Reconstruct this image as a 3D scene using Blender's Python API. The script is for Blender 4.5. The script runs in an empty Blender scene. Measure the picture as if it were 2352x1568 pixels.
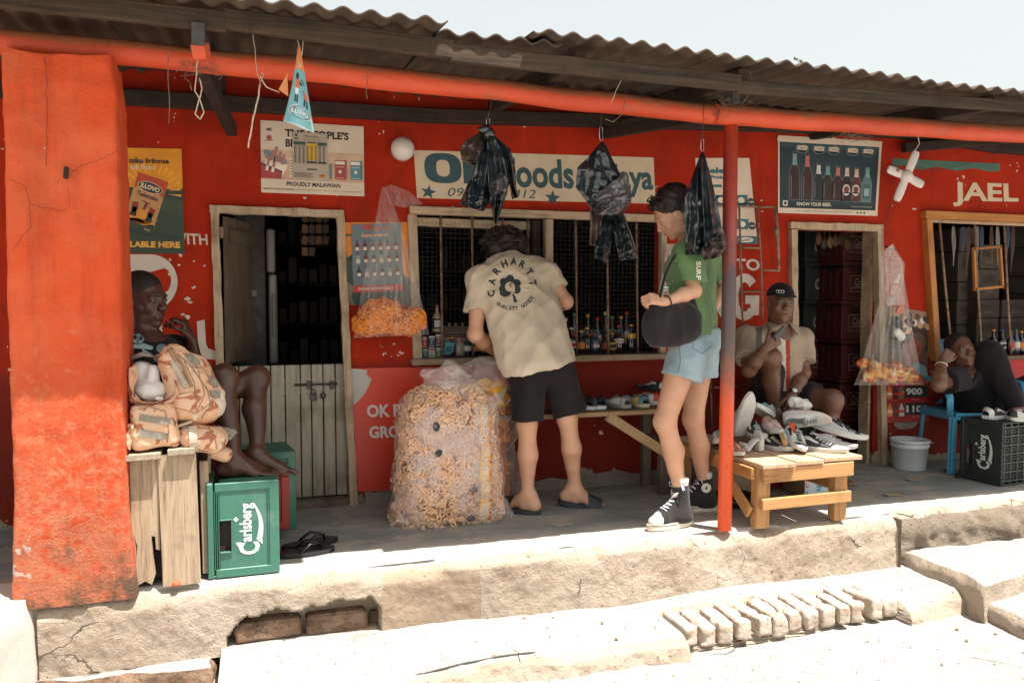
import bpy,math,random
import numpy as np
from mathutils import Vector,Matrix,noise
from mathutils.bvhtree import BVHTree
R=math.radians
random.seed(7)
S=bpy.context.scene
COL=S.collection
# ------ camera
CAM=Vector((0.0,-4.46,1.13));YAW=R(17.5);PIT=math.atan(94/1829.0);FQ=1829.0
FWD=Vector((math.sin(YAW)*math.cos(PIT),math.cos(YAW)*math.cos(PIT),-math.sin(PIT)))
RGT=Vector((math.cos(YAW),-math.sin(YAW),0));UPV=RGT.cross(FWD)
cam_data=bpy.data.cameras.new('camera');cam=bpy.data.objects.new('camera',cam_data);COL.objects.link(cam)
cam.matrix_world=Matrix(((RGT.x,UPV.x,-FWD.x,CAM.x),(RGT.y,UPV.y,-FWD.y,CAM.y),(RGT.z,UPV.z,-FWD.z,CAM.z),(0,0,0,1)))
cam_data.sensor_width=36;cam_data.lens=36*FQ/2352;cam_data.clip_start=0.05;cam_data.clip_end=600
S.camera=cam
# ------ world, sun, exposure
SUN_TRAVEL=Vector((-0.24,0.255,-1.0)).normalized()
world=bpy.data.worlds.new('World');S.world=world;world.use_nodes=True
wn=world.node_tree.nodes;wl=world.node_tree.links
sky=wn.new('ShaderNodeTexSky');sky.sky_type='NISHITA';sky.sun_disc=False
sky.sun_elevation=math.asin(-SUN_TRAVEL.z);sky.sun_rotation=math.atan2(-SUN_TRAVEL.x,-SUN_TRAVEL.y)
sky.air_density=1.0;sky.dust_density=5.0;sky.ozone_density=1.0
bg=wn['Background'];bg.inputs['Strength'].default_value=0.13
hz=wn.new('ShaderNodeMix');hz.data_type='RGBA';hz.inputs[0].default_value=.72;hz.inputs[7].default_value=(2.8,2.8,2.42,1)
wl.new(sky.outputs[0],hz.inputs[6]);wl.new(hz.outputs[2],bg.inputs['Color'])
sun_d=bpy.data.lights.new('sun','SUN');sun=bpy.data.objects.new('sun',sun_d);COL.objects.link(sun)
sun_d.energy=5.0;sun_d.angle=R(0.5);sun_d.color=(1.0,0.95,0.89)
sun.location=(3,-6,9);sun.rotation_euler=SUN_TRAVEL.to_track_quat('-Z','Y').to_euler()
S.view_settings.view_transform='Standard';S.view_settings.look='None'
S.view_settings.gamma=1.0;S.view_settings.exposure=1.35;S.view_settings.use_curve_mapping=False
S.render.engine='CYCLES'
S.cycles.max_bounces=12;S.cycles.diffuse_bounces=6;S.cycles.transparent_max_bounces=24;S.cycles.glossy_bounces=4
# ------ picture point -> place
def ray(qx,qy):
 return FWD+RGT*((qx-1176)/FQ)+UPV*((784-qy)/FQ)
def PY(qx,qy,Y=0.0):
 d=ray(qx,qy);return CAM+d*((Y-CAM.y)/d.y)
def PZ(qx,qy,Z=0.0):
 d=ray(qx,qy);return CAM+d*((Z-CAM.z)/d.z)
def PX(qx,qy,X):
 d=ray(qx,qy);return CAM+d*((X-CAM.x)/d.x)
def nz(p,s=1.0,o=0.0):
 return noise.noise(Vector((p[0]*s+o,p[1]*s+o*1.7,p[2]*s-o)))
# ------ mesh builder
class MB:
 def __init__(s):
  s.v=[];s.f=[];s.m=[];s.sm=[];s.mats=[]
 def mi(s,mat):
  if mat not in s.mats:s.mats.append(mat)
  return s.mats.index(mat)
 def add(s,vs,fs,mat,smooth=False,M=None):
  o=len(s.v);k=s.mi(mat)
  if M is not None:vs=[M@Vector(v)for v in vs]
  s.v.extend([tuple(v)for v in vs])
  for f in fs:
   s.f.append([i+o for i in f]);s.m.append(k);s.sm.append(smooth)
  return s
 def quad(s,a,b,c,d,mat):return s.add([a,b,c,d],[(0,1,2,3)],mat)
 def box(s,c,size,mat,rot=None,bev=0.0,jit=0.0,M=None):
  hx,hy,hz=size[0]/2,size[1]/2,size[2]/2
  T=Matrix.Translation(Vector(c))
  if rot is not None:
   T=T@(rot.to_4x4()if isinstance(rot,Matrix)else Matrix.Rotation(rot[2],4,'Z')@Matrix.Rotation(rot[1],4,'Y')@Matrix.Rotation(rot[0],4,'X'))
  if M is not None:T=M@T
  b=min(bev,hx*.9,hy*.9,hz*.9)
  if b<=0:
   vs=[Vector((x*hx,y*hy,z*hz))for x in(-1,1)for y in(-1,1)for z in(-1,1)]
   fs=[(0,1,3,2),(4,6,7,5),(0,4,5,1),(2,3,7,6),(0,2,6,4),(1,5,7,3)]
  else:
   vs=[];idx={}
   for x in(-1,1):
    for y in(-1,1):
     for z in(-1,1):
      for a in range(3):
       p=[x*(hx-b),y*(hy-b),z*(hz-b)];p[a]=(x*hx,y*hy,z*hz)[a]
       idx[(x,y,z,a)]=len(vs);vs.append(Vector(p))
   fs=[]
   for a in range(3):
    o1,o2=[i for i in range(3)if i!=a]
    for sg in(-1,1):
     q=[]
     for(u,w)in((-1,-1),(1,-1),(1,1),(-1,1)):
      k=[0,0,0];k[a]=sg;k[o1]=u;k[o2]=w;q.append(idx[(k[0],k[1],k[2],a)])
     if(sg==1)==(a==1):q.reverse()
     fs.append(tuple(q))
   for a in range(3):
    o1,o2=[i for i in range(3)if i!=a]
    for u in(-1,1):
     for w in(-1,1):
      k1=[0,0,0];k1[o1]=u;k1[o2]=w
      ka=list(k1);ka[a]=-1;kb=list(k1);kb[a]=1
      q=[idx[(*ka,o1)],idx[(*kb,o1)],idx[(*kb,o2)],idx[(*ka,o2)]]
      fs.append(tuple(q))
   for x in(-1,1):
    for y in(-1,1):
     for z in(-1,1):
      fs.append((idx[(x,y,z,0)],idx[(x,y,z,1)],idx[(x,y,z,2)]))
   c0=Vector((0,0,0));out=[]
   for f in fs:
    n=(vs[f[1]]-vs[f[0]]).cross(vs[f[2]]-vs[f[0]]);cc=sum((vs[i]for i in f),c0)/len(f)
    out.append(f if n.dot(cc)>0 else tuple(reversed(f)))
   fs=out
  if jit:
   vs=[v+Vector((random.uniform(-jit,jit)for _ in range(3)))for v in vs]
  return s.add([T@v for v in vs],fs,mat)
 def bar(s,p,q,w,h,mat,up=(0,0,1),bev=0.0,jit=0.0):
  p=Vector(p);q=Vector(q);d=q-p;L=d.length;d.normalize();up=Vector(up)
  if abs(d.dot(up))>.98:up=Vector((0,1,0))
  sd=d.cross(up).normalized();u2=sd.cross(d)
  Rm=Matrix(((d.x,sd.x,u2.x),(d.y,sd.y,u2.y),(d.z,sd.z,u2.z)))
  return s.box((p+q)/2,(L,w,h),mat,rot=Rm,bev=bev,jit=jit)
 def tube(s,path,r,mat,n=8,caps=True,smooth=True,flat=1.0):
  P=[Vector(p)for p in path];k=len(P)
  rr=r if isinstance(r,(list,tuple))else[r]*k
  vs=[];prev=None
  for i in range(k):
   t=(P[min(i+1,k-1)]-P[max(i-1,0)])
   if t.length<1e-9:t=Vector((0,0,1))
   t.normalize()
   if prev is None:
    a=Vector((0,0,1))if abs(t.z)<.9 else Vector((1,0,0));a=(a-t*a.dot(t)).normalized()
   else:
    a=(prev-t*prev.dot(t))
    a=a.normalized()if a.length>1e-6 else Vector((1,0,0))
   prev=a;b=t.cross(a)
   for j in range(n):
    th=2*math.pi*j/n
    vs.append(P[i]+a*(math.cos(th)*rr[i]*flat)+b*(math.sin(th)*rr[i]))
  fs=[(i*n+j,i*n+(j+1)%n,(i+1)*n+(j+1)%n,(i+1)*n+j)for i in range(k-1)for j in range(n)]
  s.add(vs,fs,mat,smooth)
  if caps:
   o=len(s.v)-len(vs);m=s.mi(mat)
   s.f.append([o+j for j in range(n)][::-1]);s.m.append(m);s.sm.append(False)
   s.f.append([o+(k-1)*n+j for j in range(n)]);s.m.append(m);s.sm.append(False)
  return s
 def lathe(s,prof,mat,n=20,M=None,smooth=True,wob=0.0):
  vs=[];k=len(prof)
  for(r,z)in prof:
   for j in range(n):
    th=2*math.pi*j/n;rr=r*(1+wob*math.sin(3*th+z*20))
    vs.append(Vector((rr*math.cos(th),rr*math.sin(th),z)))
  fs=[(i*n+j,i*n+(j+1)%n,(i+1)*n+(j+1)%n,(i+1)*n+j)for i in range(k-1)for j in range(n)]
  if prof[0][0]>1e-5:fs.append(tuple(range(n))[::-1])
  if prof[-1][0]>1e-5:fs.append(tuple((k-1)*n+j for j in range(n)))
  return s.add(vs,fs,mat,smooth,M)
 def grid(s,nu,nv,fn,mat,smooth=True,cu=False,skip=None):
  vs=[fn(i/(nu-(0 if cu else 1)),j/(nv-1))for j in range(nv)for i in range(nu)]
  fs=[]
  for j in range(nv-1):
   for i in range(nu if cu else nu-1):
    if skip and skip(i,j):continue
    i2=(i+1)%nu;fs.append((j*nu+i,j*nu+i2,(j+1)*nu+i2,(j+1)*nu+i))
  return s.add(vs,fs,mat,smooth)
 def prism(s,poly,t0,t1,mat,M=None,side=None):
  """poly in local (x,z) plane, thickness along local y from t0 to t1"""
  n=len(poly)
  a=sum(poly[i][0]*poly[(i+1)%n][1]-poly[(i+1)%n][0]*poly[i][1]for i in range(n))
  if a<0:poly=poly[::-1]
  vs=[Vector((x,t0,z))for x,z in poly]+[Vector((x,t1,z))for x,z in poly]
  fs=[tuple(range(n)),tuple(range(2*n-1,n-1,-1))]+[(i,n+i,n+(i+1)%n,(i+1)%n)for i in range(n)]
  return s.add(vs,fs,mat,False,M)
 def ball(s,c,r,mat,n=12,m=8,M=None,jit=0.0):
  r=r if isinstance(r,(tuple,list,Vector))else(r,r,r);vs=[]
  for j in range(m+1):
   ph=math.pi*j/m
   for i in range(n):
    th=2*math.pi*i/n;k=1+(random.uniform(-jit,jit)if jit else 0)
    vs.append(Vector((c[0]+k*r[0]*math.sin(ph)*math.cos(th),c[1]+k*r[1]*math.sin(ph)*math.sin(th),c[2]+k*r[2]*math.cos(ph))))
  fs=[(j*n+i,(j+1)*n+i,(j+1)*n+(i+1)%n,j*n+(i+1)%n)for j in range(m)for i in range(n)]
  return s.add(vs,fs,mat,True,M)
 def merge(s,o,M=None):
  for f,m,sm in zip(o.f,o.m,o.sm):s.f.append([i+len(s.v)for i in f]);s.m.append(s.mi(o.mats[m]));s.sm.append(sm)
  s.v.extend([tuple(M@Vector(v))if M is not None else v for v in o.v]);return s
 def mesh(s,name):
  me=bpy.data.meshes.new(name);me.from_pydata(s.v,[],s.f)
  for m in s.mats:me.materials.append(m)
  me.polygons.foreach_set('material_index',s.m);me.polygons.foreach_set('use_smooth',s.sm)
  me.validate();me.update();return me
WM={}
def link(name,data,parent=None,world=True):
 """world=True: the mesh is given in world coordinates and is moved into its parent's frame"""
 o=bpy.data.objects.new(name,data);COL.objects.link(o)
 if parent is not None:
  o.parent=parent;W=WM[parent.name]
  if world and W!=Matrix.Identity(4)and data is not None:data.transform(W.inverted())
  WM[o.name]=W
 else:WM[o.name]=Matrix.Identity(4)
 return o
def tag(o,label=None,cat=None,group=None,kind=None):
 if label:o['label']=label
 if cat:o['category']=cat
 if group:o['group']=group
 if kind:o['kind']=kind
 return o
def thing(name,label,cat,loc=(0,0,0),rz=0.0,group=None,M=None):
 o=bpy.data.objects.new(name,None);COL.objects.link(o);o.empty_display_size=.1
 if M is None:M=Matrix.Translation(Vector(loc))@Matrix.Rotation(rz,4,'Z')
 o.matrix_world=M;WM[o.name]=M.copy()
 return tag(o,label,cat,group)
def part(name,mb,parent,world=True,label=None,kind=None):
 o=link(name,mb.mesh(name)if isinstance(mb,MB)else mb,parent,world)
 return tag(o,label=label,kind=kind)
def solo(name,mb,label,cat,group=None,kind=None):
 return tag(link(name,mb.mesh(name)),label,cat,group,kind)
def copy_tree(o,parent=None,M=None):
 c=o.copy();COL.objects.link(c)
 if parent is not None:c.parent=parent
 if M is not None:c.matrix_world=M;WM[c.name]=M.copy()
 for ch in list(o.children):copy_tree(ch,c)
 return c
# ------ text and flat print
_tc={}
def text2d(t,bold=0.0,shear=0.0,space=1.0):
 key=(t,bold,shear,space)
 if key in _tc:return _tc[key]
 cu=bpy.data.curves.new('t','FONT');cu.body=t;cu.offset=bold;cu.shear=shear;cu.space_character=space
 cu.resolution_u=3;cu.fill_mode='FRONT'
 ob=bpy.data.objects.new('t',cu);COL.objects.link(ob)
 me=ob.to_mesh();vs=[(v.co.x,v.co.y)for v in me.vertices];fs=[tuple(p.vertices)for p in me.polygons]
 ob.to_mesh_clear();bpy.data.objects.remove(ob);bpy.data.curves.remove(cu)
 x0=min(v[0]for v in vs);x1=max(v[0]for v in vs);y0=min(v[1]for v in vs);y1=max(v[1]for v in vs)
 vs=[((x-x0)/(x1-x0),(y-y0)/(y1-y0))for x,y in vs]
 _tc[key]=(vs,fs,(x1-x0)/(y1-y0));return _tc[key]
class Print:
 """flat print on a sheet: shapes in 0..1 (u right, v up), laid on the sheet by fn(u, v, lift)"""
 def __init__(s,mb,fn,step=0.0006):s.mb=mb;s.fn=fn;s.k=1;s.step=step
 def put(s,vs,fs,mat,k=None):
  k=s.k if k is None else k
  s.mb.add([s.fn(u,v,k*s.step)for u,v in vs],fs,mat)
 def poly(s,pts,mat,k=None):
  n=len(pts);a=sum(pts[i][0]*pts[(i+1)%n][1]-pts[(i+1)%n][0]*pts[i][1]for i in range(n))
  if a<0:pts=pts[::-1]
  s.put(pts,[tuple(range(n))],mat,k)
 def rect(s,x0,y0,x1,y1,mat,k=None):s.poly([(x0,y0),(x1,y0),(x1,y1),(x0,y1)],mat,k)
 def ell(s,cx,cy,rx,ry,mat,k=None,n=24,a0=0,a1=2*math.pi):
  s.poly([(cx+rx*math.cos(a0+(a1-a0)*i/n),cy+ry*math.sin(a0+(a1-a0)*i/n))for i in range(n+(0 if a1-a0>6.2 else 1))],mat,k)
 def ring(s,cx,cy,rx,ry,w,mat,k=None,n=28,a0=0,a1=2*math.pi):
  P=[]
  for i in range(n+1):
   a=a0+(a1-a0)*i/n;P+=[(cx+rx*math.cos(a),cy+ry*math.sin(a)),(cx+rx*(1-w)*math.cos(a),cy+ry*(1-w)*math.sin(a))]
  s.put(P,[(2*i+1,2*i,2*i+2,2*i+3)for i in range(n)],mat,k)
 def text(s,t,x0,y0,x1,y1,mat,k=None,bold=0.0,shear=0.0,rot=0,space=1.0):
  vs,fs,asp=text2d(t,bold,shear,space)
  if rot==90:vs=[(1-v,u)for u,v in vs]
  s.put([(x0+u*(x1-x0),y0+v*(y1-y0))for u,v in vs],fs,mat,k)
 def star(s,cx,cy,r,mat,q=.42,asp=1.0,rot=0.0,n=5,k=None):
  s.poly([(cx+(r if i%2==0 else r*q)*math.sin(rot+math.pi*i/n)*asp,cy+(r if i%2==0 else r*q)*math.cos(rot+math.pi*i/n))for i in range(2*n)],mat,k)
 def line(s,p,q,w,mat,asp=1.0,k=None):
  dx,dy=(q[0]-p[0])/asp,q[1]-p[1];L=math.hypot(dx,dy)or 1;ox,oy=-dy/L*w*asp,dx/L*w
  s.poly([(p[0]+ox,p[1]+oy),(q[0]+ox,q[1]+oy),(q[0]-ox,q[1]-oy),(p[0]-ox,p[1]-oy)],mat,k)
def wallquad(TL,TR,BR,BL,Y=0.0,warp=0.0):
 """map 0..1 to a sheet whose four corners stand on the wall plane"""
 a,b,c,d=[PY(q[0],q[1],Y)for q in(TL,TR,BR,BL)]
 def fn(u,v,lift=0.0):
  p=(d*(1-u)+c*u)*(1-v)+(a*(1-u)+b*u)*v
  w=warp*(math.sin(u*5.1+v*3)+math.sin(v*7.3-u*2))*.5 if warp else 0
  return Vector((p.x,p.y-lift-abs(w),p.z))
 return fn
# ------ materials
def sr(r,g,b):
 f=lambda c:(c/255/12.92 if c<=10.31 else((c/255+.055)/1.055)**2.4)
 return(f(r),f(g),f(b))
def c4(c):return(c[0],c[1],c[2],1)
def base(name):
 m=bpy.data.materials.new(name);m.use_nodes=True;nt=m.node_tree
 return m,nt,nt.nodes['Principled BSDF']
def N(nt,t,**kw):
 n=nt.nodes.new(t)
 for k,v in kw.items():
  if k in n.inputs.keys():n.inputs[k].default_value=v
  else:setattr(n,k,v)
 return n
def tex_coord(nt,scale=(1,1,1),rot=(0,0,0)):
 tc=nt.nodes.new('ShaderNodeTexCoord');mp=nt.nodes.new('ShaderNodeMapping')
 mp.inputs['Scale'].default_value=scale;mp.inputs['Rotation'].default_value=rot
 nt.links.new(tc.outputs['Object'],mp.inputs['Vector']);return mp.outputs['Vector']
def ramp(nt,fac,stops,interp='LINEAR'):
 r=nt.nodes.new('ShaderNodeValToRGB');r.color_ramp.interpolation=interp
 e=r.color_ramp.elements
 while len(e)<len(stops):e.new(.5)
 for i,(p,c)in enumerate(stops):
  e[i].position=p;e[i].color=c4(c)if len(c)==3 else c
 nt.links.new(fac,r.inputs['Fac']);return r.outputs['Color']
def mixc(nt,fac,a,b):
 m=nt.nodes.new('ShaderNodeMix');m.data_type='RGBA'
 for s,i in((fac,0),(a,6),(b,7)):
  if isinstance(s,(int,float)):m.inputs[i].default_value=s
  elif isinstance(s,(tuple,list)):m.inputs[i].default_value=c4(s)
  else:nt.links.new(s,m.inputs[i])
 return m.outputs[2]
def math_(nt,op,a,b=0.0,clamp=False):
 m=nt.nodes.new('ShaderNodeMath');m.operation=op;m.use_clamp=clamp
 for s,i in((a,0),(b,1)):
  if isinstance(s,(int,float)):m.inputs[i].default_value=s
  else:nt.links.new(s,m.inputs[i])
 return m.outputs[0]
def ntex(nt,vec,scale,detail=4.0,rough=.55,dist=0.0):
 n=N(nt,'ShaderNodeTexNoise',Scale=scale,Detail=detail,Roughness=rough,Distortion=dist)
 nt.links.new(vec,n.inputs['Vector']);return n.outputs['Fac']
def bump(nt,b,h,strength=.3,dist=.01):
 bn=N(nt,'ShaderNodeBump',Strength=strength,Distance=dist);nt.links.new(h,bn.inputs['Height'])
 nt.links.new(bn.outputs[0],b.inputs['Normal'])
def pm(name,c1,c2=None,rough=.6,scale=6.0,bs=0.0,bscale=40.0,bdist=.004,metal=0.0,stretch=(1,1,1),spec=.5,lo=.35,hi=.65,coat=0.0,alpha=1.0,trans=0.0,sss=0.0,dirt=None,dlo=.55,dhi=.7,dscale=3.0,det=5.0,rv=0.0):
 """two-tone procedural material with optional relief and dirt patches"""
 m,nt,b=base(name);c2=c2 or tuple(x*.8 for x in c1)
 v=tex_coord(nt,stretch)
 col=ramp(nt,ntex(nt,v,scale,det),[(lo,c1),(hi,c2)])
 if dirt is not None:
  col=mixc(nt,ramp(nt,ntex(nt,v,dscale,8.0,.65),[(dlo,(0,0,0)),(dhi,(1,1,1))]),col,dirt)
 nt.links.new(col,b.inputs['Base Color'])
 b.inputs['Roughness'].default_value=rough;b.inputs['Metallic'].default_value=metal
 b.inputs['Specular IOR Level'].default_value=spec;b.inputs['Coat Weight'].default_value=coat
 b.inputs['Transmission Weight'].default_value=trans
 if rv:nt.links.new(math_(nt,'ADD',math_(nt,'MULTIPLY',ntex(nt,v,scale*2.3,4),rv),rough-rv/2),b.inputs['Roughness'])
 if bs:bump(nt,b,ntex(nt,v,bscale,6.0,.6),bs,bdist)
 return m
def flat(name,c,rough=.55,**k):return pm(name,c,tuple(x*.86 for x in c),rough=rough,scale=9,**k)
_pc={}
def ink(r,g,b,rough=.6):
 """printing ink / paint colour given as the colour it shows in the shade of the veranda"""
 key=(r,g,b,rough)
 if key not in _pc:
  c=sr(r,g,b);_pc[key]=pm('ink',tuple(min(.85,x*1.0)for x in c),tuple(min(.85,x*.76+.012)for x in c),rough=rough,scale=11,bs=.12,bscale=16,det=8.0)
 return _pc[key]
def J(qx,qy,Y):return np.array(PY(qx,qy,Y))
# ------ smooth bodies and cloth from blended volumes
class SDF:
 def __init__(s,lo,hi,h):
  s.h=h;s.lo=np.array(lo,float)-2*h;n=np.ceil((np.array(hi,float)+2*h-s.lo)/h).astype(int)+1;s.n=n
  s.ax=[s.lo[i]+h*np.arange(n[i])for i in range(3)];s.F=s.layer()
 def layer(s):return np.full(tuple(s.n),1.0,np.float32)
 def _reg(s,lo,hi):
  a=np.clip(np.floor((np.array(lo)-s.lo)/s.h).astype(int),0,s.n);b=np.clip(np.ceil((np.array(hi)-s.lo)/s.h).astype(int)+1,0,s.n)
  return tuple(slice(a[i],b[i])for i in range(3))
 def _xyz(s,r):return np.meshgrid(*[s.ax[i][r[i]]for i in range(3)],indexing='ij',sparse=True)
 def _mix(s,F,r,d,k,sub):
  A=F[r]
  if A.size==0:return
  d=d.astype(np.float32)
  if sub:
   d=-d;hh=np.maximum(k-np.abs(A-d),0)/max(k,1e-6);F[r]=np.maximum(A,d)+hh*hh*k/4
  else:
   hh=np.maximum(k-np.abs(A-d),0)/max(k,1e-6);F[r]=np.minimum(A,d)-hh*hh*k/4
 def cap(s,a,b,r1,r2=None,k=.02,F=None,sub=False,flat=None):
  """tapered capsule; flat=(axis, factor): squashed along that direction"""
  F=s.F if F is None else F;a=np.array(a,float);b=np.array(b,float);r2=r1 if r2 is None else r2
  m=max(r1,r2)*(1 if not flat else max(1,1/flat[1]))+k+3*s.h+.012;r=s._reg(np.minimum(a,b)-m,np.maximum(a,b)+m)
  X,Y,Z=s._xyz(r);ba=b-a;L2=max(ba.dot(ba),1e-9)
  px,py,pz=X-a[0],Y-a[1],Z-a[2];t=np.clip((px*ba[0]+py*ba[1]+pz*ba[2])/L2,0,1)
  dx,dy,dz=px-t*ba[0],py-t*ba[1],pz-t*ba[2]
  if flat:
   ax=np.array(flat[0],float);ax/=np.linalg.norm(ax);q=dx*ax[0]+dy*ax[1]+dz*ax[2];g=(1/flat[1])
   dx,dy,dz=dx+ax[0]*q*(g-1),dy+ax[1]*q*(g-1),dz+ax[2]*q*(g-1)
   d=(np.sqrt(dx*dx+dy*dy+dz*dz)-(r1+(r2-r1)*t))*min(1,flat[1]**.5 if flat[1]<1 else 1)
  else:d=np.sqrt(dx*dx+dy*dy+dz*dz)-(r1+(r2-r1)*t)
  s._mix(F,r,d,k,sub);return s
 def ell(s,c,rad,M=None,k=.02,F=None,sub=False):
  F=s.F if F is None else F;c=np.array(c,float);rad=np.array(rad,float);m=rad.max()+k+3*s.h+.012
  r=s._reg(c-m,c+m);X,Y,Z=s._xyz(r);px,py,pz=X-c[0],Y-c[1],Z-c[2]
  if M is not None:
   A=np.array(M)[:3,:3];A=A/np.linalg.norm(A,axis=0)
   px,py,pz=(px*A[0,i]+py*A[1,i]+pz*A[2,i]for i in range(3))
  k0=np.sqrt((px/rad[0])**2+(py/rad[1])**2+(pz/rad[2])**2);k1=np.sqrt((px/rad[0]**2)**2+(py/rad[1]**2)**2+(pz/rad[2]**2)**2)
  s._mix(F,r,k0*(k0-1)/np.maximum(k1,1e-6),k,sub);return s
 def box(s,c,half,M=None,rnd=.01,k=.01,F=None,sub=False):
  F=s.F if F is None else F;c=np.array(c,float);half=np.array(half,float)-rnd;m=np.linalg.norm(half)+rnd+k+3*s.h+.01
  r=s._reg(c-m,c+m);X,Y,Z=s._xyz(r);px,py,pz=X-c[0],Y-c[1],Z-c[2]
  if M is not None:
   A=np.array(M)[:3,:3];A=A/np.linalg.norm(A,axis=0)
   px,py,pz=(px*A[0,i]+py*A[1,i]+pz*A[2,i]for i in range(3))
  qx,qy,qz=np.abs(px)-half[0],np.abs(py)-half[1],np.abs(pz)-half[2]
  d=np.sqrt(np.maximum(qx,0)**2+np.maximum(qy,0)**2+np.maximum(qz,0)**2)+np.minimum(np.maximum(qx,np.maximum(qy,qz)),0)-rnd
  s._mix(F,r,d,k,sub);return s
 def cut(s,p,n,F=None,k=.0):
  """remove what lies on the side n points to"""
  F=s.F if F is None else F;n=np.array(n,float);n=n/np.linalg.norm(n);X,Y,Z=np.meshgrid(*s.ax,indexing='ij',sparse=True)
  d=((X-p[0])*n[0]+(Y-p[1])*n[1]+(Z-p[2])*n[2]).astype(np.float32);np.maximum(F,d,out=F);return s
 def join(s,G,k=.02):s._mix(s.F,(slice(None),)*3,G,k,False);return s
 def shell(s,t,F=None):
  F=s.F if F is None else F;np.maximum(F,-(F+t),out=F);return s
 def mesh(s,smooth=1):
  F=s.F;In=F<0;n=s.n
  C=np.zeros(tuple(n-1),np.int8)
  for i in(0,1):
   for j in(0,1):
    for k in(0,1):C+=In[i:n[0]-1+i,j:n[1]-1+j,k:n[2]-1+k]
  act=(C>0)&(C<8);idx=np.full(tuple(n-1),-1,np.int64);A=np.argwhere(act);idx[act]=np.arange(len(A))
  P=np.zeros((len(A),3));W=np.zeros(len(A))
  cs=[(i,j,k)for i in(0,1)for j in(0,1)for k in(0,1)]
  for a in cs:
   for ax in range(3):
    if a[ax]:continue
    b=list(a);b[ax]=1
    fa=F[A[:,0]+a[0],A[:,1]+a[1],A[:,2]+a[2]];fb=F[A[:,0]+b[0],A[:,1]+b[1],A[:,2]+b[2]]
    c=(fa<0)!=(fb<0);t=np.where(c,fa/np.where(c,fa-fb,1),0)
    q=np.array(a,float)[None,:].repeat(len(A),0);q[:,ax]+=t
    P+=q*c[:,None];W+=c
  V=s.lo+(A+P/W[:,None])*s.h
  fs=[]
  for ax in range(3):
   o1,o2=(ax+1)%3,(ax+2)%3
   sa=[slice(None)]*3;sb=[slice(None)]*3;sa[ax]=slice(0,-1);sb[ax]=slice(1,None)
   ch=In[tuple(sa)]!=In[tuple(sb)];E=np.argwhere(ch)
   E=E[(E[:,o1]>0)&(E[:,o2]>0)&(E[:,o1]<n[o1]-1)&(E[:,o2]<n[o2]-1)]
   ins=In[E[:,0],E[:,1],E[:,2]]
   def g(d1,d2):
    q=E.copy();q[:,o1]-=d1;q[:,o2]-=d2;return idx[q[:,0],q[:,1],q[:,2]]
   Q=np.stack([g(1,1),g(0,1),g(0,0),g(1,0)],1);Q[~ins]=Q[~ins][:,::-1];fs.append(Q)
  Q=np.concatenate(fs);Q=Q[(Q>=0).all(1)]
  for _ in range(smooth):
   acc=np.zeros_like(V);cnt=np.zeros(len(V))
   for i in range(4):
    a,b=Q[:,i],Q[:,(i+1)%4]
    np.add.at(acc,a,V[b]);np.add.at(cnt,a,1);np.add.at(acc,b,V[a]);np.add.at(cnt,b,1)
   V=V*.5+.5*acc/np.maximum(cnt,1)[:,None]
  return V,Q
def vmesh(name,V,Q,mat,disp=None,mats=None,matfn=None):
 me=bpy.data.meshes.new(name);me.vertices.add(len(V));me.loops.add(Q.size);me.polygons.add(len(Q))
 me.vertices.foreach_set('co',V.astype(np.float32).ravel());me.loops.foreach_set('vertex_index',Q.astype(np.int32).ravel())
 me.polygons.foreach_set('loop_start',np.arange(0,Q.size,4,dtype=np.int32));me.polygons.foreach_set('use_smooth',np.ones(len(Q),bool))
 me.update();me.validate()
 for m in(mats or[mat]):me.materials.append(m)
 if disp is not None:
  Nn=np.zeros(len(V)*3,np.float32);me.vertices.foreach_get('normal',Nn);Nn=Nn.reshape(-1,3)
  V2=V+Nn*disp(V,Nn)[:,None];me.vertices.foreach_set('co',V2.astype(np.float32).ravel());me.update()
 if matfn is not None:
  c=V[Q].mean(1);me.polygons.foreach_set('material_index',matfn(c).astype(np.int32));me.update()
 return me
def wrinkle(amp=.006,scale=9.0,stretch=(1,1,1),seed=0,sharp=True):
 """cloth folds: ridged noise along stretched directions"""
 rs=np.random.RandomState(seed);G=[(rs.normal(size=3),rs.uniform(0,6.28),rs.uniform(.6,1.7))for _ in range(9)]
 st=np.array(stretch,float)
 def f(V,Nn):
  Vs=V*st;w=np.zeros(len(V))
  wp=np.zeros((len(V),3))
  for i in range(3):wp[:,i]=np.sin(Vs[:,(i+1)%3]*scale*.8+i)*.25/scale*3
  for g,ph,fr in G:
   g=g/np.linalg.norm(g);q=np.sin((Vs+wp)@g*scale*fr*2+ph)
   w+=(1-np.abs(q))**1.5 if sharp else q*.5
  return(w/9*2-.75)*amp
 return f
def v3(*a):return np.array(a,float)
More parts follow.
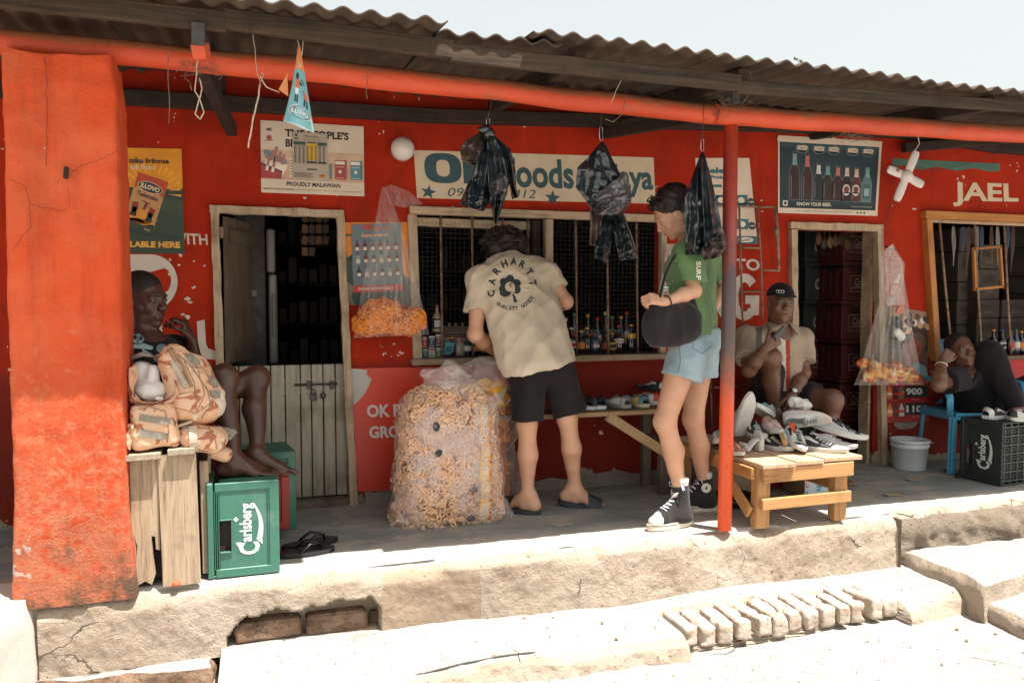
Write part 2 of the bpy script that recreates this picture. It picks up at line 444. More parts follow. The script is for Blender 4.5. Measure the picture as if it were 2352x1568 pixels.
def head(s,c,f,u,size=1.0,k=.012,jaw=1.0,nose=1.0,lips=1.0,F=None):
 """head at c looking along f with up u; returns a function turning head coordinates (right, forward, up) into place"""
 f=v3(*f);f/=np.linalg.norm(f);u=v3(*u);u=u-f*u.dot(f);u/=np.linalg.norm(u);r=np.cross(f,u);c=v3(*c)
 M=np.eye(3);M[:,0]=r;M[:,1]=f;M[:,2]=u
 T=lambda x,y,z:c+(r*x+f*y+u*z)*size
 E=lambda p,rad,kk=k,sub=False:s.ell(T(*p),v3(*rad)*size,M,kk*size,F,sub)
 E((0,-.012,.035),(.074,.094,.088));E((0,.022,-.020),(.062,.070,.088),.03)
 E((0,.036,-.055),(.048*jaw,.056,.052),.02);E((0,.074,-.094),(.020*jaw,.018,.016),.02)
 E((0,.078,.030),(.050,.016,.012),.016)
 for sx in(-1,1):
  E((sx*.034,.088,.008),(.018,.014,.012),.010,True)
  E((sx*.042,.062,-.022),(.020,.020,.018),.02)
  E((sx*.014,.102,-.026),(.009*nose,.010,.008),.006)
  E((sx*.076,-.004,-.006),(.008,.018,.031),.006);E((sx*.083,-.002,-.004),(.004,.010,.018),.004,True)
  E((sx*.050,.010,-.070),(.014,.03,.028),.03)
  E((sx*.033,.078,.008),(.0150,.013,.0115),.003)
  s.cap(T(sx*.020,.086,.0165),T(sx*.047,.079,.0155),.0042*size,None,.004*size,F)
 s.cap(T(0,.086,.018),T(0,.110,-.020),.0075*size,.0120*nose*size,.012*size,F)
 s.cap(T(-.020,.089,-.0545),T(.020,.089,-.0545),.0062*lips*size,None,.005*size,F);s.cap(T(-.004,.094,-.055),T(.004,.094,-.055),.0060*lips*size,None,.008*size,F)
 s.cap(T(-.016,.089,-.0665),T(.016,.089,-.0665),.0070*lips*size,None,.006*size,F)
 T.M=M;T.size=size;return T
def eyes(T,parent,dark=(.02,.01,.006),look=(0,0),wh=.40):
 Mw=pm('eye_white',(wh,wh*.9,wh*.82),rough=.25);Mi=pm('iris',dark,rough=.15)
 for sx in(-1,1):
  b=MB();rot=Matrix([list(r)for r in T.M]).to_4x4();o=Matrix.Translation(Vector(T(sx*.033,.0835,.0075)))@rot
  b.ball((0,0,0),(.0135*T.size,.0095*T.size,.0052*T.size),Mw,10,6,o);b.ball((look[0]*.003,.0062*T.size,look[1]*.002),(.0052*T.size,.0045*T.size,.0048*T.size),Mi,8,6,o)
  part('eye',b,parent)
def mouth(T,parent,c):
 m=pm('lip',c,tuple(x*.8 for x in c),rough=.45);b=MB();b.tube([Vector(T(-.024,.0860,-.0600)),Vector(T(-.012,.0975,-.0590)),Vector(T(0,.1005,-.0600)),Vector(T(.012,.0975,-.0590)),Vector(T(.024,.0860,-.0600))],[.0015,.0042,.0045,.0042,.0015],m,8);part('lips',b,parent)
def hand(s,w,d,n,t,curl=(.4,.5,.5,.6),L=.175,spread=.14,thumb=(.6,.3),F=None,kk=.004,flex=None):
 """w wrist, d direction of the fingers, n back-of-hand normal (fingers curl away from it), t side the thumb is on"""
 w=v3(*w);d=v3(*d);d/=np.linalg.norm(d);n=v3(*n);n=n-d*n.dot(d);n/=np.linalg.norm(n);t_=np.cross(d,n);t_=t_ if t_.dot(v3(*t))>0 else-t_
 q=L/.18;pl=.088*q
 s.cap(w,w+d*.03*q,.024*q,.026*q,.012,F,flat=(n,.62))
 for i,off in enumerate((.027,.009,-.009,-.025)):
  s.cap(w+d*.02*q+t_*off*.6*q,w+d*pl+t_*off*q,.014*q,.0115*q,.010,F,flat=(n,.85))
  ln=(.043,.048,.045,.036)[i]*q;r0=(.0088,.0092,.0088,.0078)[i]*q
  p=w+d*pl+t_*off*q;a=0;dd=d*math.cos(0)+t_*(off/.027*spread*.5)
  for sgm,frac in enumerate((1.0,.68,.52)):
   a+=curl[i]*(1.0,1.15,.8)[sgm];v=dd*math.cos(a)-n*math.sin(a);v=v/np.linalg.norm(v);e=p+v*ln*frac
   s.cap(p,e,r0*(1-.08*sgm),r0*(1-.08*(sgm+1)),kk,F);p=e
 p=w+d*.022*q+t_*.020*q;v=d*math.cos(thumb[0])+t_*math.sin(thumb[0])-n*.25;v/=np.linalg.norm(v);e=p+v*.044*q
 s.cap(p,e,.0155*q,.012*q,.008,F);v2=v*math.cos(thumb[1])-t_*math.sin(thumb[1])*.6-n*math.sin(thumb[1])*.6;v2/=np.linalg.norm(v2)
 e2=e+v2*.032*q;s.cap(e,e2,.0115*q,.0100*q,kk,F);s.cap(e2,e2+v2*.022*q,.0100*q,.0085*q,kk,F)
def foot(s,ank,d,L=.25,up=(0,0,1),F=None,toes=True,side=1,wid=1.0):
 """bare foot: ank is the ankle joint, d heading, side +1 when the big toe lies to the left of d"""
 d=v3(*d);d/=np.linalg.norm(d);u=v3(*up);u=u-d*u.dot(d);u/=np.linalg.norm(u);b=np.cross(u,d)*side;a=v3(*ank)
 T=lambda x,y,z:a+d*x*L+b*y*L+u*z*L
 s.cap(T(-.17,0,-.20),T(-.10,0,-.05),.030,.032,.03,F);s.cap(T(-.15,0,-.22),T(.05,-.06*wid,-.24),.030,.024,.03,F)
 s.cap(T(0,0,-.02),T(.35,.06,-.17),.036,.022,.03,F);s.cap(T(.1,-.05,-.12),T(.42,-.07*wid,-.24),.028,.018,.03,F)
 s.cap(T(.05,.05,-.15),T(.48,.10*wid,-.225),.026,.022,.03,F);s.cap(T(.42,.08*wid,-.23),T(.40,-.09*wid,-.245),.020,.017,.02,F)
 if toes:
  for i,(y,e,r)in enumerate(((.125,.72,.0135),(.055,.72,.0095),(.005,.69,.009),(-.045,.64,.0085),(-.09,.58,.0085))):
   s.cap(T(.44,y*.85*wid,-.235),T(e-.06,y*wid,-.235),r*1.0,r*.95,.006,F);s.cap(T(e-.06,y*wid,-.235),T(e,y*wid,-.262),r*.95,r*.95,.003,F)
 return T
def leg(s,hip,knee,ank,th=.075,kn=.052,cf=.052,an=.034,F=None,back=None):
 hip,knee,ank=v3(*hip),v3(*knee),v3(*ank)
 s.cap(hip,knee,th,kn*.95,.03,F);s.cap(knee,ank,kn*.84,an,.03,F);s.ell(knee,(kn*.90,kn*.90,kn*.98),None,.03,F)
 if back is not None:
  bk=v3(*back);sh=ank-knee;s.cap(knee+sh*.16+bk*.012,knee+sh*.42+bk*.016,cf*.72,cf*.86,.03,F);s.cap(knee+sh*.42+bk*.016,knee+sh*.66+bk*.004,cf*.86,cf*.60,.03,F)
 s.ell(ank+(0,0,.0),(an*1.02,an*1.05,an),None,.015,F)
def arm(s,sh,el,wr,a=.045,b=.040,c=.034,w=.025,F=None):
 sh,el,wr=v3(*sh),v3(*el),v3(*wr)
 s.cap(sh,el,a,b*.88,.02,F);s.cap(el,el+(wr-el)*.35,b*.90,b*.98,.02,F);s.cap(el+(wr-el)*.35,wr,b*.96,w,.02,F);s.ell(el,(b*.93,)*3,None,.02,F)
def bvh_of(me):return BVHTree.FromPolygons([v.co.copy()for v in me.vertices],[tuple(p.vertices)for p in me.polygons])
# ------ materials of the place
def red_wall():
 m,nt,b=base('red_wall_paint');v=tex_coord(nt)
 n1=ntex(nt,v,2.2,6,.6);n2=ntex(nt,v,9,8,.65)
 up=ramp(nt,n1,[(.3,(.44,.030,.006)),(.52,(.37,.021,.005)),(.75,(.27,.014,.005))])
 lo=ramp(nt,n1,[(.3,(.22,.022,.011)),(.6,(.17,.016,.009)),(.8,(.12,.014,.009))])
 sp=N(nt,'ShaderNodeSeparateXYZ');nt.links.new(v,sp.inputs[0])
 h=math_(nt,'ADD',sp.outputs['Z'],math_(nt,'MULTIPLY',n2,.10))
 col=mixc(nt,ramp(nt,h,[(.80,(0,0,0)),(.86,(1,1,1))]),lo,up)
 col=mixc(nt,ramp(nt,ntex(nt,tex_coord(nt,(1,1,.35)),5,8,.7),[(.47,(0,0,0)),(.75,(.62,.62,.62))]),col,(.13,.017,.008))
 fl=ntex(nt,v,26,3,.5)
 col=mixc(nt,ramp(nt,math_(nt,'MULTIPLY',fl,ntex(nt,v,3.2,3)),[(.405,(0,0,0)),(.415,(1,1,1))]),col,(.66,.52,.40))
 pl=math_(nt,'SUBTRACT',ntex(nt,v,4.5,7,.7),math_(nt,'MULTIPLY',sp.outputs['Z'],2.6))
 col=mixc(nt,ramp(nt,pl,[(.335,(0,0,0)),(.35,(1,1,1))]),col,ramp(nt,n2,[(.35,(.20,.17,.13)),(.65,(.30,.25,.19))]))
 nt.links.new(col,b.inputs['Base Color']);b.inputs['Roughness'].default_value=.7;b.inputs['Specular IOR Level'].default_value=.12
 hh=math_(nt,'ADD',math_(nt,'MULTIPLY',ntex(nt,v,6,4),2.0),math_(nt,'MULTIPLY',ntex(nt,v,70,6,.6),.5))
 bump(nt,b,hh,.5,.012);return m
def column_paint():
 m,nt,b=base('orange_column_paint');v=tex_coord(nt)
 n1=ntex(nt,v,3,6,.6);n2=ntex(nt,v,12,8,.7)
 col=ramp(nt,n1,[(.3,(.74,.105,.030)),(.55,(.68,.085,.022)),(.8,(.56,.058,.014))])
 sp=N(nt,'ShaderNodeSeparateXYZ');nt.links.new(v,sp.inputs[0])
 worn=math_(nt,'SUBTRACT',math_(nt,'ADD',ntex(nt,v,30,8,.75),.18),math_(nt,'MULTIPLY',sp.outputs['Z'],.25))
 col=mixc(nt,ramp(nt,worn,[(.50,(0,0,0)),(.66,(.8,.8,.8))]),col,(.64,.24,.13))
 chips=math_(nt,'MULTIPLY',ntex(nt,v,22,2,.5),ntex(nt,v,2.6,3,.5))
 col=mixc(nt,ramp(nt,chips,[(.425,(0,0,0)),(.433,(1,1,1))]),col,(.70,.60,.50))
 col=mixc(nt,ramp(nt,ntex(nt,tex_coord(nt,(1,1,.10)),9,7,.7),[(.52,(0,0,0)),(.72,(.55,.55,.55))]),col,(.34,.05,.02))
 col=mixc(nt,ramp(nt,ntex(nt,v,1.6,6,.7),[(.50,(0,0,0)),(.70,(.5,.5,.5))]),col,(.72,.20,.09))
 dk=math_(nt,'SUBTRACT',ntex(nt,v,7,7,.7),math_(nt,'MULTIPLY',sp.outputs['Z'],.55))
 col=mixc(nt,ramp(nt,dk,[(.44,(0,0,0)),(.60,(1,1,1))]),col,(.17,.10,.065))
 nt.links.new(col,b.inputs['Base Color']);b.inputs['Roughness'].default_value=.8;b.inputs['Specular IOR Level'].default_value=.25
 rg=ramp(nt,sp.outputs['Z'],[(.25,(1,1,1)),(1.0,(.25,.25,.25))]);hh=math_(nt,'ADD',math_(nt,'MULTIPLY',ntex(nt,v,5,5),1.2),math_(nt,'MULTIPLY',ntex(nt,v,75,6,.75),rg))
 bump(nt,b,hh,1.0,.030)
 return m
M_wall=red_wall();M_col=column_paint()
def concrete(name,a,bb,dark,stain_lo=.52,bsn=.6,bd=.012,crack=True,sc=2.0):
 m,nt,b=base(name);v=tex_coord(nt)
 col=ramp(nt,ntex(nt,v,sc,8,.62),[(.32,a),(.62,bb)])
 col=mixc(nt,ramp(nt,ntex(nt,tex_coord(nt,(1,1,1.6)),sc*2.4,9,.72),[(stain_lo,(0,0,0)),(stain_lo+.16,(.85,.85,.85))]),col,dark)
 hh=math_(nt,'ADD',math_(nt,'MULTIPLY',ntex(nt,v,9,6,.6),1.4),math_(nt,'MULTIPLY',ntex(nt,v,60,7,.75),.9))
 pit=ramp(nt,ntex(nt,v,38,5,.7),[(.29,(1,1,1)),(.36,(0,0,0))]);col=mixc(nt,math_(nt,'MULTIPLY',pit,.55),col,dark);hh=math_(nt,'SUBTRACT',hh,pit)
 if crack:
  vo=N(nt,'ShaderNodeTexVoronoi',Scale=1.5,feature='DISTANCE_TO_EDGE')
  vv=nt.nodes.new('ShaderNodeVectorMath');vv.operation='ADD'
  nn=N(nt,'ShaderNodeTexNoise',Scale=5.0,Detail=6.0);nt.links.new(v,nn.inputs['Vector'])
  vs_=nt.nodes.new('ShaderNodeVectorMath');vs_.operation='SCALE';vs_.inputs['Scale'].default_value=.22
  nt.links.new(nn.outputs['Color'],vs_.inputs[0]);nt.links.new(v,vv.inputs[0]);nt.links.new(vs_.outputs[0],vv.inputs[1])
  nt.links.new(vv.outputs[0],vo.inputs['Vector'])
  cr=ramp(nt,vo.outputs['Distance'],[(.0,(1,1,1)),(.006,(0,0,0))])
  crm=math_(nt,'MULTIPLY',cr,ramp(nt,ntex(nt,v,1.7,3),[(.56,(0,0,0)),(.62,(1,1,1))]))
  col=mixc(nt,crm,col,tuple(x*.35 for x in dark));hh=math_(nt,'SUBTRACT',hh,math_(nt,'MULTIPLY',crm,1.2))
 nt.links.new(col,b.inputs['Base Color']);b.inputs['Roughness'].default_value=.92;b.inputs['Specular IOR Level'].default_value=.15
 bump(nt,b,hh,bsn,bd);return m
M_face=concrete('weathered_screed',(.56,.47,.375),(.46,.37,.28),(.27,.19,.125),.53,.9,.026)
M_face_dark=concrete('rubble_concrete',(.27,.225,.17),(.21,.165,.12),(.10,.075,.05),.55,1.0,.02,False)
M_patch=concrete('new_mortar',(.34,.265,.19),(.30,.23,.165),(.25,.18,.125),.62,.8,.008,False)
M_ground=concrete('dusty_ground',(.45,.42,.39),(.39,.36,.325),(.25,.205,.16),.60,.9,.022,True,1.2)
M_white=concrete('whitewash',(.58,.53,.48),(.52,.45,.39),(.40,.31,.23),.56,.4,.006,False,3)
def floor_mat():
 """veranda floor: grey polished screed, pale and worn to the bare dust along its front edge"""
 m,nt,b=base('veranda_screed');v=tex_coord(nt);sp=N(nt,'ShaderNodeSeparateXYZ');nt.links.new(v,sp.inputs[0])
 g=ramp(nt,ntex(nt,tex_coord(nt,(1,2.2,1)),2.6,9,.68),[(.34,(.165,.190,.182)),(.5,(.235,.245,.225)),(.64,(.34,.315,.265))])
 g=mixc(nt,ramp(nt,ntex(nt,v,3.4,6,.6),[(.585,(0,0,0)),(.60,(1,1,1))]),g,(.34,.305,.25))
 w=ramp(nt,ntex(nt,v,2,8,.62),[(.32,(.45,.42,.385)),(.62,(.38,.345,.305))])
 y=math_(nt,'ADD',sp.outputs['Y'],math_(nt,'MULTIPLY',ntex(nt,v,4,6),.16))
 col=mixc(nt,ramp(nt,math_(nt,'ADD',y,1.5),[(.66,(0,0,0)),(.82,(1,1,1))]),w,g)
 nt.links.new(col,b.inputs['Base Color'])
 b.inputs['Roughness'].default_value=.62;b.inputs['Specular IOR Level'].default_value=.3
 hh=math_(nt,'ADD',ntex(nt,v,7,6,.6),math_(nt,'MULTIPLY',ntex(nt,v,60,6,.7),.35))
 bump(nt,b,hh,.35,.008);return m
M_floor=floor_mat()
def wood(name,a,bb,dark,rough=.7,grain=(1,1,12),sc=7,bs=.4):
 m,nt,b=base(name);v=tex_coord(nt,tuple(1/g*18 for g in grain))
 n=ntex(nt,v,sc,8,.65,.8)
 col=ramp(nt,n,[(.3,a),(.55,bb),(.75,dark)])
 col=mixc(nt,ramp(nt,ntex(nt,tex_coord(nt),5,6,.65),[(.50,(0,0,0)),(.75,(.85,.85,.85))]),col,dark)
 nt.links.new(col,b.inputs['Base Color']);b.inputs['Roughness'].default_value=rough;b.inputs['Specular IOR Level'].default_value=.3
 bump(nt,b,ntex(nt,v,sc*2.5,8,.7),bs,.004);return m
GX,GY,GZ=(30,2,2),(2,30,2),(2,2,30)
M_wood_z=wood('weathered_plank',(.44,.34,.235),(.34,.25,.165),(.13,.09,.06),grain=GZ,bs=.7)
M_wood_x=wood('weathered_plank',(.36,.27,.18),(.27,.19,.12),(.12,.08,.05),grain=GX)
M_pine_x=wood('pine',(.50,.28,.12),(.42,.22,.085),(.22,.10,.04),.6,GX,5,.35)
M_pine_y=wood('pine',(.56,.30,.11),(.48,.235,.08),(.27,.115,.04),.55,GY,5,.2)
M_pine_z=wood('pine',(.50,.28,.12),(.42,.22,.085),(.22,.10,.04),.6,GZ,5,.35)
M_pine_top=wood('worn_bench_top',(.52,.38,.26),(.44,.30,.19),(.22,.14,.08),.75,GY,5,.4)
M_bench_old=wood('old_bench_wood',(.22,.15,.095),(.155,.10,.062),(.06,.04,.026),.75,GX,6,.4)
M_bench_leg=wood('old_bench_leg',(.17,.13,.10),(.125,.095,.07),(.06,.045,.035),.75,GZ,6,.4)
M_frame=wood('cream_frame_paint',(.52,.40,.27),(.42,.31,.20),(.14,.085,.05),.75,GZ,5,.6)
M_frame_x=wood('cream_frame_paint',(.52,.40,.27),(.42,.31,.20),(.14,.085,.05),.75,GX,5,.6)
M_orange_x=wood('varnished_frame',(.50,.21,.05),(.42,.165,.04),(.22,.08,.03),.5,GX,5,.2)
M_orange_z=wood('varnished_frame',(.50,.21,.05),(.42,.165,.04),(.22,.08,.03),.5,GZ,5,.2)
M_doorwood=wood('worn_grey_door_paint',(.40,.37,.30),(.32,.285,.22),(.15,.11,.07),.7,GZ,4,.4)
M_shutter=wood('brown_shutter',(.20,.155,.11),(.15,.115,.08),(.06,.045,.03),.6,GZ,4,.3)
M_roofwood=wood('dark_roof_timber',(.055,.034,.024),(.036,.023,.017),(.015,.010,.008),.85,GX,6,.6)
M_fascia=wood('fascia_lit_tones',(.085,.054,.032),(.045,.030,.020),(.015,.011,.008),.85,GX,4,.8)  # lighter brown in the grain paints lit patches on the dark board
M_beam=pm('orange_beam_paint',(.62,.080,.022),(.50,.055,.016),rough=.6,scale=5,bs=.7,bscale=18,bdist=.012,dirt=(.22,.10,.05),dlo=.58,dhi=.74,dscale=4,stretch=(.5,1,1))
def dusty_up(m,dust,lo=.15,hi=.75):
 nt=m.node_tree;b=nt.nodes['Principled BSDF'];src=b.inputs['Base Color'].links[0].from_socket;g_=nt.nodes.new('ShaderNodeNewGeometry');sp=nt.nodes.new('ShaderNodeSeparateXYZ')
 nt.links.new(g_.outputs['Normal'],sp.inputs[0]);f=math_(nt,'ADD',sp.outputs['Z'],math_(nt,'MULTIPLY',math_(nt,'SUBTRACT',ntex(nt,tex_coord(nt),8,7,.7),.5),1.3))
 nt.links.new(mixc(nt,ramp(nt,f,[(lo,(0,0,0)),(hi,(.9,.9,.9))]),src,dust),b.inputs['Base Color'])
dusty_up(M_beam,(.27,.105,.045),-.25,.45)
M_sheet=pm('weathered_corrugated_sheet',(.080,.052,.032),(.045,.031,.021),rough=.85,scale=4,bs=.5,bscale=60,bdist=.003,dirt=(.12,.08,.05),dlo=.5,dhi=.7,dscale=8,stretch=(1,.35,1))
M_rust=pm('rusty_bar',(.33,.22,.15),(.16,.085,.05),rough=.75,scale=30,bs=.4,bscale=90)
M_iron=pm('dull_iron',(.10,.09,.085),(.06,.05,.045),rough=.5,metal=.6,scale=20)
M_wire=pm('string_brown',(.25,.17,.11),(.14,.09,.06),rough=.9,scale=60)
M_fibre=pm('pale_string',(.62,.52,.40),(.45,.36,.27),rough=.9,scale=60)
M_dark=pm('dark_plaster_and_shade',(.030,.019,.015),(.020,.013,.011),rough=.9,scale=5)  # room plaster; also the dark fill that stands for shade in hollow things
M_brick=concrete('old_brick',(.50,.34,.22),(.40,.25,.15),(.26,.14,.08),.5,.9,.01,False,6)
M_brick_dk=concrete('sooty_brick',(.33,.225,.15),(.24,.15,.10),(.09,.06,.045),.46,1.0,.012,False,6)
# ------ ground, steps and platform
def drop(name,mb,kind='structure'):return tag(link(name,mb.mesh(name)),kind=kind)
g=MB()
def gf(u,v):
 x=-14+34*u;y=-26+25.0*v
 d=max(0,1-abs(y+2)/3)
 return(x,y,-.375+.022*nz((x,y,0),.9)+.010*nz((x,y,3),3.5)*d)
g.grid(170,150,gf,M_ground)
far=MB();far.grid(30,30,lambda u,v:(-160+320*u,-160+320*v,-.43),M_ground);far.merge(g);drop('ground',far)
X0=PY(86,1450,-1.13).x;XR=PY(2056,1270,-1.1).x
def top_y(x):return-1.115-.012*math.sin(x*1.7)-.015*nz((x,0,0),2.0)
def plat(u_x,t,hole=None):
 """profile along the platform front: t 0..1 from the floor over the worn lip and down the face"""
 x=u_x;ye=top_y(x)
 if t<.35:
  s=t/.35;y=-.80+(ye+.03+.80)*s;z=.0-.006*s+.003*nz((x,y,1),8)
  return Vector((x,y,z))
 s=(t-.35)/.65;z=-.006-.295*s
 y=ye+.03-.045*min(1,s*9)**.6
 n=nz((x,0,z),3.2,2)*.018+nz((x,0,z),11,5)*.008+nz((x,0,z),38,9)*.0028
 chip=max(0,nz((x,0,.3),4.5,3)+.05)*max(0,1-s*4.5)*.10
 y+=n+chip
 if hole:
  k=hole(x,z)
  if k>0:y+=.11*k;
 return Vector((x,y,z))
HX0,HX1=PY(522,1470,-1.13).x,PY(876,1440,-1.13).x
def hole(x,z):
 a=(x-HX0)/(HX1-HX0)
 if a<0 or a>1:return 0
 topz=-.150+.035*a+.02*nz((x,0,0),12)
 if a<.12:topz-=(.12-a)*.7
 if a>.93:topz-=(a-.93)*1.1
 return 1 if z<topz else 0
p=MB();nx=640
xs0,xs1=X0,XR
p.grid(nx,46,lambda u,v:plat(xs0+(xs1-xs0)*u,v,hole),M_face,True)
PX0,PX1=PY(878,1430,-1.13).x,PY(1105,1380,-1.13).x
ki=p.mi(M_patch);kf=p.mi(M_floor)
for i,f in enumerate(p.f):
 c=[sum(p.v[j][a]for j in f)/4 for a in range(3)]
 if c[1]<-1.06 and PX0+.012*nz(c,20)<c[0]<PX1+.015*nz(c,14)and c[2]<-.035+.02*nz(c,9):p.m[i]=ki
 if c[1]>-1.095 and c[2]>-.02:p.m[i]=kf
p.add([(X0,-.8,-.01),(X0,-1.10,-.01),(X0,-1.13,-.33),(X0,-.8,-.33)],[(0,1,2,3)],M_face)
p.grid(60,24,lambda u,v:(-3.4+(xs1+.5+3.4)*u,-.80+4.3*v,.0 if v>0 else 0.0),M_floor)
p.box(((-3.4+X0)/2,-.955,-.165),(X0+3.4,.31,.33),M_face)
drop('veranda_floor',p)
def plat2(u,t):
 x=XR+(7.6-XR)*u;k=min(1,(x-XR)/.25)
 ye=-1.115+.035*k*math.sin((x-XR)*1.1+.4)+.02*nz((x,0,4),2.2)
 if t<.3:
  s=t/.3;return Vector((x,-.80+(ye+.07+.80)*s,.0-.012*s*s+.006*nz((x,s,2),7)))
 s=(t-.3)/.7;a=min(1,s*3)
 z=-.3*s;y=ye+.07-.085*math.sin(a*math.pi/2)+nz((x,0,z),4,7)*.05+nz((x,0,z),13,3)*.022+nz((x,0,z),36,3)*.006
 return Vector((x,y,-.012-.30*s-.02*(1-math.cos(a*math.pi/2))))
q=MB();q.grid(320,46,plat2,M_face_dark,True);kf=q.mi(M_floor);kt=q.mi(M_face)
for i,f in enumerate(q.f):
 c=[sum(q.v[j][a]for j in f)/4 for a in range(3)]
 if c[2]>-.035+.012*nz(c,9):q.m[i]=kt
 if c[1]>-1.0 and c[2]>-.02:q.m[i]=kf
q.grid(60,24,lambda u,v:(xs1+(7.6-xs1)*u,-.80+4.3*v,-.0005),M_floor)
q.add([(XR,-1.14,-.02),(XR,-1.04,-.02),(XR,-1.04,-.33),(XR,-1.14,-.33)],[(0,1,2,3)],M_face_dark)
drop('veranda_floor',q)
BX0,BX1=PZ(1562,1440,-.27).x,PZ(2062,1370,-.27).x
LX0=PZ(505,1545,-.30).x
def lower(u,t):
 x=LX0+(4.15-LX0)*u
 yf=-1.535+.05*min(1,max(0,(x-1.2)/2.2))-.22*max(0,.9-x)/1.6+.02*nz((x,0,8),2.4)
 zt=-.272-.010*nz((x,0,4),1.6)
 if t<.5:
  s=t/.5;y=-1.02+(yf+.03+1.02)*s;z=zt-.010*s+.004*nz((x,y,3),9)+.010*nz((x,y,5),2.2)
  if BX0<x<BX1:
   e=min(1,(x-BX0)/.03,(BX1-x)/.03);yb=-1.275+.015*nz((x,0,3),9)+.02*nz((x,0,3),2.7)
   if y<yb:z-=.065*e
  return Vector((x,y,z))
 s=(t-.5)/.5;z=zt-.010-.125*s
 y=yf+.03-.04*min(1,s*4)-.05*s+nz((x,0,z),4,2)*.04+nz((x,0,z),12,2)*.016+nz((x,0,z),34,2)*.005
 if BX0<x<BX1:
  e=min(1,(x-BX0)/.03,(BX1-x)/.03);z=zt-.075-.062*s;y=yf+.05-.03*s+nz((x,0,s),13,2)*.016
  z=z*e+(zt-.010-.125*s)*(1-e)
 return Vector((x,y,z))
w=MB();w.grid(620,60,lower,M_face,True);kg=w.mi(M_ground)
for i,f in enumerate(w.f):
 c=[sum(w.v[j][a]for j in f)/4 for a in range(3)]
 if c[2]>-.292:w.m[i]=kg
w.add([(LX0,-1.02,-.27),(LX0,-1.70,-.28),(LX0,-1.74,-.42),(LX0,-1.02,-.42)],[(0,1,2,3)],M_face)
step=drop('lower_step',w)
NB=13
M_bricktop=concrete('dusty_brick',(.52,.455,.385),(.45,.375,.30),(.30,.19,.115),.5,.9,.008,False,5)
for i in range(NB):
 x=BX0+.045+(BX1-BX0-.09)*i/(NB-1);L=random.uniform(.21,.26);hgt=random.uniform(.078,.10)
 yf=-1.52+.04*min(1,max(0,(x-1.2)/2.2))+random.uniform(-.012,.012)
 rot=(random.uniform(-.06,.03),random.uniform(-.06,.06),random.uniform(-.10,.08)+.05*math.sin(i*1.9));wq_=random.uniform(.030,.042)
 if i==2:L=.19
 sd=SDF((-.07,-.16,-.08),(.07,.16,.08),.009);sd.box((0,0,0),(wq_,L/2,hgt/2),None,rnd=.006)
 for _ in range(2):sd.ell((random.choice((-1,1))*wq_,random.choice((-1,-.4,1))*L/2,random.choice((-.2,1))*hgt/2),(.02,.025,.02),None,.01,sub=True)
 V,Q=sd.mesh(1);me=vmesh('brick',V,Q,M_bricktop,disp=lambda V,Nn:np.array([.003*nz(v,18,i)+.004*nz(v,60,i)for v in V]))
 T=Matrix.Translation((x,yf+L/2+random.uniform(-.01,.02),-.276-hgt/2+.006+random.uniform(-.006,.004)))@Matrix.Rotation(rot[2],4,'Z')@Matrix.Rotation(rot[1],4,'Y')@Matrix.Rotation(rot[0],4,'X')
 me.transform(T);part('brick',me,step)
plat_o=bpy.data.objects['veranda_floor']
for(qa,qb,top,bot,mt,yy)in((540,694,1428,1472,M_brick_dk,-1.105),(702,843,1408,1456,M_brick_dk,-1.10),(848,874,1405,1438,M_brick_dk,-1.06),(528,612,1478,1500,M_brick,-1.10),(624,776,1462,1490,M_brick,-1.095),(786,872,1442,1468,M_brick,-1.105),(536,560,1440,1455,M_brick,-1.05)):
 a=PY(qa,(top+bot)/2+(8 if qb-qa>60 else 0),yy);c=PY(qb,(top+bot)/2-(8 if qb-qa>60 else 0),yy)
 hgt=abs(PY(qa,top,yy).z-PY(qa,bot,yy).z);L=c.x-a.x
 b=MB();o=MB();o.box((0,0,0),(L,.11,hgt),mt,bev=.012)
 T=Matrix.Translation(((a.x+c.x)/2,yy+.055,(a.z+c.z)/2))@Matrix.Rotation(random.uniform(-.02,.02),4,'Y')
 b.add([T@(Vector(v)+Vector((nz(v,25,qa),nz(v,25,qa+4),nz(v,25,qa+8)))*.010)for v in o.v],o.f,mt)
 part('brick',b,plat_o)
def slab(name,foot,z1,z0,mat_top,mat_side,amp=.012,res=.02):
 b=MB();P=[]
 n=len(foot)
 for i in range(n):
  a=Vector(foot[i]);c=Vector(foot[(i+1)%n]);k=max(2,int((c-a).length/res))
  for j in range(k):P.append(a+(c-a)*j/k)
 m=len(P);H=8;vs=[]
 cen=sum((Vector(f)for f in foot),Vector((0,0)))/n
 for h in range(H+1):
  for pnt in P:
   s=h/H;z=z1+(z0-z1)*s
   q_=Vector((pnt.x,pnt.y,z));k=.018*(1-min(1,s*3))**2
   d=(cen-pnt).normalized()
   q_.x+=d.x*k+amp*nz(q_,9)+amp*.5*nz(q_,28);q_.y+=d.y*k+amp*nz(q_,9,4)+amp*.5*nz(q_,28,3);q_.z+=(amp*.5*nz(q_,7,3)if h==0 else 0)
   vs.append(q_)
 b.add(vs,[(h*m+i,h*m+(i+1)%m,(h+1)*m+(i+1)%m,(h+1)*m+i)for h in range(H)for i in range(m)],mat_side,True)
 b.add([v for v in vs[:m]],[tuple(range(m))[::-1]],mat_top);return drop(name,b)
c1=PZ(2122,1286,-.20);c2_=PZ(2262,1346,-.20);c3=PZ(2352,1316,-.20);k_=(c3.y-c2_.y)/(c3.x-c2_.x)
slab('right_step',[(c1.x,-1.05),(c1.x+.01,c1.y),((c1.x+c2_.x)/2+.03,(c1.y+c2_.y)/2),(c2_.x,c2_.y),(c3.x,c3.y),(c3.x+3.4,c3.y+.1),(c3.x+3.4,-1.05)],-.205,-.40,M_ground,M_face,.014)
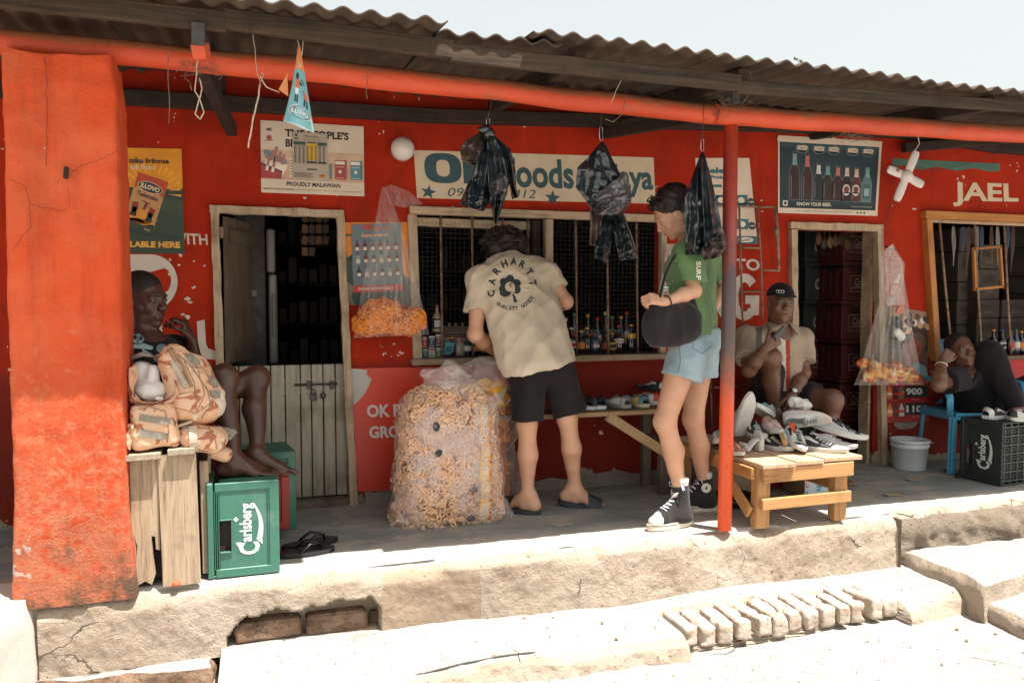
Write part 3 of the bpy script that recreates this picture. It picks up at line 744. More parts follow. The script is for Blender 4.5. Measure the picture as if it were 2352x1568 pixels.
c4_=PZ(2258,1378,-.29);c5=PZ(2352,1424,-.29);c6=PZ(2440,1452,-.29)
slab('right_lower_step',[(c1.x+.02,c1.y-.03),(c4_.x,c4_.y),(c5.x,c5.y),(c6.x,c6.y),(c6.x+3,c6.y+.1),(c6.x+3,c3.y+.05)],-.295,-.42,M_ground,M_face,.012)
e0=PZ(232,1560,-.30);e1=PZ(500,1525,-.30)
slab('left_lower_step',[(e0.x-.1,e0.y+.02),(e1.x-.01,e1.y-.03),(e1.x-.01,-1.10),(e0.x-.35,-1.12)],-.300,-.44,M_ground,M_brick_dk,.014)
wl_=MB()
A=PZ(-120,1500,.02);B=PZ(84,1372,.02);Cc=PZ(38,1326,.02)
slab('whitewashed_plinth',[(A.x-1.0,A.y-.1),(A.x,A.y),(B.x-.012,B.y+.01),(X0-.012,-.92),(A.x-1.0,-.9)],.02,-.42,M_white,M_white,.008)
pb_=MB();rs_=random.Random(77)
for i in range(420):
 x=rs_.uniform(-1.6,5.2);y=rs_.uniform(-3.2,-1.60)if i<340 else rs_.uniform(-1.5,-1.15);z=-.372 if y<-1.58 else-.278
 if y>-1.58 and(x<LX0+.1 or x>3.2):continue
 r_=rs_.choice((.003,.004,.005,.006,.009));pb_.ball((x,y,z+r_*.3),(r_,r_*rs_.uniform(.6,1),r_*.7),M_face if i%4 else M_brick,6,4,jit=.25)
tag(link('gravel',pb_.mesh('gravel')),'scattered grit and small stones on the dusty ground before the steps','gravel',kind='stuff')
# ------ shop building
shop=thing('shop_building','long low shop front in flaking red paint with painted lettering, doors and barred windows','building',(0,0,0))
d1=(PY(503,700).x,PY(797,800).x,.03,PY(640,491).z)
w1=(PY(948,650).x,PY(1520,650).x,PY(1200,822).z,PY(1200,497).z)
d2=(PY(1824,700).x,PY(2010,750).x,.005,PY(1900,528).z)
w2=(PY(2128,650).x,7.0,PY(2250,818).z,PY(2250,503).z)
WX0,WX1,WT=-3.4,8.0,2.30
TH=.10
xs=sorted(set([WX0,WX1]+[a for o in(d1,w1,d2,w2)for a in o[:2]]));zs=sorted(set([-.02,WT]+[a for o in(d1,w1,d2,w2)for a in o[2:]]))
def solid(i,j):
 if not(0<=i<len(xs)-1 and 0<=j<len(zs)-1):return False
 x=(xs[i]+xs[i+1])/2;z=(zs[j]+zs[j+1])/2
 return not any(o[0]<x<o[1]and o[2]<z<o[3]for o in(d1,w1,d2,w2))
wb=MB()
for i in range(len(xs)-1):
 for j in range(len(zs)-1):
  if not solid(i,j):continue
  a,b_,c,d=xs[i],xs[i+1],zs[j],zs[j+1]
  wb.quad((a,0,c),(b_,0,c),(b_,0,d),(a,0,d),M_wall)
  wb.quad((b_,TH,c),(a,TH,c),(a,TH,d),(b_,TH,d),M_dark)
  if not solid(i-1,j):wb.quad((a,TH,c),(a,0,c),(a,0,d),(a,TH,d),M_wall)
  if not solid(i+1,j):wb.quad((b_,0,c),(b_,TH,c),(b_,TH,d),(b_,0,d),M_wall)
  if not solid(i,j+1):wb.quad((a,0,d),(b_,0,d),(b_,TH,d),(a,TH,d),M_wall)
  if not solid(i,j-1):wb.quad((a,TH,c),(b_,TH,c),(b_,0,c),(a,0,c),M_wall)
part('wall',wb,shop)
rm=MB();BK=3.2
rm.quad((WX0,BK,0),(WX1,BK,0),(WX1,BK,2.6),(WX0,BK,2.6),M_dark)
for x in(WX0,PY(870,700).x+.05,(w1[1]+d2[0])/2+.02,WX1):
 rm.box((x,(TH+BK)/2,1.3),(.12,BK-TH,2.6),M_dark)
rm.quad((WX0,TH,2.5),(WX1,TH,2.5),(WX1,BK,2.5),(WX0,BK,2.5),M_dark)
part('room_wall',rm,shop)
pl=MB()
def plinth(u,v):
 x=d1[1]+.09+(d2[0]-.10-d1[1]-.09)*u;hgt=.060+.04*nz((x,0,0),1.7)+.03*nz((x,0,0),7);z=hgt*(1-v)
 return Vector((x,-.002-.032*v-.02*nz((x,0,z),6)*v-.006*nz((x,0,z),22)*v,z-.003))
pl.grid(260,10,plinth,concrete('plinth_render',(.26,.235,.19),(.20,.175,.14),(.12,.09,.07),.55,.7,.01,False,4));part('plinth',pl,shop)
fk=MB();Mflk=pm('bare_plaster',(.24,.22,.185),(.17,.15,.12),rough=.95,scale=14,bs=.5)
for(qx,qy,rx,rz_)in((1290,1175,.032,.045),(1355,1178,.05,.03),(1405,1150,.04,.05),(1490,1145,.018,.03),(1535,1128,.014,.03),(1240,1150,.03,.04),(2080,970,.10,.05),(880,1120,.05,.03),(1660,1090,.03,.02)):
 c=PY(qx,qy);P=[(c.x+rx*math.cos(a)*(1+.45*nz((math.cos(a),math.sin(a),qx),2.2)),c.z+rz_*math.sin(a)*(1+.45*nz((math.cos(a),math.sin(a),qy),2.2)))for a in[2*math.pi*i/22 for i in range(22)]]
 fk.add([(x,-.0018,z)for x,z in P],[tuple(range(22))],Mflk)
part('flaked_patch',fk,shop,kind='stuff')
def rough_bar(mb,p,q,w,h,mat,n=14,amp=.006):
 """thick uneven bar between two points (mortar-like door casings)"""
 p=Vector(p);q=Vector(q);d=(q-p).normalized();up=Vector((0,1,0));sd=d.cross(up).normalized()
 vs=[];ring=[(-1,-1),(-1,0),(-1,1),(0,1),(1,1),(1,0),(1,-1),(0,-1)]
 for i in range(n+1):
  c=p+(q-p)*i/n
  for(a,b_)in ring:
   v=c+sd*a*w/2+up*b_*h/2;v+=(sd*nz(v,14)+up*nz(v,14,5)*.5)*amp;vs.append(v)
 fs=[(i*8+j,i*8+(j+1)%8,(i+1)*8+(j+1)%8,(i+1)*8+j)for i in range(n)for j in range(8)]
 fs+=[tuple(range(8))[::-1],tuple(n*8+j for j in range(8))]
 mb.add(vs,fs,mat)
fr=part('door_frame',MB().box((0,0,-5),(.01,.01,.01),M_frame),shop)if False else None
def casing(name,segs,mat,w,dpt,y=-.012,amp=.006):
 f=MB()
 for k,(p_,q_)in enumerate(segs):rough_bar(f,(p_[0],y-.0015*k,p_[1]),(q_[0],y-.0015*k,q_[1]),w,dpt,mat,26,amp)
 return part(name,f,shop)
P2=lambda qx,qy:(PY(qx,qy,-.01).x,PY(qx,qy,-.01).z)
casing('door_frame',[(P2(493,488),P2(506,840)),(P2(482,481),P2(789,492)),(P2(781,496),P2(812,1158)),(P2(506,840),P2(512,1160))],M_frame,.040,.05)
casing('door_frame',[(P2(1819,528),P2(1826,1068)),(P2(1811,518),P2(2022,525)),(P2(2015,530),P2(2026,1066))],M_frame,.045,.05)
j=MB();rough_bar(j,(d2[1]-.002,.075,0),(d2[1]-.002,.075,d2[3]),.03,.09,M_frame_x,20,.008);part('door_frame',j,shop)
wf=part('window_frame',MB().bar((w1[0]-.02,-.012,w1[3]+.012),(w1[1]+.02,-.012,w1[3]+.012),.055,.045,M_frame_x,bev=.003),shop)
fmb=MB();fmb.bar((w1[0]+.022,-.008,w1[2]),(w1[0]-.005,-.008,w1[3]-.012),.05,.045,M_frame,bev=.003);part('window_frame',fmb,shop)
fmb=MB();fmb.bar((w1[1]+.0,-.008,w1[2]),(w1[1]-.0,-.008,w1[3]-.012),.04,.04,M_frame,bev=.003);part('window_frame',fmb,shop)
xm=PY(1258,650).x;fmb=MB();fmb.bar((xm,-.006,w1[2]+.01),(xm,-.006,w1[3]-.014),.05,.045,M_frame,bev=.003);part('mullion',fmb,shop)
fmb=MB();fmb.bar((xm-.06,.05,w1[2]+.01),(xm-.06,.05,w1[3]-.014),.05,.04,M_roofwood,bev=.003);part('mullion',fmb,shop)
fmb=MB();fmb.bar((w1[0]-.02,-.03,w1[2]-.005),(w1[1]+.03,-.03,w1[2]-.005),.11,.035,M_wood_x,bev=.004);part('window_sill',fmb,shop)
fmb=MB();fmb.bar((w1[0]+.03,.045,w1[3]-.045),(xm-.10,.045,w1[3]-.05),.02,.05,M_frame_x,bev=.002);part('inner_rail',fmb,shop)
for q_ in(1012,1084,1155,1212,1322,1394,1462):
 a=PY(q_,500,.03);c=PY(q_+3,815,.03);b=MB();b.tube([(a.x,.03,w1[3]-.01),((a.x+c.x)/2+.003,.03,.7*w1[2]+.3*w1[3]),(c.x,.03,w1[2]+.01)],.0075,M_rust,8);part('window_bar',b,shop)
mesh_w=MB();Mmesh=pm('wire_mesh',(.06,.05,.04),(.03,.025,.02),rough=.6,scale=30)
x=w1[0]+.03
while x<w1[1]-.01:
 mesh_w.bar((x,.012,w1[2]+.01),(x+.004,.012,w1[3]-.02),.0011,.0011,Mmesh);x+=.027
z=w1[2]+.02
while z<w1[3]-.02:
 mesh_w.bar((w1[0]+.03,.0135,z),(w1[1]-.01,.0135,z+.003),.0011,.0011,Mmesh);z+=.027
part('wire_mesh',mesh_w,shop)
a=PY(2122,505);c=PY(2143,832)
fmb=MB();fmb.bar((c.x,-.015,w2[2]-.02),(a.x,-.015,w2[3]-.016),.05,.075,M_orange_z,bev=.003);part('window_frame',fmb,shop)
fmb=MB();fmb.bar((a.x-.03,-.018,w2[3]+.012),(w2[1],-.018,w2[3]+.004),.06,.055,M_orange_x,bev=.003);part('window_frame',fmb,shop)
fmb=MB();fmb.bar((a.x+.02,.02,w2[3]-.025),(w2[1],.02,w2[3]-.03),.02,.02,M_frame_x);part('inner_rail',fmb,shop)
for(qa,qb)in((2157,2187),(2238,2255),(2306,2322),(2374,2392),(2450,2462)):
 a_=PY(qa,518,.03);c_=PY(qb,815,.03);b=MB();b.tube([(a_.x,.03,w2[3]-.015),((a_.x+c_.x)/2-.004,.03,(w2[2]+w2[3])/2),(c_.x,.03,w2[2]+.005)],.0085,M_rust,8);part('window_bar',b,shop)
fmb=MB();fmb.bar((c.x+.02,.09,w2[2]-.016),(w2[1],.09,w2[2]-.016),.24,.03,M_bench_old,bev=.003);part('window_sill',fmb,shop)
hd=MB();zt=PY(650,838,.05).z;yb=.045
half=part('half_door',MB().bar((d1[0]+.01,yb+.03,zt-.12),(d1[1]-.01,yb+.03,zt-.12),.03,.08,M_doorwood),shop)
edges=[520,549,584,622,655,690,715,742,770,797]
for i in range(len(edges)-1):
 a=PY(edges[i],900,yb).x;c=PY(edges[i+1],900,yb).x;b=MB()
 b.box(((a+c)/2,yb,(zt+.045)/2),(c-a-.006,.022,zt-.045),M_doorwood,bev=.004,rot=(0,.0,0));part('plank',b,half)
bo=MB();a=PY(676,884,yb-.02);c=PY(775,881,yb-.02);bo.tube([a,c],.006,M_iron,8)
for q_ in(709,762):p_=PY(q_,884,yb-.017);bo.box(p_,(.025,.012,.045),M_iron,bev=.004)
p_=PY(742,908,yb-.015);bo.lathe([(.016,0),(.016,.01),(.008,.012)],M_iron,12,Matrix.Translation(p_)@Matrix.Rotation(R(90),4,'X'));part('bolt',bo,half)
pk=MB();p_=PY(720,912,yb-.035);pk.box(p_,(.034,.018,.04),M_iron,bev=.005);pk.tube([p_+Vector((-.011,0,.015)),p_+Vector((-.011,0,.035)),p_+Vector((0,0,.045)),p_+Vector((.011,0,.035)),p_+Vector((.011,0,.015))],.0035,M_iron,6)
part('padlock',pk,half)
th=MB();th.box(((d1[0]+d1[1])/2,.08,.016),(d1[1]-d1[0],.24,.04),M_face_dark,bev=.008);part('threshold',th,shop)
hx=d1[0]+.03;ang=R(72);sd=Vector((math.cos(ang),math.sin(ang),0));wd=.40;z1s=d1[3]-.015;z0s=zt+.01
leaf=part('shutter_leaf',MB().bar(Vector((hx,.08,z1s-.10))+Vector((.018,0,0)),Vector((hx,.08,z1s-.10))+sd*wd+Vector((.018,0,0)),.02,.07,M_shutter),shop)
for i in range(5):
 a=Vector((hx,.08,0))+sd*(wd*i/5+.004);c=Vector((hx,.08,0))+sd*(wd*(i+1)/5-.004);b=MB()
 b.bar(Vector(((a.x+c.x)/2,(a.y+c.y)/2,z0s)),Vector(((a.x+c.x)/2,(a.y+c.y)/2,z1s)),wd/5-.007,.018,M_shutter,up=sd.cross(Vector((0,0,1))));part('plank',b,leaf)
hg=MB();hg.box((hx-.012,.02,z1s-.09),(.02,.02,.06),M_rust,bev=.003);part('hinge',hg,leaf)
ca=PY(20,1340,-1.14);cb=PY(293,1372,-1.14)
cx0,cx1=PY(14,760,-1.14).x,PY(284,760,-1.14).x
cm=MB();NZc=90
cfoot=[(cx0,-1.14),(cx1,-1.14),(cx1,-.86),(cx0,-.86)]
P=[]
for i in range(4):
 a=Vector(cfoot[i]);c=Vector(cfoot[(i+1)%4]);k=26
 for j_ in range(k):P.append(a+(c-a)*j_/k)
vs=[];m_=len(P);ctop=2.035
for hI in range(NZc+1):
 z=-.02+(ctop+.02)*hI/NZc
 for i,pnt in enumerate(P):
  v=Vector((pnt.x,pnt.y,z));s=hI/NZc
  kx=(pnt.x-cx0)/(cx1-cx0);fl=max(0,1-z/.5)**2
  v.x+=(kx-.5)*.04*fl-.012*s*(kx-.5)
  if s>.93 and kx>.8:v.x-=(s-.93)*.7*(kx-.8)/.2*.3
  r_=.010
  cn=min(min(abs(pnt.x-cx0),abs(pnt.x-cx1))+min(abs(pnt.y+1.14),abs(pnt.y+.86)),.04)
  ctr=Vector(((cx0+cx1)/2,-1.0));d=(Vector((ctr.x,ctr.y))-pnt).normalized()
  v.x+=d.x*r_*(1-cn/.04)**2;v.y+=d.y*r_*(1-cn/.04)**2
  v.x+=.005*nz(v,4)+.004*nz(v,19)+.0015*nz(v,60);v.y+=.014*nz(v,3,4)+.005*nz(v,17)+.002*nz(v,60,2)
  if hI==NZc:v.z+=.02*nz(v,9)
  vs.append(v)
cm.add(vs,[(h*m_+i,h*m_+(i+1)%m_,(h+1)*m_+(i+1)%m_,(h+1)*m_+i)for h in range(NZc)for i in range(m_)],M_col,True)
cm.add(vs[-m_:],[tuple(range(m_))],M_col)
colo=solo('brick_column',cm,'broad square column in bright orange-red plaster, chipped and sooty at its foot','column')
ht=MB();hp=PY(152,397,-1.155)
ht.box(hp,(.016,.02,.045),M_dark,rot=(0,.1,0),bev=.004);part('hole',ht,colo)
ck=MB();Mck=pm('crack',(.24,.045,.018),(.17,.03,.014),rough=.95,scale=20)
def crack(pts,w,Y=-1.1525):
 Q=[]
 for i in range(len(pts)-1):
  for j_ in range(8):t=j_/8;Q.append((pts[i][0]*(1-t)+pts[i+1][0]*t,pts[i][1]*(1-t)+pts[i+1][1]*t))
 Q.append(pts[-1])
 L=[]
 for i,(x,y)in enumerate(Q):L.append(PY(x+5*nz((x,y,1),.13),y+5*nz((x,y,6),.13),Y))
 ck.tube(L,w*.6,Mck,5)
crack([(160,402),(190,380),(240,365),(268,345)],.0016);crack([(20,412),(60,430),(68,470),(150,485)],.0018)
crack([(68,470),(70,520),(30,575)],.0014);crack([(155,430),(160,475)],.0012)
crack([(103,135),(108,260),(106,380)],.0022)
part('crack',ck,colo,kind='stuff')
# ------ veranda roof
roof=thing('veranda_roof','low veranda roof of dark corrugated sheets on rough timbers and a round orange beam','roof',(0,0,0))
SL=.085
def rz(x,y):return 2.150+.012*math.sin(x*.9+1)+SL*(y+1.45)
PER=.100
def sheet(x0,x1,y0,y1,lift,curl=0.0,tilt=0.0):
 b=MB();nx_=int((x1-x0)/PER*8);ny_=10
 def fn(u,v,k=0):
  x=x0+(x1-x0)*u;y=y0+(y1-y0)*v+.006*nz((x,0,0),3)
  z=rz(x,y)+lift+.011*math.cos(2*math.pi*x/PER)+.006*nz((x,y,2),1.5)+tilt*(u-.5)
  if curl:z+=curl*max(0,u-.8)/.2*math.sin(u*30)*.3+curl*max(0,(u-.9))*4*(1-v)
  return Vector((x,y,z-.006*k))
 b.grid(nx_,ny_,lambda u,v:fn(u,v,0),M_sheet);b.grid(nx_,ny_,lambda u,v:fn(u,1-v,1),M_sheet)
 b.grid(nx_,2,lambda u,v:fn(u,0,1-v),M_sheet);b.grid(2,ny_,lambda u,v:fn(1,v,1-u),M_sheet)
 part('roof_sheet',b,roof)
ex=lambda qx:PY(qx,100,-1.45).x
sheet(-3.2,ex(200),-1.50,1.2,.012);sheet(ex(190),ex(1022),-1.505,1.2,.020,curl=.03,tilt=-.02)
sheet(ex(1010),ex(1300),-1.405,1.2,.000,tilt=.0);sheet(ex(1222),ex(1660),-1.47,1.2,.020,tilt=-.01,curl=.012)
sheet(ex(1640),ex(2120),-1.46,1.2,.014,tilt=-.0);sheet(ex(2100),ex(2120)+1.2,-1.45,1.2,.008);sheet(ex(2120)+1.15,8.4,-1.45,1.2,.012)
sheet(-3.2,2.0,1.1,3.6,.03);sheet(1.95,8.4,1.1,3.6,.03)
def fpath(q):return PY(q[0],q[1],-1.375)
def timber(name,pts,w,h,mat,up=(0,0,1)):
 b=MB()
 for i in range(len(pts)-1):
  rough=0
  b.bar(pts[i],pts[i+1],w,h,mat,up=up,bev=.004)
 return part(name,b,roof)
timber('fascia_board',[fpath((-60,-14)),fpath((520,52))],.03,.072,M_fascia)
timber('fascia_board',[fpath((515,44)),fpath((1040,116))],.034,.072,M_fascia)
timber('fascia_board',[fpath((1030,122)),fpath((1700,192))],.03,.070,M_fascia)
timber('fascia_board',[fpath((1690,200)),fpath((2352,246)),fpath((2700,262))],.028,.055,M_fascia)
timber('wall_plate',[Vector((-3.3,-.04,2.115)),Vector((PY(1000,283,-.07).x,-.04,2.155)),Vector((PY(1780,300,-.07).x,-.04,2.245)),Vector((PY(2080,300,-.07).x,-.04,2.265)),Vector((PY(2300,300,-.07).x,-.04,2.215)),Vector((8,-.04,2.20))],.07,.07,M_roofwood)
timber('purlin',[Vector((-3.3,-.55,2.18)),Vector((8,-.55,2.19))],.05,.05,M_roofwood)
for(qx,qy,X2,a)in((455,78,None,0),):
 pass
def rafter(xa,xb,ya=-1.36,yb=.3,w=.05,h=.07,dz=-.045):
 b=MB();b.bar((xa,ya,rz(xa,ya)+dz),(xb,yb,rz(xb,yb)+dz),w,h,M_roofwood,bev=.004);part('rafter',b,roof)
xr=PY(455,80,-1.36).x
for xx in(xr,PY(1320,180,-1.3).x,PY(1690,215,-1.3).x,PY(2250,260,-1.3).x,xr-1.3,5.6):rafter(xx,xx+.02)
s1=MB();a=PY(470,172,-.98);c=PY(532,300,-.03);s1.bar(a,c,.05,.06,M_roofwood,bev=.004);part('strut',s1,roof)
s1=MB();a=PY(1655,262,-.98);c=PY(1385,308,-.03);s1.bar(a,c,.05,.055,M_roofwood,bev=.004);part('strut',s1,roof)
s1=MB();a=PY(2075,340,-.05);c=PY(2330,318,-.20);s1.bar(a,c,.06,.06,M_roofwood,bev=.004);part('strut',s1,roof)
st=MB();a=PY(455,52,-1.40);c=PY(455,104,-1.40);st.bar(a,c,.045,.012,M_iron,up=(0,1,0),bev=.002);st.bar(a+Vector((0,.04,-.06)),c+Vector((.01,.06,-.03)),.05,.05,M_beam,bev=.004);part('strap_iron',st,roof)
st=MB();a=PY(1690,208,-1.2);c=PY(1690,238,-1.2);st.bar(a,c,.04,.012,M_iron,up=(0,1,0),bev=.002);part('strap_iron',st,roof)
bpts=[(-420,62),(-60,88),(60,100),(180,113),(330,127),(480,143),(600,153),(760,168),(900,184),(1050,199),(1200,215),(1350,231),(1500,248),(1680,266)]
L=[PY(x,y,-1.02)for x,y in bpts]
def knob(L,r,seed):
 out=[];rr=[]
 for i in range(len(L)-1):
  for j_ in range(6):
   t=j_/6;v=L[i]*(1-t)+L[i+1]*t;v=v+Vector((0,nz(v,3,seed),nz(v,3,seed+3)))*.010;out.append(v);rr.append(r*(1+.12*nz(v,2.4,seed)+.04*nz(v,9,seed)))
 out.append(L[-1]);rr.append(r);return out,rr
b=MB();pth,rr=knob(L,.048,1);b.tube(pth,rr,M_beam,18);part('round_beam',b,roof)
L=[PY(x,y,-1.035)for x,y in((1640,260),(1760,272),(1900,282),(2050,290),(2200,299),(2352,308),(2550,322),(2900,340))]
b=MB();pth,rr=knob(L,.048,5);b.tube(pth,rr,M_beam,18);part('round_beam',b,roof)
def post_mat():
 m,nt,b=base('post_paint_and_shade');v=tex_coord(nt);sp=N(nt,'ShaderNodeSeparateXYZ');nt.links.new(v,sp.inputs[0])
 z=math_(nt,'ADD',sp.outputs['Z'],math_(nt,'MULTIPLY',math_(nt,'SUBTRACT',ntex(nt,v,14,7,.7),.5),.45))
 col=ramp(nt,math_(nt,'DIVIDE',z,2.1),[(.0,(.70,.088,.016)),(.29,(.66,.075,.016)),(.37,(.20,.075,.045)),(.42,(.085,.062,.055)),(.60,(.09,.060,.055)),(.68,(.33,.060,.045)),(.80,(.40,.055,.035)),(.96,(.56,.07,.03))])  # paint tones up the post; step above the foot paints the eave's shadow edge
 col=mixc(nt,ramp(nt,ntex(nt,v,45,5,.7),[(.60,(0,0,0)),(.66,(.8,.8,.8))]),col,(.16,.075,.05))
 nt.links.new(col,b.inputs['Base Color']);b.inputs['Roughness'].default_value=.42
 bump(nt,b,ntex(nt,v,60,5),.25,.003);return m
pb=PZ(1664,1216,0);pt=PY(1679,270,-1.02)
b=MB();b.tube([pb,pb*.5+pt*.5+Vector((.004,0,0)),pt+Vector((0,0,.0))],.0345,post_mat(),24)
solo('steel_post',b,'round steel post, orange at foot and black halfway, beside the woman','post')
# ------ lettering painted on the wall
I_cream=pm('painted_cream',(.62,.50,.35),(.56,.44,.30),rough=.7,scale=12,dirt=(.35,.20,.12),dlo=.62,dhi=.75)
I_white=pm('painted_white',(.60,.53,.46),(.54,.46,.38),rough=.7,scale=12,dirt=(.40,.16,.10),dlo=.60,dhi=.72,dscale=9)
I_teal=pm('painted_teal',(.030,.085,.098),(.025,.07,.08),rough=.6,scale=12)
def wtext(t,TL,TR,BR,BL,mat,bold=.04,shear=0,name='painted_lettering',Y=-.003,space=1.0):
 m=MB();fn=wallquad(TL,TR,BR,BL,Y);vs,fs,_=text2d(t,bold,shear,space);m.add([fn(u,v)for u,v in vs],fs,mat);return part(name,m,shop)
m=MB();fn=wallquad((950,345),(1501,362),(1506,468),(958,455),-.0015);m.grid(12,4,lambda u,v:fn(u,v),I_cream)
sign=part('painted_name_panel',m,shop)
m=MB();p=Print(m,fn)
p.ring(.105,.655,.070,.290,.0,I_teal);p.k=2
P=[]
def oring(cx,cy,rx,ry,ix,iy,n=32):
 Q=[]
 for i in range(n+1):
  a=2*math.pi*i/n;e=lambda c:math.copysign(abs(c)**.72,c);Q+=[(cx+rx*e(math.cos(a)),cy+ry*e(math.sin(a))),(cx+ix*e(math.cos(a)),cy+iy*e(math.sin(a)))]
 p.put(Q,[(2*i+1,2*i,2*i+2,2*i+3)for i in range(n)],I_teal)
m=MB();p=Print(m,fn);p.k=2;oring(.108,.640,.072,.315,.026,.175)
p.poly([(.186,.955),(.232,.955),(.232,.66),(.262,.955),(.312,.955),(.262,.62),(.318,.33),(.266,.33),(.232,.56),(.232,.33),(.186,.33)],I_teal)
p.text('Foods',.345,.27,.640,.90,I_teal,bold=.03)
p.text('Malaya',.675,.13,.992,.84,I_teal,bold=.03)
p.text('0999 213 412',.120,.055,.475,.235,I_teal,bold=.0,shear=.25)
for cx,cy,r_,rt in((.045,.13,.155,.2),(.545,.07,.175,.1),(.985,.02,.15,0)):p.star(cx,cy,r_,I_teal,asp=.20,rot=rt)
part('painted_lettering',m,shop)
wtext('JAEL',(2188,418),(2338,422),(2340,476),(2189,474),I_cream,.03)
wtext('WITH',(392,534),(476,538),(478,563),(394,560),I_white,.025)
wtext('WITH TO',(1568,590),(1744,595),(1746,622),(1570,618),I_white,.03)
def bigG(cx,cy,rx,ry,w):
 m=MB();c=PY(cx,cy,-.003);sx=abs(PY(cx+10,cy,-.003).x-c.x)/10;sz=abs(PY(cx,cy+10,-.003).z-c.z)/10
 def arc(a0,a1,n=26):
  Q=[]
  for i in range(n+1):a=R(a0+(a1-a0)*i/n);Q+=[(c.x+rx*sx*math.cos(a),c.y,c.z+ry*sz*math.sin(a)),(c.x+(rx-w)*sx*math.cos(a),c.y,c.z+(ry-w)*sz*math.sin(a))]
  m.add(Q,[(2*i,2*i+1,2*i+3,2*i+2)for i in range(n)],I_white)
 arc(42,360-44)
 B=lambda x0,y0,x1,y1:m.add([(c.x+x0*sx,c.y+.0004,c.z-y1*sz),(c.x+x1*sx,c.y+.0004,c.z-y1*sz),(c.x+x1*sx,c.y+.0004,c.z-y0*sz),(c.x+x0*sx,c.y+.0004,c.z-y0*sz)],[(0,1,2,3)],I_white)
 B(2,-4,rx,16);B(rx-w,16,rx,ry-12);part('painted_lettering',m,shop)
bigG(1710,682,34,54,20)
wtext('N',(1610,632),(1672,632),(1673,734),(1611,734),I_white,.06)
m=MB();c=PY(360,640,-.003)
def wq(x,y):q=PY(x,y,-.003);return(q.x,q.y,q.z)
O,Ii=[],[]
for i in range(21):
 a=R(90-215*i/20);O.append((346+62*math.cos(a),648-64*math.sin(a)));Ii.append((376+27*math.cos(a)*.62,644-28*math.sin(a)))
Q=[(270,584)]+O[:16]+Ii[::-1][5:]+[(330,660),(270,670)]
Lq=[wq(*q)for k in range(16)for q in(O[k],Ii[k])];m.add(Lq,[(2*i+1,2*i,2*i+2,2*i+3)for i in range(15)],I_white);m.add([wq(260,584),wq(346,584),wq(376,616),wq(260,650)],[(3,2,1,0)],I_white)
part('painted_lettering',m,shop)
m=MB();U=[(452,738),(470,734),(473,788),(478,800),(496,806),(496,826),(470,824),(456,808)];m.add([wq(*q)for q in U],[tuple(range(8))[::-1]],I_white)
part('painted_lettering',m,shop);m=MB();m.add([wq(*q)for q in((355,736),(372,737),(374,800),(354,800))],[(3,2,1,0)],I_white);part('painted_lettering',m,shop)
m=MB();rs=random.Random(4)
for(x,y,r_)in((445,660,5),(430,686,7),(436,694,5),(420,722,5),(432,728,7),(410,545,4),(470,610,3),(700,455,4),(1040,478,6),(1420,480,5),(2100,480,4),(905,790,3),(1110,290,3)):
 n=9;m.add([wq(x+r_*(1+rs.uniform(-.4,.4))*math.cos(2*math.pi*i/n),y+.6*r_*(1+rs.uniform(-.4,.4))*math.sin(2*math.pi*i/n))for i in range(n)],[tuple(range(n))],I_white)
part('paint_chip',m,shop,kind='stuff')
m=MB();f_=wallquad((2050,364),(2296,376),(2297,392),(2050,384),-.003);m.grid(20,2,lambda u,v:f_(u,v+(.2*math.sin(u*19)if v<.5 else 0)),ink(70,110,95));part('painted_strip',m,shop)
# ------ sheets on the wall
def poster(name,label,cat,TL,TR,BR,BL,paper,Y=-.006,warp=.004,group=None):
 f_=wallquad(TL,TR,BR,BL,Y,0);m=MB();m.grid(18,14,lambda u,v:f_(u,v),paper);m.grid(18,14,lambda u,v:f_(u,1-v,-.0012),paper)
 c=f_(.5,.5);t=thing(name,label,cat,tuple(c),group=group);part('sheet',m,t)
 pr=MB();P=Print(pr,lambda u,v,l:f_(u,v,l+.0005),.0005);return t,pr,P
paper=pm('cream_paper',(.68,.57,.45),(.62,.50,.38),rough=.45,scale=5)
def vgrid(P,x0,x1,rows,mat,w=.45,h=.5,k=3,seed=1,cols=1):
 rs=random.Random(seed)
 for r_ in range(len(rows)-1):
  for c in range(cols):
   a=x0+(x1-x0)*c/cols;b_=x0+(x1-x0)*(c+1)/cols;ln=rs.uniform(.55,.95)*(b_-a)
   P.rect(a,rows[r_],a+ln*w*2 if w<.5 else a+ln,rows[r_]+(rows[r_+1]-rows[r_])*h,mat,k)
t,m,P=poster('advertising_poster','orange and dark green sugar poster partly hidden by the column','poster',(225,338),(417,342),(424,583),(228,580),ink(232,150,28))
G=ink(48,66,50);O=ink(190,74,36);Kf=ink(196,146,92);K=ink(42,36,34);Wc=ink(228,205,170);Y1=ink(240,180,60)
P.poly([(0,.0),(1,.0),(1,.625),(.86,.61),(.7,.63),(.55,.60),(.35,.64),(0,.60)],G,1)
P.poly([(.2,.22),(.95,.12),(.99,.16),(.3,.27)],ink(40,56,44),2);P.poly([(.55,.45),(1,.35),(1,.5),(.7,.55)],ink(58,76,58),2)
for i in range(15):
 a=R(170-170*i/14-5);c0=(.62,.58);r0,r1=.20,.36
 P.poly([(c0[0]+r0*math.cos(a),c0[1]+r0*.8*math.sin(a)),(c0[0]+r1*math.cos(a-.035),c0[1]+r1*.8*math.sin(a-.035)),(c0[0]+r1*math.cos(a+.035),c0[1]+r1*.8*math.sin(a+.035))],Y1,2)
P.text('Nambani tsiku lirilonse',-.16 if False else .02,.855,.84,.905,K,3,.03);P.text('ndi Illovo',.38,.795,.68,.845,Wc,3,.02)
A=lambda u,v:(.27+u*.345+v*.207,.27-u*.09+v*.50)
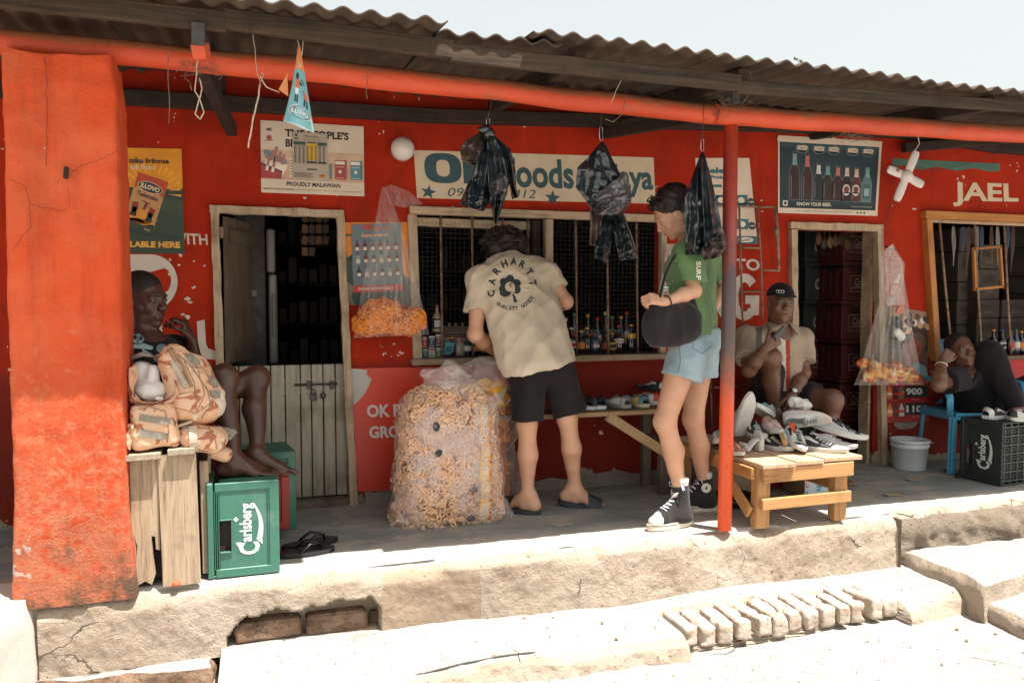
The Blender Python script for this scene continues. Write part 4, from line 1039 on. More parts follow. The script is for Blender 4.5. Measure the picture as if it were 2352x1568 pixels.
P.poly([A(0,0),A(1,0),A(1.02,1),A(-.02,1)],Kf,4);P.poly([A(0,.72),A(.3,.86),A(.6,.62)if False else A(.5,.80),A(1,.70),A(1.02,1),A(-.02,1)],O,5)
P.poly([A(0,0),A(1,0),A(1,.16),A(.7,.22),A(.4,.20),A(0,.14)],ink(50,66,52),5)
P.poly([A(.08+.84*i/12,.20+.22*math.sin(math.pi*i/12))for i in range(13)]+[A(.92,.14),A(.5,.10),A(.1,.14)],ink(226,150,50),5)
P.poly([A(.5+.42*math.cos(2*math.pi*i/20),.80+.10*math.sin(2*math.pi*i/20))for i in range(20)],Wc,6);P.poly([A(.5+.40*math.cos(2*math.pi*i/20),.80+.088*math.sin(2*math.pi*i/20))for i in range(20)],ink(40,58,60),7)
def ptext(tx,u0,v0,u1,v1,mat,k,bold=.02):
 vs,fs,_=text2d(tx,bold);P.put([A(u0+u*(u1-u0),v0+v*(v1-v0))for u,v in vs],fs,mat,k)
ptext('ILLOVO',.18,.755,.82,.845,Wc,8,.05);ptext('Tseketseke',.14,.60,.86,.68,K,7);ptext('1kg',.72,.03,.9,.07,Wc,8)
for(u,v,s_)in((.22,.36,1),(.76,.34,-1)):
 P.poly([A(u+.10*math.cos(2*math.pi*i/12),v+.075*math.sin(2*math.pi*i/12))for i in range(12)],K,8);P.poly([A(u-.12,v-.14),A(u+.12,v-.14),A(u+.04,v+.02),A(u-.04,v+.02)],K,8)
 P.poly([A(u-.13*s_,v+.10),A(u+.07*s_,v+.12),A(u+.06*s_,v+.03),A(u-.11*s_,v+.02)],ink(150,48,30),9)
P.poly([A(.46,.36),A(.50,.50),A(.56,.52),A(.60,.46),A(.55,.42),A(.58,.34),A(.53,.40)],ink(130,40,26),8);P.poly([A(.36,.54),A(.66,.52),A(.66,.50),A(.37,.52)],ink(130,40,26),8)
P.text('AVAILABLE HERE',.10,.055,.95,.115,ink(232,170,60),3,.05);part('print',m,t)
t,m,P=poster('advertising_poster','large cream cigarette poster left of the globe lamp','poster',(598,276),(835,291),(837,451),(600,442),paper)
K=ink(40,30,34);Ro=ink(178,122,112);Rk=ink(170,70,68);Bl=ink(84,140,148);Wt=ink(240,226,205)
P.rect(0,.19,1,.60,ink(205,165,140),1);P.rect(.0,.45,1,.60,ink(214,182,152),2)
P.text("THE PEOPLE'S",.23,.79,.85,.90,K,3,.035);P.text('BRANDS',.235,.65,.56,.76,K,3,.035)
P.text('PROUDLY MALAWIAN',.24,.105,.76,.165,K,3,.025);P.text('MINISTRY OF HEALTH WARNING:',.02,.045,.31,.066,K,3,.02);P.text('SMOKING IS HAZARDOUS TO HEALTH  |  KUSUTA KUMAONONGA MOYO',.32,.045,.97,.064,ink(110,85,75),3)
P.text('AMC',.05,.86,.11,.90,K,3,.03);P.ring(.08,.765,.025,.035,.25,Rk,3);P.ell(.08,.765,.015,.022,Rk,4);P.rect(.04,.722,.12,.73,K,3)
P.poly([(0,.28),(.20,.24),(.255,.40),(.05,.47)],Wt,3);P.poly([(.0,.20),(.19,.20),(.20,.28),(.0,.38)],Rk,4);P.poly([(.0,.38),(.2,.28),(.2,.31),(.0,.42)],ink(100,60,90),5);P.poly([(.02,.58),(.06,.60),(.25,.46),(.24,.40),(.05,.47)],ink(120,140,150),3)
for i,(x,y)in enumerate(((.05,.38),(.085,.45),(.12,.50),(.155,.43),(.19,.40),(.105,.36))):
 P.poly([(x,y),(x+.025,y-.005),(x+.045,y+.14),(x+.02,y+.145)],Ro,6);P.poly([(x-.01,y-.07),(x+.015,y-.075),(x+.026,y),(x+.001,y+.005)],Wt,6)
for(x,c)in((.71,Rk),(.865,Bl)):
 P.rect(x,.225,x+.10,.50,c,4);P.poly([(x+.10,.225),(x+.118,.24),(x+.118,.51),(x+.10,.50)],ink(150,100,95)if c is Rk else ink(70,118,126),4);P.rect(x+.004,.44,x+.096,.485,Wt,5);P.star(x+.05,.335,.035,Wt,.5,.6,0,6,5);P.rect(x+.012,.245,x+.088,.25,Wt,5);P.rect(x+.012,.40,x+.088,.406,Wt,5)
P.rect(.655,.23,.68,.44,Bl,4);P.rect(.27,.23,.30,.50,Wt,4)
for i in range(6):P.rect(.275,.26+i*.038,.295,.275+i*.038,ink(130,110,105),5)
part('print',m,t)
t,m,P=poster('price_sheet','small tariff sheet with a yellow column pasted over the cream poster','notice',(672,303),(752,308),(753,417),(671,413),pm('thin_paper',(.48,.40,.31),(.42,.35,.27),rough=.5),Y=-.013,warp=.002)
Gn=ink(62,88,76);Yl=ink(222,178,44);Kd=ink(78,64,58)
P.text('Mpamba',.32,.885,.74,.955,Gn,2);P.text('tnm',.04,.84,.17,.90,Gn,2,.03);P.ell(.10,.94,.04,.03,Gn,2);P.text('Mitengo yogwiritsira ntchito',.28,.84,.80,.87,Kd,2)
for a,b_ in((.03,.37),(.41,.67),(.71,.98)):P.rect(a,.74,b_,.81,Gn,2)
P.rect(.41,.42,.69,.78,Yl,3);P.rect(.41,.36,.67,.40,Gn,3);P.rect(.71,.36,.97,.40,Gn,3)
for c in range(8):
 x=.05+c*.115
 for r_ in range(18):P.rect(x,.715-r_*.021,x+.07,.725-r_*.021,Kd,4)
for r_ in range(5):P.rect(.04,.15-r_*.022,.62-.05*(r_%3),.158-r_*.022,Kd,2)
P.ell(.84,.11,.09,.035,ink(205,130,40),2);P.text('HELP',.79,.10,.89,.125,ink(120,40,20),3,.03);P.rect(.41,.22,.70,.25,Gn,2);part('print',m,t)
t,m,P=poster('advertising_poster','torn orange and green poster between half door and window','poster',(777,511),(941,510),(946,700),(800,700),ink(225,130,22),warp=.003)
Gd=ink(52,68,62);P.poly([(0,0),(1,0),(1,.30),(.8,.42),(.72,.60),(.5,.52),(.3,.60),(0,.56)],Gd,1);P.poly([(0,.0),(.10,.0),(.06,.10),(.12,.22),(0,.30)],M_wall,3)
P.text('You',.02,.83,.16,.88,Gd,3,.04)
for i in range(12):P.ell(.02+.03*i,.56+.02*math.sin(i*2.1),.025,.04,Gd,2,8)
part('print',m,t)
t,m,P=poster('drinks_poster','blue-grey poster of small bottles behind the hanging bag of ring snacks','poster',(806,516),(921,512),(926,668),(812,672),ink(104,120,126),Y=-.012,warp=.003)
P.poly([(.2,.97),(.35,.99),(.42,.95),(.32,.92),(.26,.94)],ink(200,60,40),3);P.text('Chairman',.34,.90,.80,.96,ink(205,90,60),3,.02);P.text('Enjoy original',.20,.80,.72,.86,ink(226,170,130),3,.04)
rs=random.Random(2)
for r_,y in enumerate((.60,.42,.22)):
 for c in range(6):
  x=.06+.155*c+(.01*r_);col=(ink(112,46,34),ink(150,150,150),ink(50,40,44))[(r_+c*2)%3 if r_ else 0]
  P.rect(x,y,x+.09,y+.10,col,3);P.poly([(x,y+.10),(x+.09,y+.10),(x+.055,y+.13),(x+.035,y+.13)],col,3);P.rect(x+.033,y+.13,x+.057,y+.17,ink(50,34,30),3);P.rect(x+.01,y+.015,x+.08,y+.065,ink(220,205,180),4)
P.rect(0,.0,1,.10,ink(196,58,40),3);P.text('DRINK RESPONSIBLY',.1,.03,.8,.07,Wt,4,.02);part('print',m,t)
t,m,P=poster('painted_board','bright red sheet lettered OK FOOD GROCERY beside the half door','sign',(805,846),(1165,838),(1165,1118),(822,1128),pm('signal_red_board',(.62,.040,.012),(.54,.032,.010),rough=.4,scale=3,bs=.1),Y=-.010,warp=.003)
Wp=pm('white_lettering',(.66,.60,.56),(.60,.54,.50),rough=.5)
P.text('OK FOOD &',.085,.602,.60,.705,Wp,3,.035);P.text('GROCERY',.092,.432,.51,.530,Wp,3,.035)
P.poly([(0,1),(.10,.985),(.095,.95),(.125,.91),(.105,.86),(.08,.80),(.04,.74),(.0,.70)],pm('peeled_white',(.52,.49,.45),(.45,.42,.38),rough=.9,bs=.3),3);part('print',m,t)
t,m,P=poster('advertising_poster','tall cream sugar price poster behind the steel post','poster',(1597,363),(1721,363),(1740,560),(1604,559),paper)
Tq=ink(52,108,118);P.text('Select',.14,.82,.70,.89,Tq,2,.05);P.text('Products',.27,.755,.60,.80,Tq,2,.04);P.rect(.02,.66,.45,.69,Tq,2);P.rect(.74,.455,.93,.475,Tq,2)
for(x,y)in((.68,.45),(.66,.17),(.32,.45)):
 P.poly([(x,y),(x+.20,y),(x+.22,y+.12),(x-.02,y+.12)],Tq,2);P.ell(x+.10,y+.06,.06,.035,Wt,3);P.ell(x+.27,y+.04,.07,.045,ink(40,60,66),3);P.text('1,350',x+.22,y+.028,x+.32,y+.05,Wt,4,.03)
P.rect(0,0,1,.09,Tq,2);P.ell(.80,.045,.13,.03,Wt,3);P.text('ILLOVO',.71,.03,.89,.06,Tq,4,.05);P.text('KONSO',.35,.52,.62,.56,Tq,2,.04);part('print',m,t)
t,m,P=poster('beer_poster','dark teal poster of eight beer bottles above the open doorway','poster',(1787,311),(2026,325),(2015,496),(1787,489),paper,warp=.006)
Td=ink(28,52,62);Kk=ink(24,24,28)
P.rect(.015,.07,.975,.92,Td,1);P.poly([(-.01,.93),(1.0,.93),(1.0,1.0),(.0,1.0)],paper,2);P.rect(.02,.86,.97,.905,ink(46,78,84),2);P.rect(.03,.07,.975,.13,ink(22,40,48),2)
xs_=(.155,.275,.385,.475,.575,.665,.760,.870);hs=(.62,.60,.48,.47,.46,.46,.45,.46)
cols=(ink(52,26,24),ink(58,28,24),ink(24,40,40),ink(46,30,30),ink(54,28,24),ink(30,24,26),ink(84,44,40),ink(92,130,132))
tops=(ink(120,160,160),ink(190,110,90),ink(200,200,195),ink(100,150,150),ink(190,110,90),ink(215,190,180),ink(210,175,165),ink(120,170,170))
for x,h_,c,tp in zip(xs_,hs,cols,tops):
 w_=.048;y0=.18
 P.poly([(x-w_-.004,y0-.004),(x+w_+.004,y0-.004),(x+w_+.004,y0+h_*.55),(x+.020,y0+h_*.80),(x+.020,y0+h_+.004),(x-.020,y0+h_+.004),(x-.020,y0+h_*.80),(x-w_-.004,y0+h_*.55)],ink(130,140,140),3)
 P.poly([(x-w_,y0),(x+w_,y0),(x+w_,y0+h_*.55),(x+.016,y0+h_*.80),(x+.016,y0+h_),(x-.016,y0+h_),(x-.016,y0+h_*.80),(x-w_,y0+h_*.55)],c,4)
 P.poly([(x-.022,y0+h_*.72),(x+.022,y0+h_*.72),(x+.015,y0+h_*.96),(x-.015,y0+h_*.96)],tp,5);P.rect(x-.036,y0+.03,x-.028,y0+h_*.5,ink(120,110,105),5)
for x in(.665,.760):P.ell(x,.33,.038,.075,ink(215,205,195),6);P.ell(x,.34,.027,.04,ink(120,60,40),7);P.rect(x-.03,.285,x+.03,.305,Kk,7)
P.rect(.835,.22,.905,.42,ink(70,104,108),6);P.rect(.845,.26,.895,.36,ink(150,180,180),7)
for x,xx in((.225,(.155,.275)),(.385,(.385,)),(.525,(.475,.575)),(.712,(.665,.76)),(.865,(.865,))):
 P.ell(x,.845,.062,.062,ink(16,30,36),3);P.ring(x,.845,.062,.062,.1,ink(120,140,140),4);P.poly([(x-.048,.83),(x+.044,.825),(x+.050,.875),(x+.02,.89),(x-.046,.88)],ink(222,205,180),5)
 P.text(random.Random(x).choice(('1800','1900','1200','1700')),x-.036,.84,x+.036,.868,ink(90,80,76),6,.0,.3)
 for q in xx:P.line((x,.78),(q,.18+.56+(.05 if q<.3 else 0)),.003,Kk,1.4,4)
P.text('KNOW YOUR BEER.',.18,.105,.52,.150,Wt,4,.015);P.text('Produced By CASTEL MALAWI',.72,.10,.935,.122,ink(180,175,165),4,.02);P.rect(.045,.095,.090,.165,Wt,4);P.ell(.067,.13,.014,.022,Td,5)
P.text('Enjoy responsibly.  NOT for sale to persons UNDER THE AGE OF 18',.18,.022,.74,.046,ink(110,100,90),4,.01)
for i in range(3):P.ell(.79+.035*i,.034,.010,.014,ink(60,56,52),4,10)
part('print',m,t)
t,m,P=poster('advertising_poster','photo poster of a man drinking from a bottle, behind the hanging packets','poster',(2020,700),(2128,716),(2131,866),(2022,866),ink(96,70,52),warp=.004)
P.rect(0,.4,1,.75,ink(58,26,22),1);Skp=ink(150,66,40);P.ell(.70,.46,.20,.17,Skp,3);P.ell(.79,.52,.19,.15,ink(96,70,50),4);P.ell(.72,.45,.15,.13,Skp,5);P.ell(.80,.42,.035,.05,ink(110,46,28),6)
P.poly([(.55,.34),(.80,.32),(.86,.10),(.42,.12)],Skp,4);P.poly([(.3,0),(1,0),(.95,.16),(.78,.22),(.55,.12)],ink(128,164,168),5);P.poly([(.52,.52),(.58,.48),(.40,.56),(.05,.66),(.08,.70),(.42,.60)],ink(60,20,14),6);P.poly([(.60,.545),(.64,.54),(.64,.56)],Kk,7)
P.poly([(.2,.75),(1,.75),(1,1),(.2,1)],ink(150,110,84),3)
for i in range(14):P.ell(.3+.055*i,.84+.07*math.sin(i*2.3),.05,.05,(ink(60,50,46),ink(196,150,120),ink(210,205,200))[i%3],4,9)
part('print',m,t)
t,m,P=poster('price_board','red price board reading 900 and 1100 under the drinker poster','sign',(2022,867),(2132,867),(2134,968),(2024,971),ink(150,26,20),Y=-.009,warp=.001)
for(y,s_,col)in((.56,'900',(ink(200,110,50),ink(36,26,24),ink(80,110,70))),(.17,'1100',(ink(216,130,50),ink(90,50,40),ink(190,200,205)))):
 P.rect(.50,y,.985,y+.26,Kk,2);P.text(s_,.52,y+.05,.52+.115*len(s_),y+.21,ink(200,205,200),3,.05);P.text('mk',.44,y+.10,.485,y+.14,Wt,3,.02);P.text('300ml RB',.64,y-.065,.80,y-.03,ink(220,150,130),3)
 for i,c in enumerate(col):
  x=.13+.12*i;P.poly([(x,y-.03),(x+.10,y-.03),(x+.10,y+.15),(x+.075,y+.20),(x+.07,y+.25),(x+.03,y+.25),(x+.025,y+.20),(x,y+.15)],c,3);P.rect(x,y+.05,x+.10,y+.11,(ink(220,200,170),ink(170,30,26),ink(200,60,40))[i],4)
P.text('Coca-Cola',.70,.90,1.0,.97,ink(210,150,140),3,.0);P.text('MAXIMUM PRICE',.62,.84,.93,.87,ink(200,110,100),3);part('print',m,t)
t,m,P=poster('painted_board','red drinks board under the right-hand window behind the chair','sign',(2255,818),(2520,812),(2520,1018),(2262,1026),ink(196,34,20),Y=-.008,warp=.001)
P.ring(.42,.42,.10,.32,.12,Wt,3,a0=R(60),a1=R(190));part('print',m,t)
M_glass_w=pm('opal_glass',(.70,.64,.58),(.64,.58,.52),rough=.28);c=PY(925,342,-.09)
t=thing('wall_lamp','round opal globe lamp on the wall beside the shop name','lamp',(c.x,0,c.z))
b=MB();b.ball(c,.064,M_glass_w,24,16);part('globe',b,t);b=MB();b.lathe([(.062,0),(.062,.018),(.05,.03)],pm('lamp_base',(.45,.40,.34),rough=.5),24,Matrix.Translation((c.x+.01,.0,c.z+.008))@Matrix.Rotation(R(90),4,'X'));part('base',b,t)
c=PY(2082,405,-.16);t=thing('blade_lamp','white four-bladed plastic lamp hanging beside the beer poster','lamp',tuple(c));Mpl=pm('white_plastic',(.74,.68,.64),(.68,.62,.58),rough=.35)
M0=Matrix.Translation(c)@Matrix.Rotation(R(-12),4,'Z')@Matrix.Rotation(R(0),4,'X')
b=MB();b.ball((0,0,0),(.044,.03,.044),Mpl,20,12,M0);part('hub',b,t)
for k,(a,l_)in enumerate(((R(68),.150),(R(-26),.105),(R(248),.150),(R(160),.115))):
 b=MB();Mk=M0@Matrix.Rotation(-a,4,'Y');vs=[]
 b.grid(14,9,lambda u,v,l_=l_:Mk@Vector((.025+(l_-.012)*v+.012*math.sin(v*1.5),.010*math.sin(2*math.pi*u),(.026+.004*math.sin(v*3))*math.cos(2*math.pi*u)*(1 if v<.99 else .8))),Mpl,True,cu=True);b.ball((l_+.005,0,0),(.022,.011,.0265),Mpl,12,8,Mk);part('blade',b,t)
b=MB();q=PY(2048,398,-.10);b.lathe([(.02,0),(.024,.02),(.014,.035),(.012,.06)],pm('lamp_holder',(.35,.22,.14),rough=.4),12,Matrix.Translation(q)@Matrix.Rotation(R(80),4,'X'));b.tube([q,(q+c)/2+Vector((0,.02,0)),c],.006,M_iron,6);part('lamp_holder',b,t)
b=MB();b.tube([PY(2330,335,-.06),PY(2240,372,-.05),PY(2150,392,-.04),PY(2080,380,-.03),PY(2048,392,-.03),PY(2060,440,-.02),PY(2030,520,-.02),PY(1998,560,-.02)],.0022,M_iron,5);solo('wire',b,'thin dark wire looping from the bladed lamp along the wall','wire')
t=thing('metal_grille','rusty ladder-like steel grille fixed on the wall behind the post','grille',tuple(PY(1720,700,-.05)))
def gb(pts,r=.0065):
 b=MB();b.tube([PY(x,y,-.055)for x,y in pts],r,M_rust,8);part('bar',b,t)
gb([(1590,472),(1700,474),(1780,476),(1784,500)]);gb([(1781,476),(1786,545),(1789,622)],.010);gb([(1698,474),(1705,720),(1708,760)]);gb([(1740,474),(1748,600),(1752,740)]);gb([(1630,474),(1632,700),(1634,990)])
gb([(1700,568),(1745,570)]);gb([(1748,620),(1789,622)]);gb([(1600,570),(1640,569)]);gb([(1704,670),(1750,670)]);gb([(1640,760),(1710,757)]);gb([(1640,780),(1712,778)]);gb([(1640,890),(1700,888)])
b=MB();b.tube([PY(1783,520,-.055),PY(1785,545,-.055)],.016,M_rust,8);part('hinge',b,t)
t=thing('hatch_frame','small varnished wooden frame wired to the bars of the right-hand window','frame',tuple(PY(2265,615,0)))
hq=[PY(x,y,-.02)for x,y in((2236,572),(2296,566),(2302,658),(2240,664))]
for i in range(4):
 b=MB();a,c=hq[i],hq[(i+1)%4];d=(c-a).normalized();b.bar(a-d*.012,c+d*.012,.018+.0004*i,.024,M_orange_z,up=(0,1,0),bev=.002);part('rail',b,t)
b=MB()
for k in range(12):
 a=hq[0]*(1-k/11)+hq[1]*(k/11);b.tube([a+Vector((-.006,-.014,-.014)),a+Vector((.008,-.014,.016))],.0012,M_iron,4)
part('binding_wire',b,t,kind='stuff')
# ------ crates
M_cgreen=pm('green_crate_plastic',(.040,.155,.105),(.030,.125,.085),rough=.45,scale=4,bs=.15,bscale=30,dirt=(.10,.19,.15),dlo=.52,dhi=.75,dscale=7)
M_cdark=pm('dark_green_crate_plastic',(.022,.030,.026),(.016,.022,.02),rough=.5,scale=5)
M_cred=pm('red_crate_plastic',(.30,.020,.014),(.24,.016,.012),rough=.5,scale=5)
M_cdim=pm('dim_red_crate_plastic',(.085,.010,.008),(.06,.008,.006),rough=.6,scale=5)  # crate red darkened, the dimness of the doorway put into the colour
M_logo=pm('white_crate_print',(.62,.64,.60),(.52,.56,.52),rough=.6,scale=20)
M_logod=pm('dim_crate_print',(.30,.26,.22),(.22,.19,.16),rough=.6,scale=20)  # white print darkened the same way for crates in the dim doorway
def crate(name,label,M,mat,kind='beer',logo=None,group=None,grid_mat=None,detail=True,cat='crate'):
 """lying crate, 0.39 long (x), 0.30 deep (y), 0.28 high (z)"""
 t=thing(name,label,cat,M=M,group=group);L,D,H=.39,.30,.28;b=MB();B=lambda c,s_,bv=.003:b.box(c,s_,mat,bev=bv)
 for y0,sg in((.006,1),(D-.006,-1)):
  B((L/2,y0+.004*sg,.020),(L,.012,.040));B((L/2,y0+.004*sg,H-.012),(L,.016,.024));B((.018,y0+.004*sg,H/2),(.036,.0125,H-.06));B((L-.018,y0+.004*sg,H/2),(.036,.0125,H-.06))
  hx0,hx1,hz0,hz1=.107,.235,.189,.232
  yy=y0+.006*sg
  b.box(((.036+L-.036)/2,yy,(.04+hz0)/2),(L-.072,.006,hz0-.04),mat);b.box(((.036+hx0)/2,yy,(hz0+hz1)/2),(hx0-.036,.006,hz1-hz0),mat);b.box(((hx1+L-.036)/2,yy,(hz0+hz1)/2),(L-.036-hx1,.006,hz1-hz0),mat)
  for k in range(4):B((L/2,y0+.002*sg,hz1+.004+k*.0075),(L-.07,.010,.0035),.001)
  for(cx,cz,sx,sz)in(((hx0+hx1)/2,hz0-.003,hx1-hx0+.012,.005),(hx0-.003,(hz0+hz1)/2,.005,hz1-hz0),(hx1+.003,(hz0+hz1)/2,.005,hz1-hz0)):B((cx,y0+.001*sg,cz),(sx,.012,sz),.001)
  B((L/2,y0+.0015*sg,.0425),(L-.074,.010,.004),.001)
 for x0 in(.006,L-.006):
  B((x0,D/2,.02),(.0118,D-.02,.04));B((x0,D/2,H-.012),(.0158,D-.02,.0238));b.box((x0,D/2,.115),(.006,D-.03,.15),mat);b.box((x0,D*.2,.21),(.006,D*.3,.045),mat);b.box((x0,D*.8,.21),(.006,D*.3,.045),mat)
  for k in range(3):B((x0,D*(.25+.25*k),.12),(.0125,.008,.17),.001)
 b.box((L/2,D/2,.125),(L-.05,D-.06,.22),M_dark);part('body',b,t,world=False)  # near-black block added inside so the handle holes look shaded
 if detail:
  g_=MB();gm=grid_mat or mat
  for i in range(7):g_.box((.03+i*.055,D/2,.008),(.006,D-.02,.014),gm)
  for j in range(5):g_.box((L/2,.03+j*.06,.0075),(L-.02,.006,.013),gm)
  rs=random.Random(3)
  for i in range(6):
   for j in range(4):g_.tube([(.0575+i*.055+.0135*math.cos(a),.06+j*.06+.0135*math.sin(a),.0085)for a in[2*math.pi*k/10 for k in range(11)]],.0026,gm,5,False)
  part('base_grid',g_,t,world=False)
 if logo=='beer' or logo=='beer_dim':
  lm=M_logo if logo=='beer' else M_logod;b=MB();P=Print(b,lambda u,v,l:Vector((u,.0085-l,v)),.0006)
  P.text('arlsberg',.140,.094,.300,.156,lm,2,.03)
  P.text('C',.086,.078,.138,.160,lm,2,.035);P.poly([(.118,.160),(.140,.172),(.140,.150),(.128,.146)],lm)
  Q=[]
  for i in range(13):
   u=i/12;x=.145+.155*u;z=.080-.012*math.sin(u*3.14)+.020*u*u;w_=.0095*(1-u)**.7+.002;Q+=[(x,z+w_),(x,z-w_)]
  P.put(Q,[(2*i+1,2*i,2*i+2,2*i+3)[::-1]for i in range(12)],lm);P.poly([(.125,.066),(.150,.094),(.150,.068)],lm)
  for a in(0,90,180,270):P.ell(.236+.006*math.cos(R(a)),.170+.006*math.sin(R(a)),.0042,.0042,lm,2,8)
  part('lettering',b,t,world=False)
 elif logo:
  lm=M_logo if logo=='cola' else M_logod;b=MB();P=Print(b,lambda u,v,l:Vector((u,.0085-l,v)),.0006)
  P.text('Coca-Cola',.10,.105,.29,.160,lm,2,.02,.3)
  for(x0,z0,x1,z1)in((.06,.060,.33,.063),(.06,.175,.33,.178),(.06,.063,.063,.175),(.327,.063,.33,.175)):P.rect(x0,z0,x1,z1,lm,2)
  Q=[]
  for i in range(13):u=i/12;x=.07+.25*u;z=.085+.010*math.sin(u*6.28);Q+=[(x,z+.006*math.sin(u*3.14)+.001),(x,z-.006*math.sin(u*3.14)-.001)]
  P.put(Q,[(2*i,2*i+1,2*i+3,2*i+2)for i in range(12)],lm);part('lettering',b,t,world=False)
 return t
STAND=Matrix(((0,0,-1,.28),(0,1,0,0),(1,0,0,0),(0,0,0,1)))
pz=PZ(478,1331,.0);pr_=PZ(632,1315,0);ang=math.atan2(pr_.y-pz.y,pr_.x-pz.x)
crate('beer_crate','green plastic beer crate standing on end at the platform edge under bare feet',Matrix.Translation((pz.x,pz.y+.0,0))@Matrix.Rotation(ang,4,'Z')@STAND,M_cgreen,logo='beer')
pz2=PZ(600,1225,0);q2=PZ(680,1222,0)
crate('beer_crate','green plastic beer crate in shade behind the first one, before the half door',Matrix.Translation((q2.x-.27,q2.y+.02,0))@Matrix.Rotation(R(8),4,'Z')@STAND,M_cgreen,logo='beer')
nr=PZ(2298,1118,0);fr2=PZ(2249,1104,0);th=math.atan2(fr2.y-nr.y,fr2.x-nr.x)
th=R(96)
crate('beer_crate','dark green beer crate on end beside the blue chair, grid bottom outward',Matrix.Translation((nr.x+.28*math.cos(th),nr.y+.28*math.sin(th),0))@Matrix.Rotation(th-math.pi,4,'Z')@STAND,M_cdark,logo='beer',grid_mat=pm('dusty_grid_edge',(.085,.095,.085),(.05,.06,.05),rough=.6))
pz3=PZ(470,1150,.0)
crate('drinks_crate','dark red drinks crate half hidden between plank box and green crate',Matrix.Translation((PY(455,1080,-.70).x,-.66,.06))@Matrix.Rotation(R(3),4,'Z'),M_cred,logo=None)
# ------ plank box carrying the bags
t=thing('plank_box','weathered upright plank box beside the column carrying camouflage bags','box',tuple(PZ(378,1356,0)))
xa,xb,xc=PY(299,1200,-1.075).x,PY(369,1200,-1.075).x,PY(460,1200,-1.075).x;ztp=PY(380,1040,-1.09).z
b=MB()
prof=[(xa+.004,.30),(xa+.004,ztp-.01),(xb-.004,ztp-.01),(xb-.004,.145),(xb-.018,.15),(xb-.020,.20),(xb-.034,.205),(xb-.030,.13),(xb-.022,.05),(xb-.036,.010),(xb-.06,.026),(xb-.085,.012),(xb-.10,.04),(xb-.090,.10),(xb-.085,.17),(xb-.10,.22),(xb-.118,.215)]
b.prism(prof,-1.082,-1.062,M_wood_z);part('plank',b,t)
b=MB();b.prism([(xa+.002,.03),(xa+.022,.01),(xa+.020,.15),(xa+.012,.28),(xa+.002,.29)],-1.080,-1.064,M_wood_z);part('plank',b,t)
b=MB();b.bar(((xb+xc)/2+.002,-1.088,.0),((xb+xc)/2-.008,-1.080,ztp-.006),xc-xb-.006,.022,M_wood_z,up=(0,1,0),bev=.002);part('plank',b,t)
b=MB();b.bar((xc+.02,-1.03,.02),(xc+.014,-1.03,ztp-.05),.035,.02,M_wood_z,up=(0,1,0),bev=.003);part('plank',b,t)
for(x0,x1,dz,y0)in((PY(288,1040,-1.12).x,PY(368,1040,-1.12).x,-.006,-1.125),(PY(384,1036,-1.12).x,PY(447,1034,-1.12).x,.006,-1.12)):
 b=MB();b.box(((x0+x1)/2,y0+.30,ztp+dz),(x1-x0,.60,.024),wood('grey_board_end',(.40,.33,.25),(.30,.24,.17),(.14,.11,.08),.8,GY,6,.8),bev=.002,rot=(0,R(-1.5),0));part('top_board',b,t)
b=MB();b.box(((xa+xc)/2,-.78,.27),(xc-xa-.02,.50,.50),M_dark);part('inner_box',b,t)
b=MB();b.lathe([(.014,0),(.016,.006),(.012,.012)],ink(220,80,30),14,Matrix.Translation(PZ(405,1343,.004)));solo('litter_cap',b,'orange bottle cap lying under the broken plank of the box','bottle cap')
# ------ camouflage bags
def camo():
 m,nt,b=base('tan_camouflage_cloth');v=tex_coord(nt)
 c=ramp(nt,ntex(nt,v,7,2,.5,.6),[(.42,(.60,.40,.26)),(.5,(.62,.37,.22)),(.62,(.56,.32,.19))])
 n2=ntex(nt,tex_coord(nt,(1,1.6,1.4)),13,2.5,.5,1.2);c=mixc(nt,ramp(nt,n2,[(.585,(0,0,0)),(.595,(1,1,1))]),c,(.36,.115,.055))
 n3=ntex(nt,tex_coord(nt,(1.4,1,1)),9,3,.55,.8);c=mixc(nt,ramp(nt,n3,[(.61,(0,0,0)),(.62,(1,1,1))]),c,(.60,.50,.40))
 nt.links.new(c,b.inputs['Base Color']);b.inputs['Roughness'].default_value=.55;bump(nt,b,ntex(nt,v,30,6,.6),.4,.006);return m
M_camo=camo();M_web=pm('grey_webbing',(.26,.235,.19),(.20,.18,.14),rough=.8,scale=60,bs=.4,bscale=200);M_zip=pm('tan_piping',(.34,.20,.10),(.26,.15,.075),rough=.7,scale=40)
M_plast=pm('white_film_parcel',(.70,.68,.66),(.62,.60,.58),rough=.3,bs=.6,bscale=26,bdist=.01)
def rbox_bag(name,c,half,Mr,parent,mat=M_camo,rnd=.05,amp=.010,seed=0,extra=None):
 s=SDF(np.array(c)-max(half)*1.5-.06,np.array(c)+max(half)*1.5+.06,.007);s.box(c,half,Mr,rnd=rnd,k=.02)
 if extra:extra(s)
 V,Q=s.mesh(1);me=vmesh(name,V,Q,mat,disp=wrinkle(amp,9,(1,1,1),seed));bv_=bvh_of(me);return part(name,me,parent),bv_
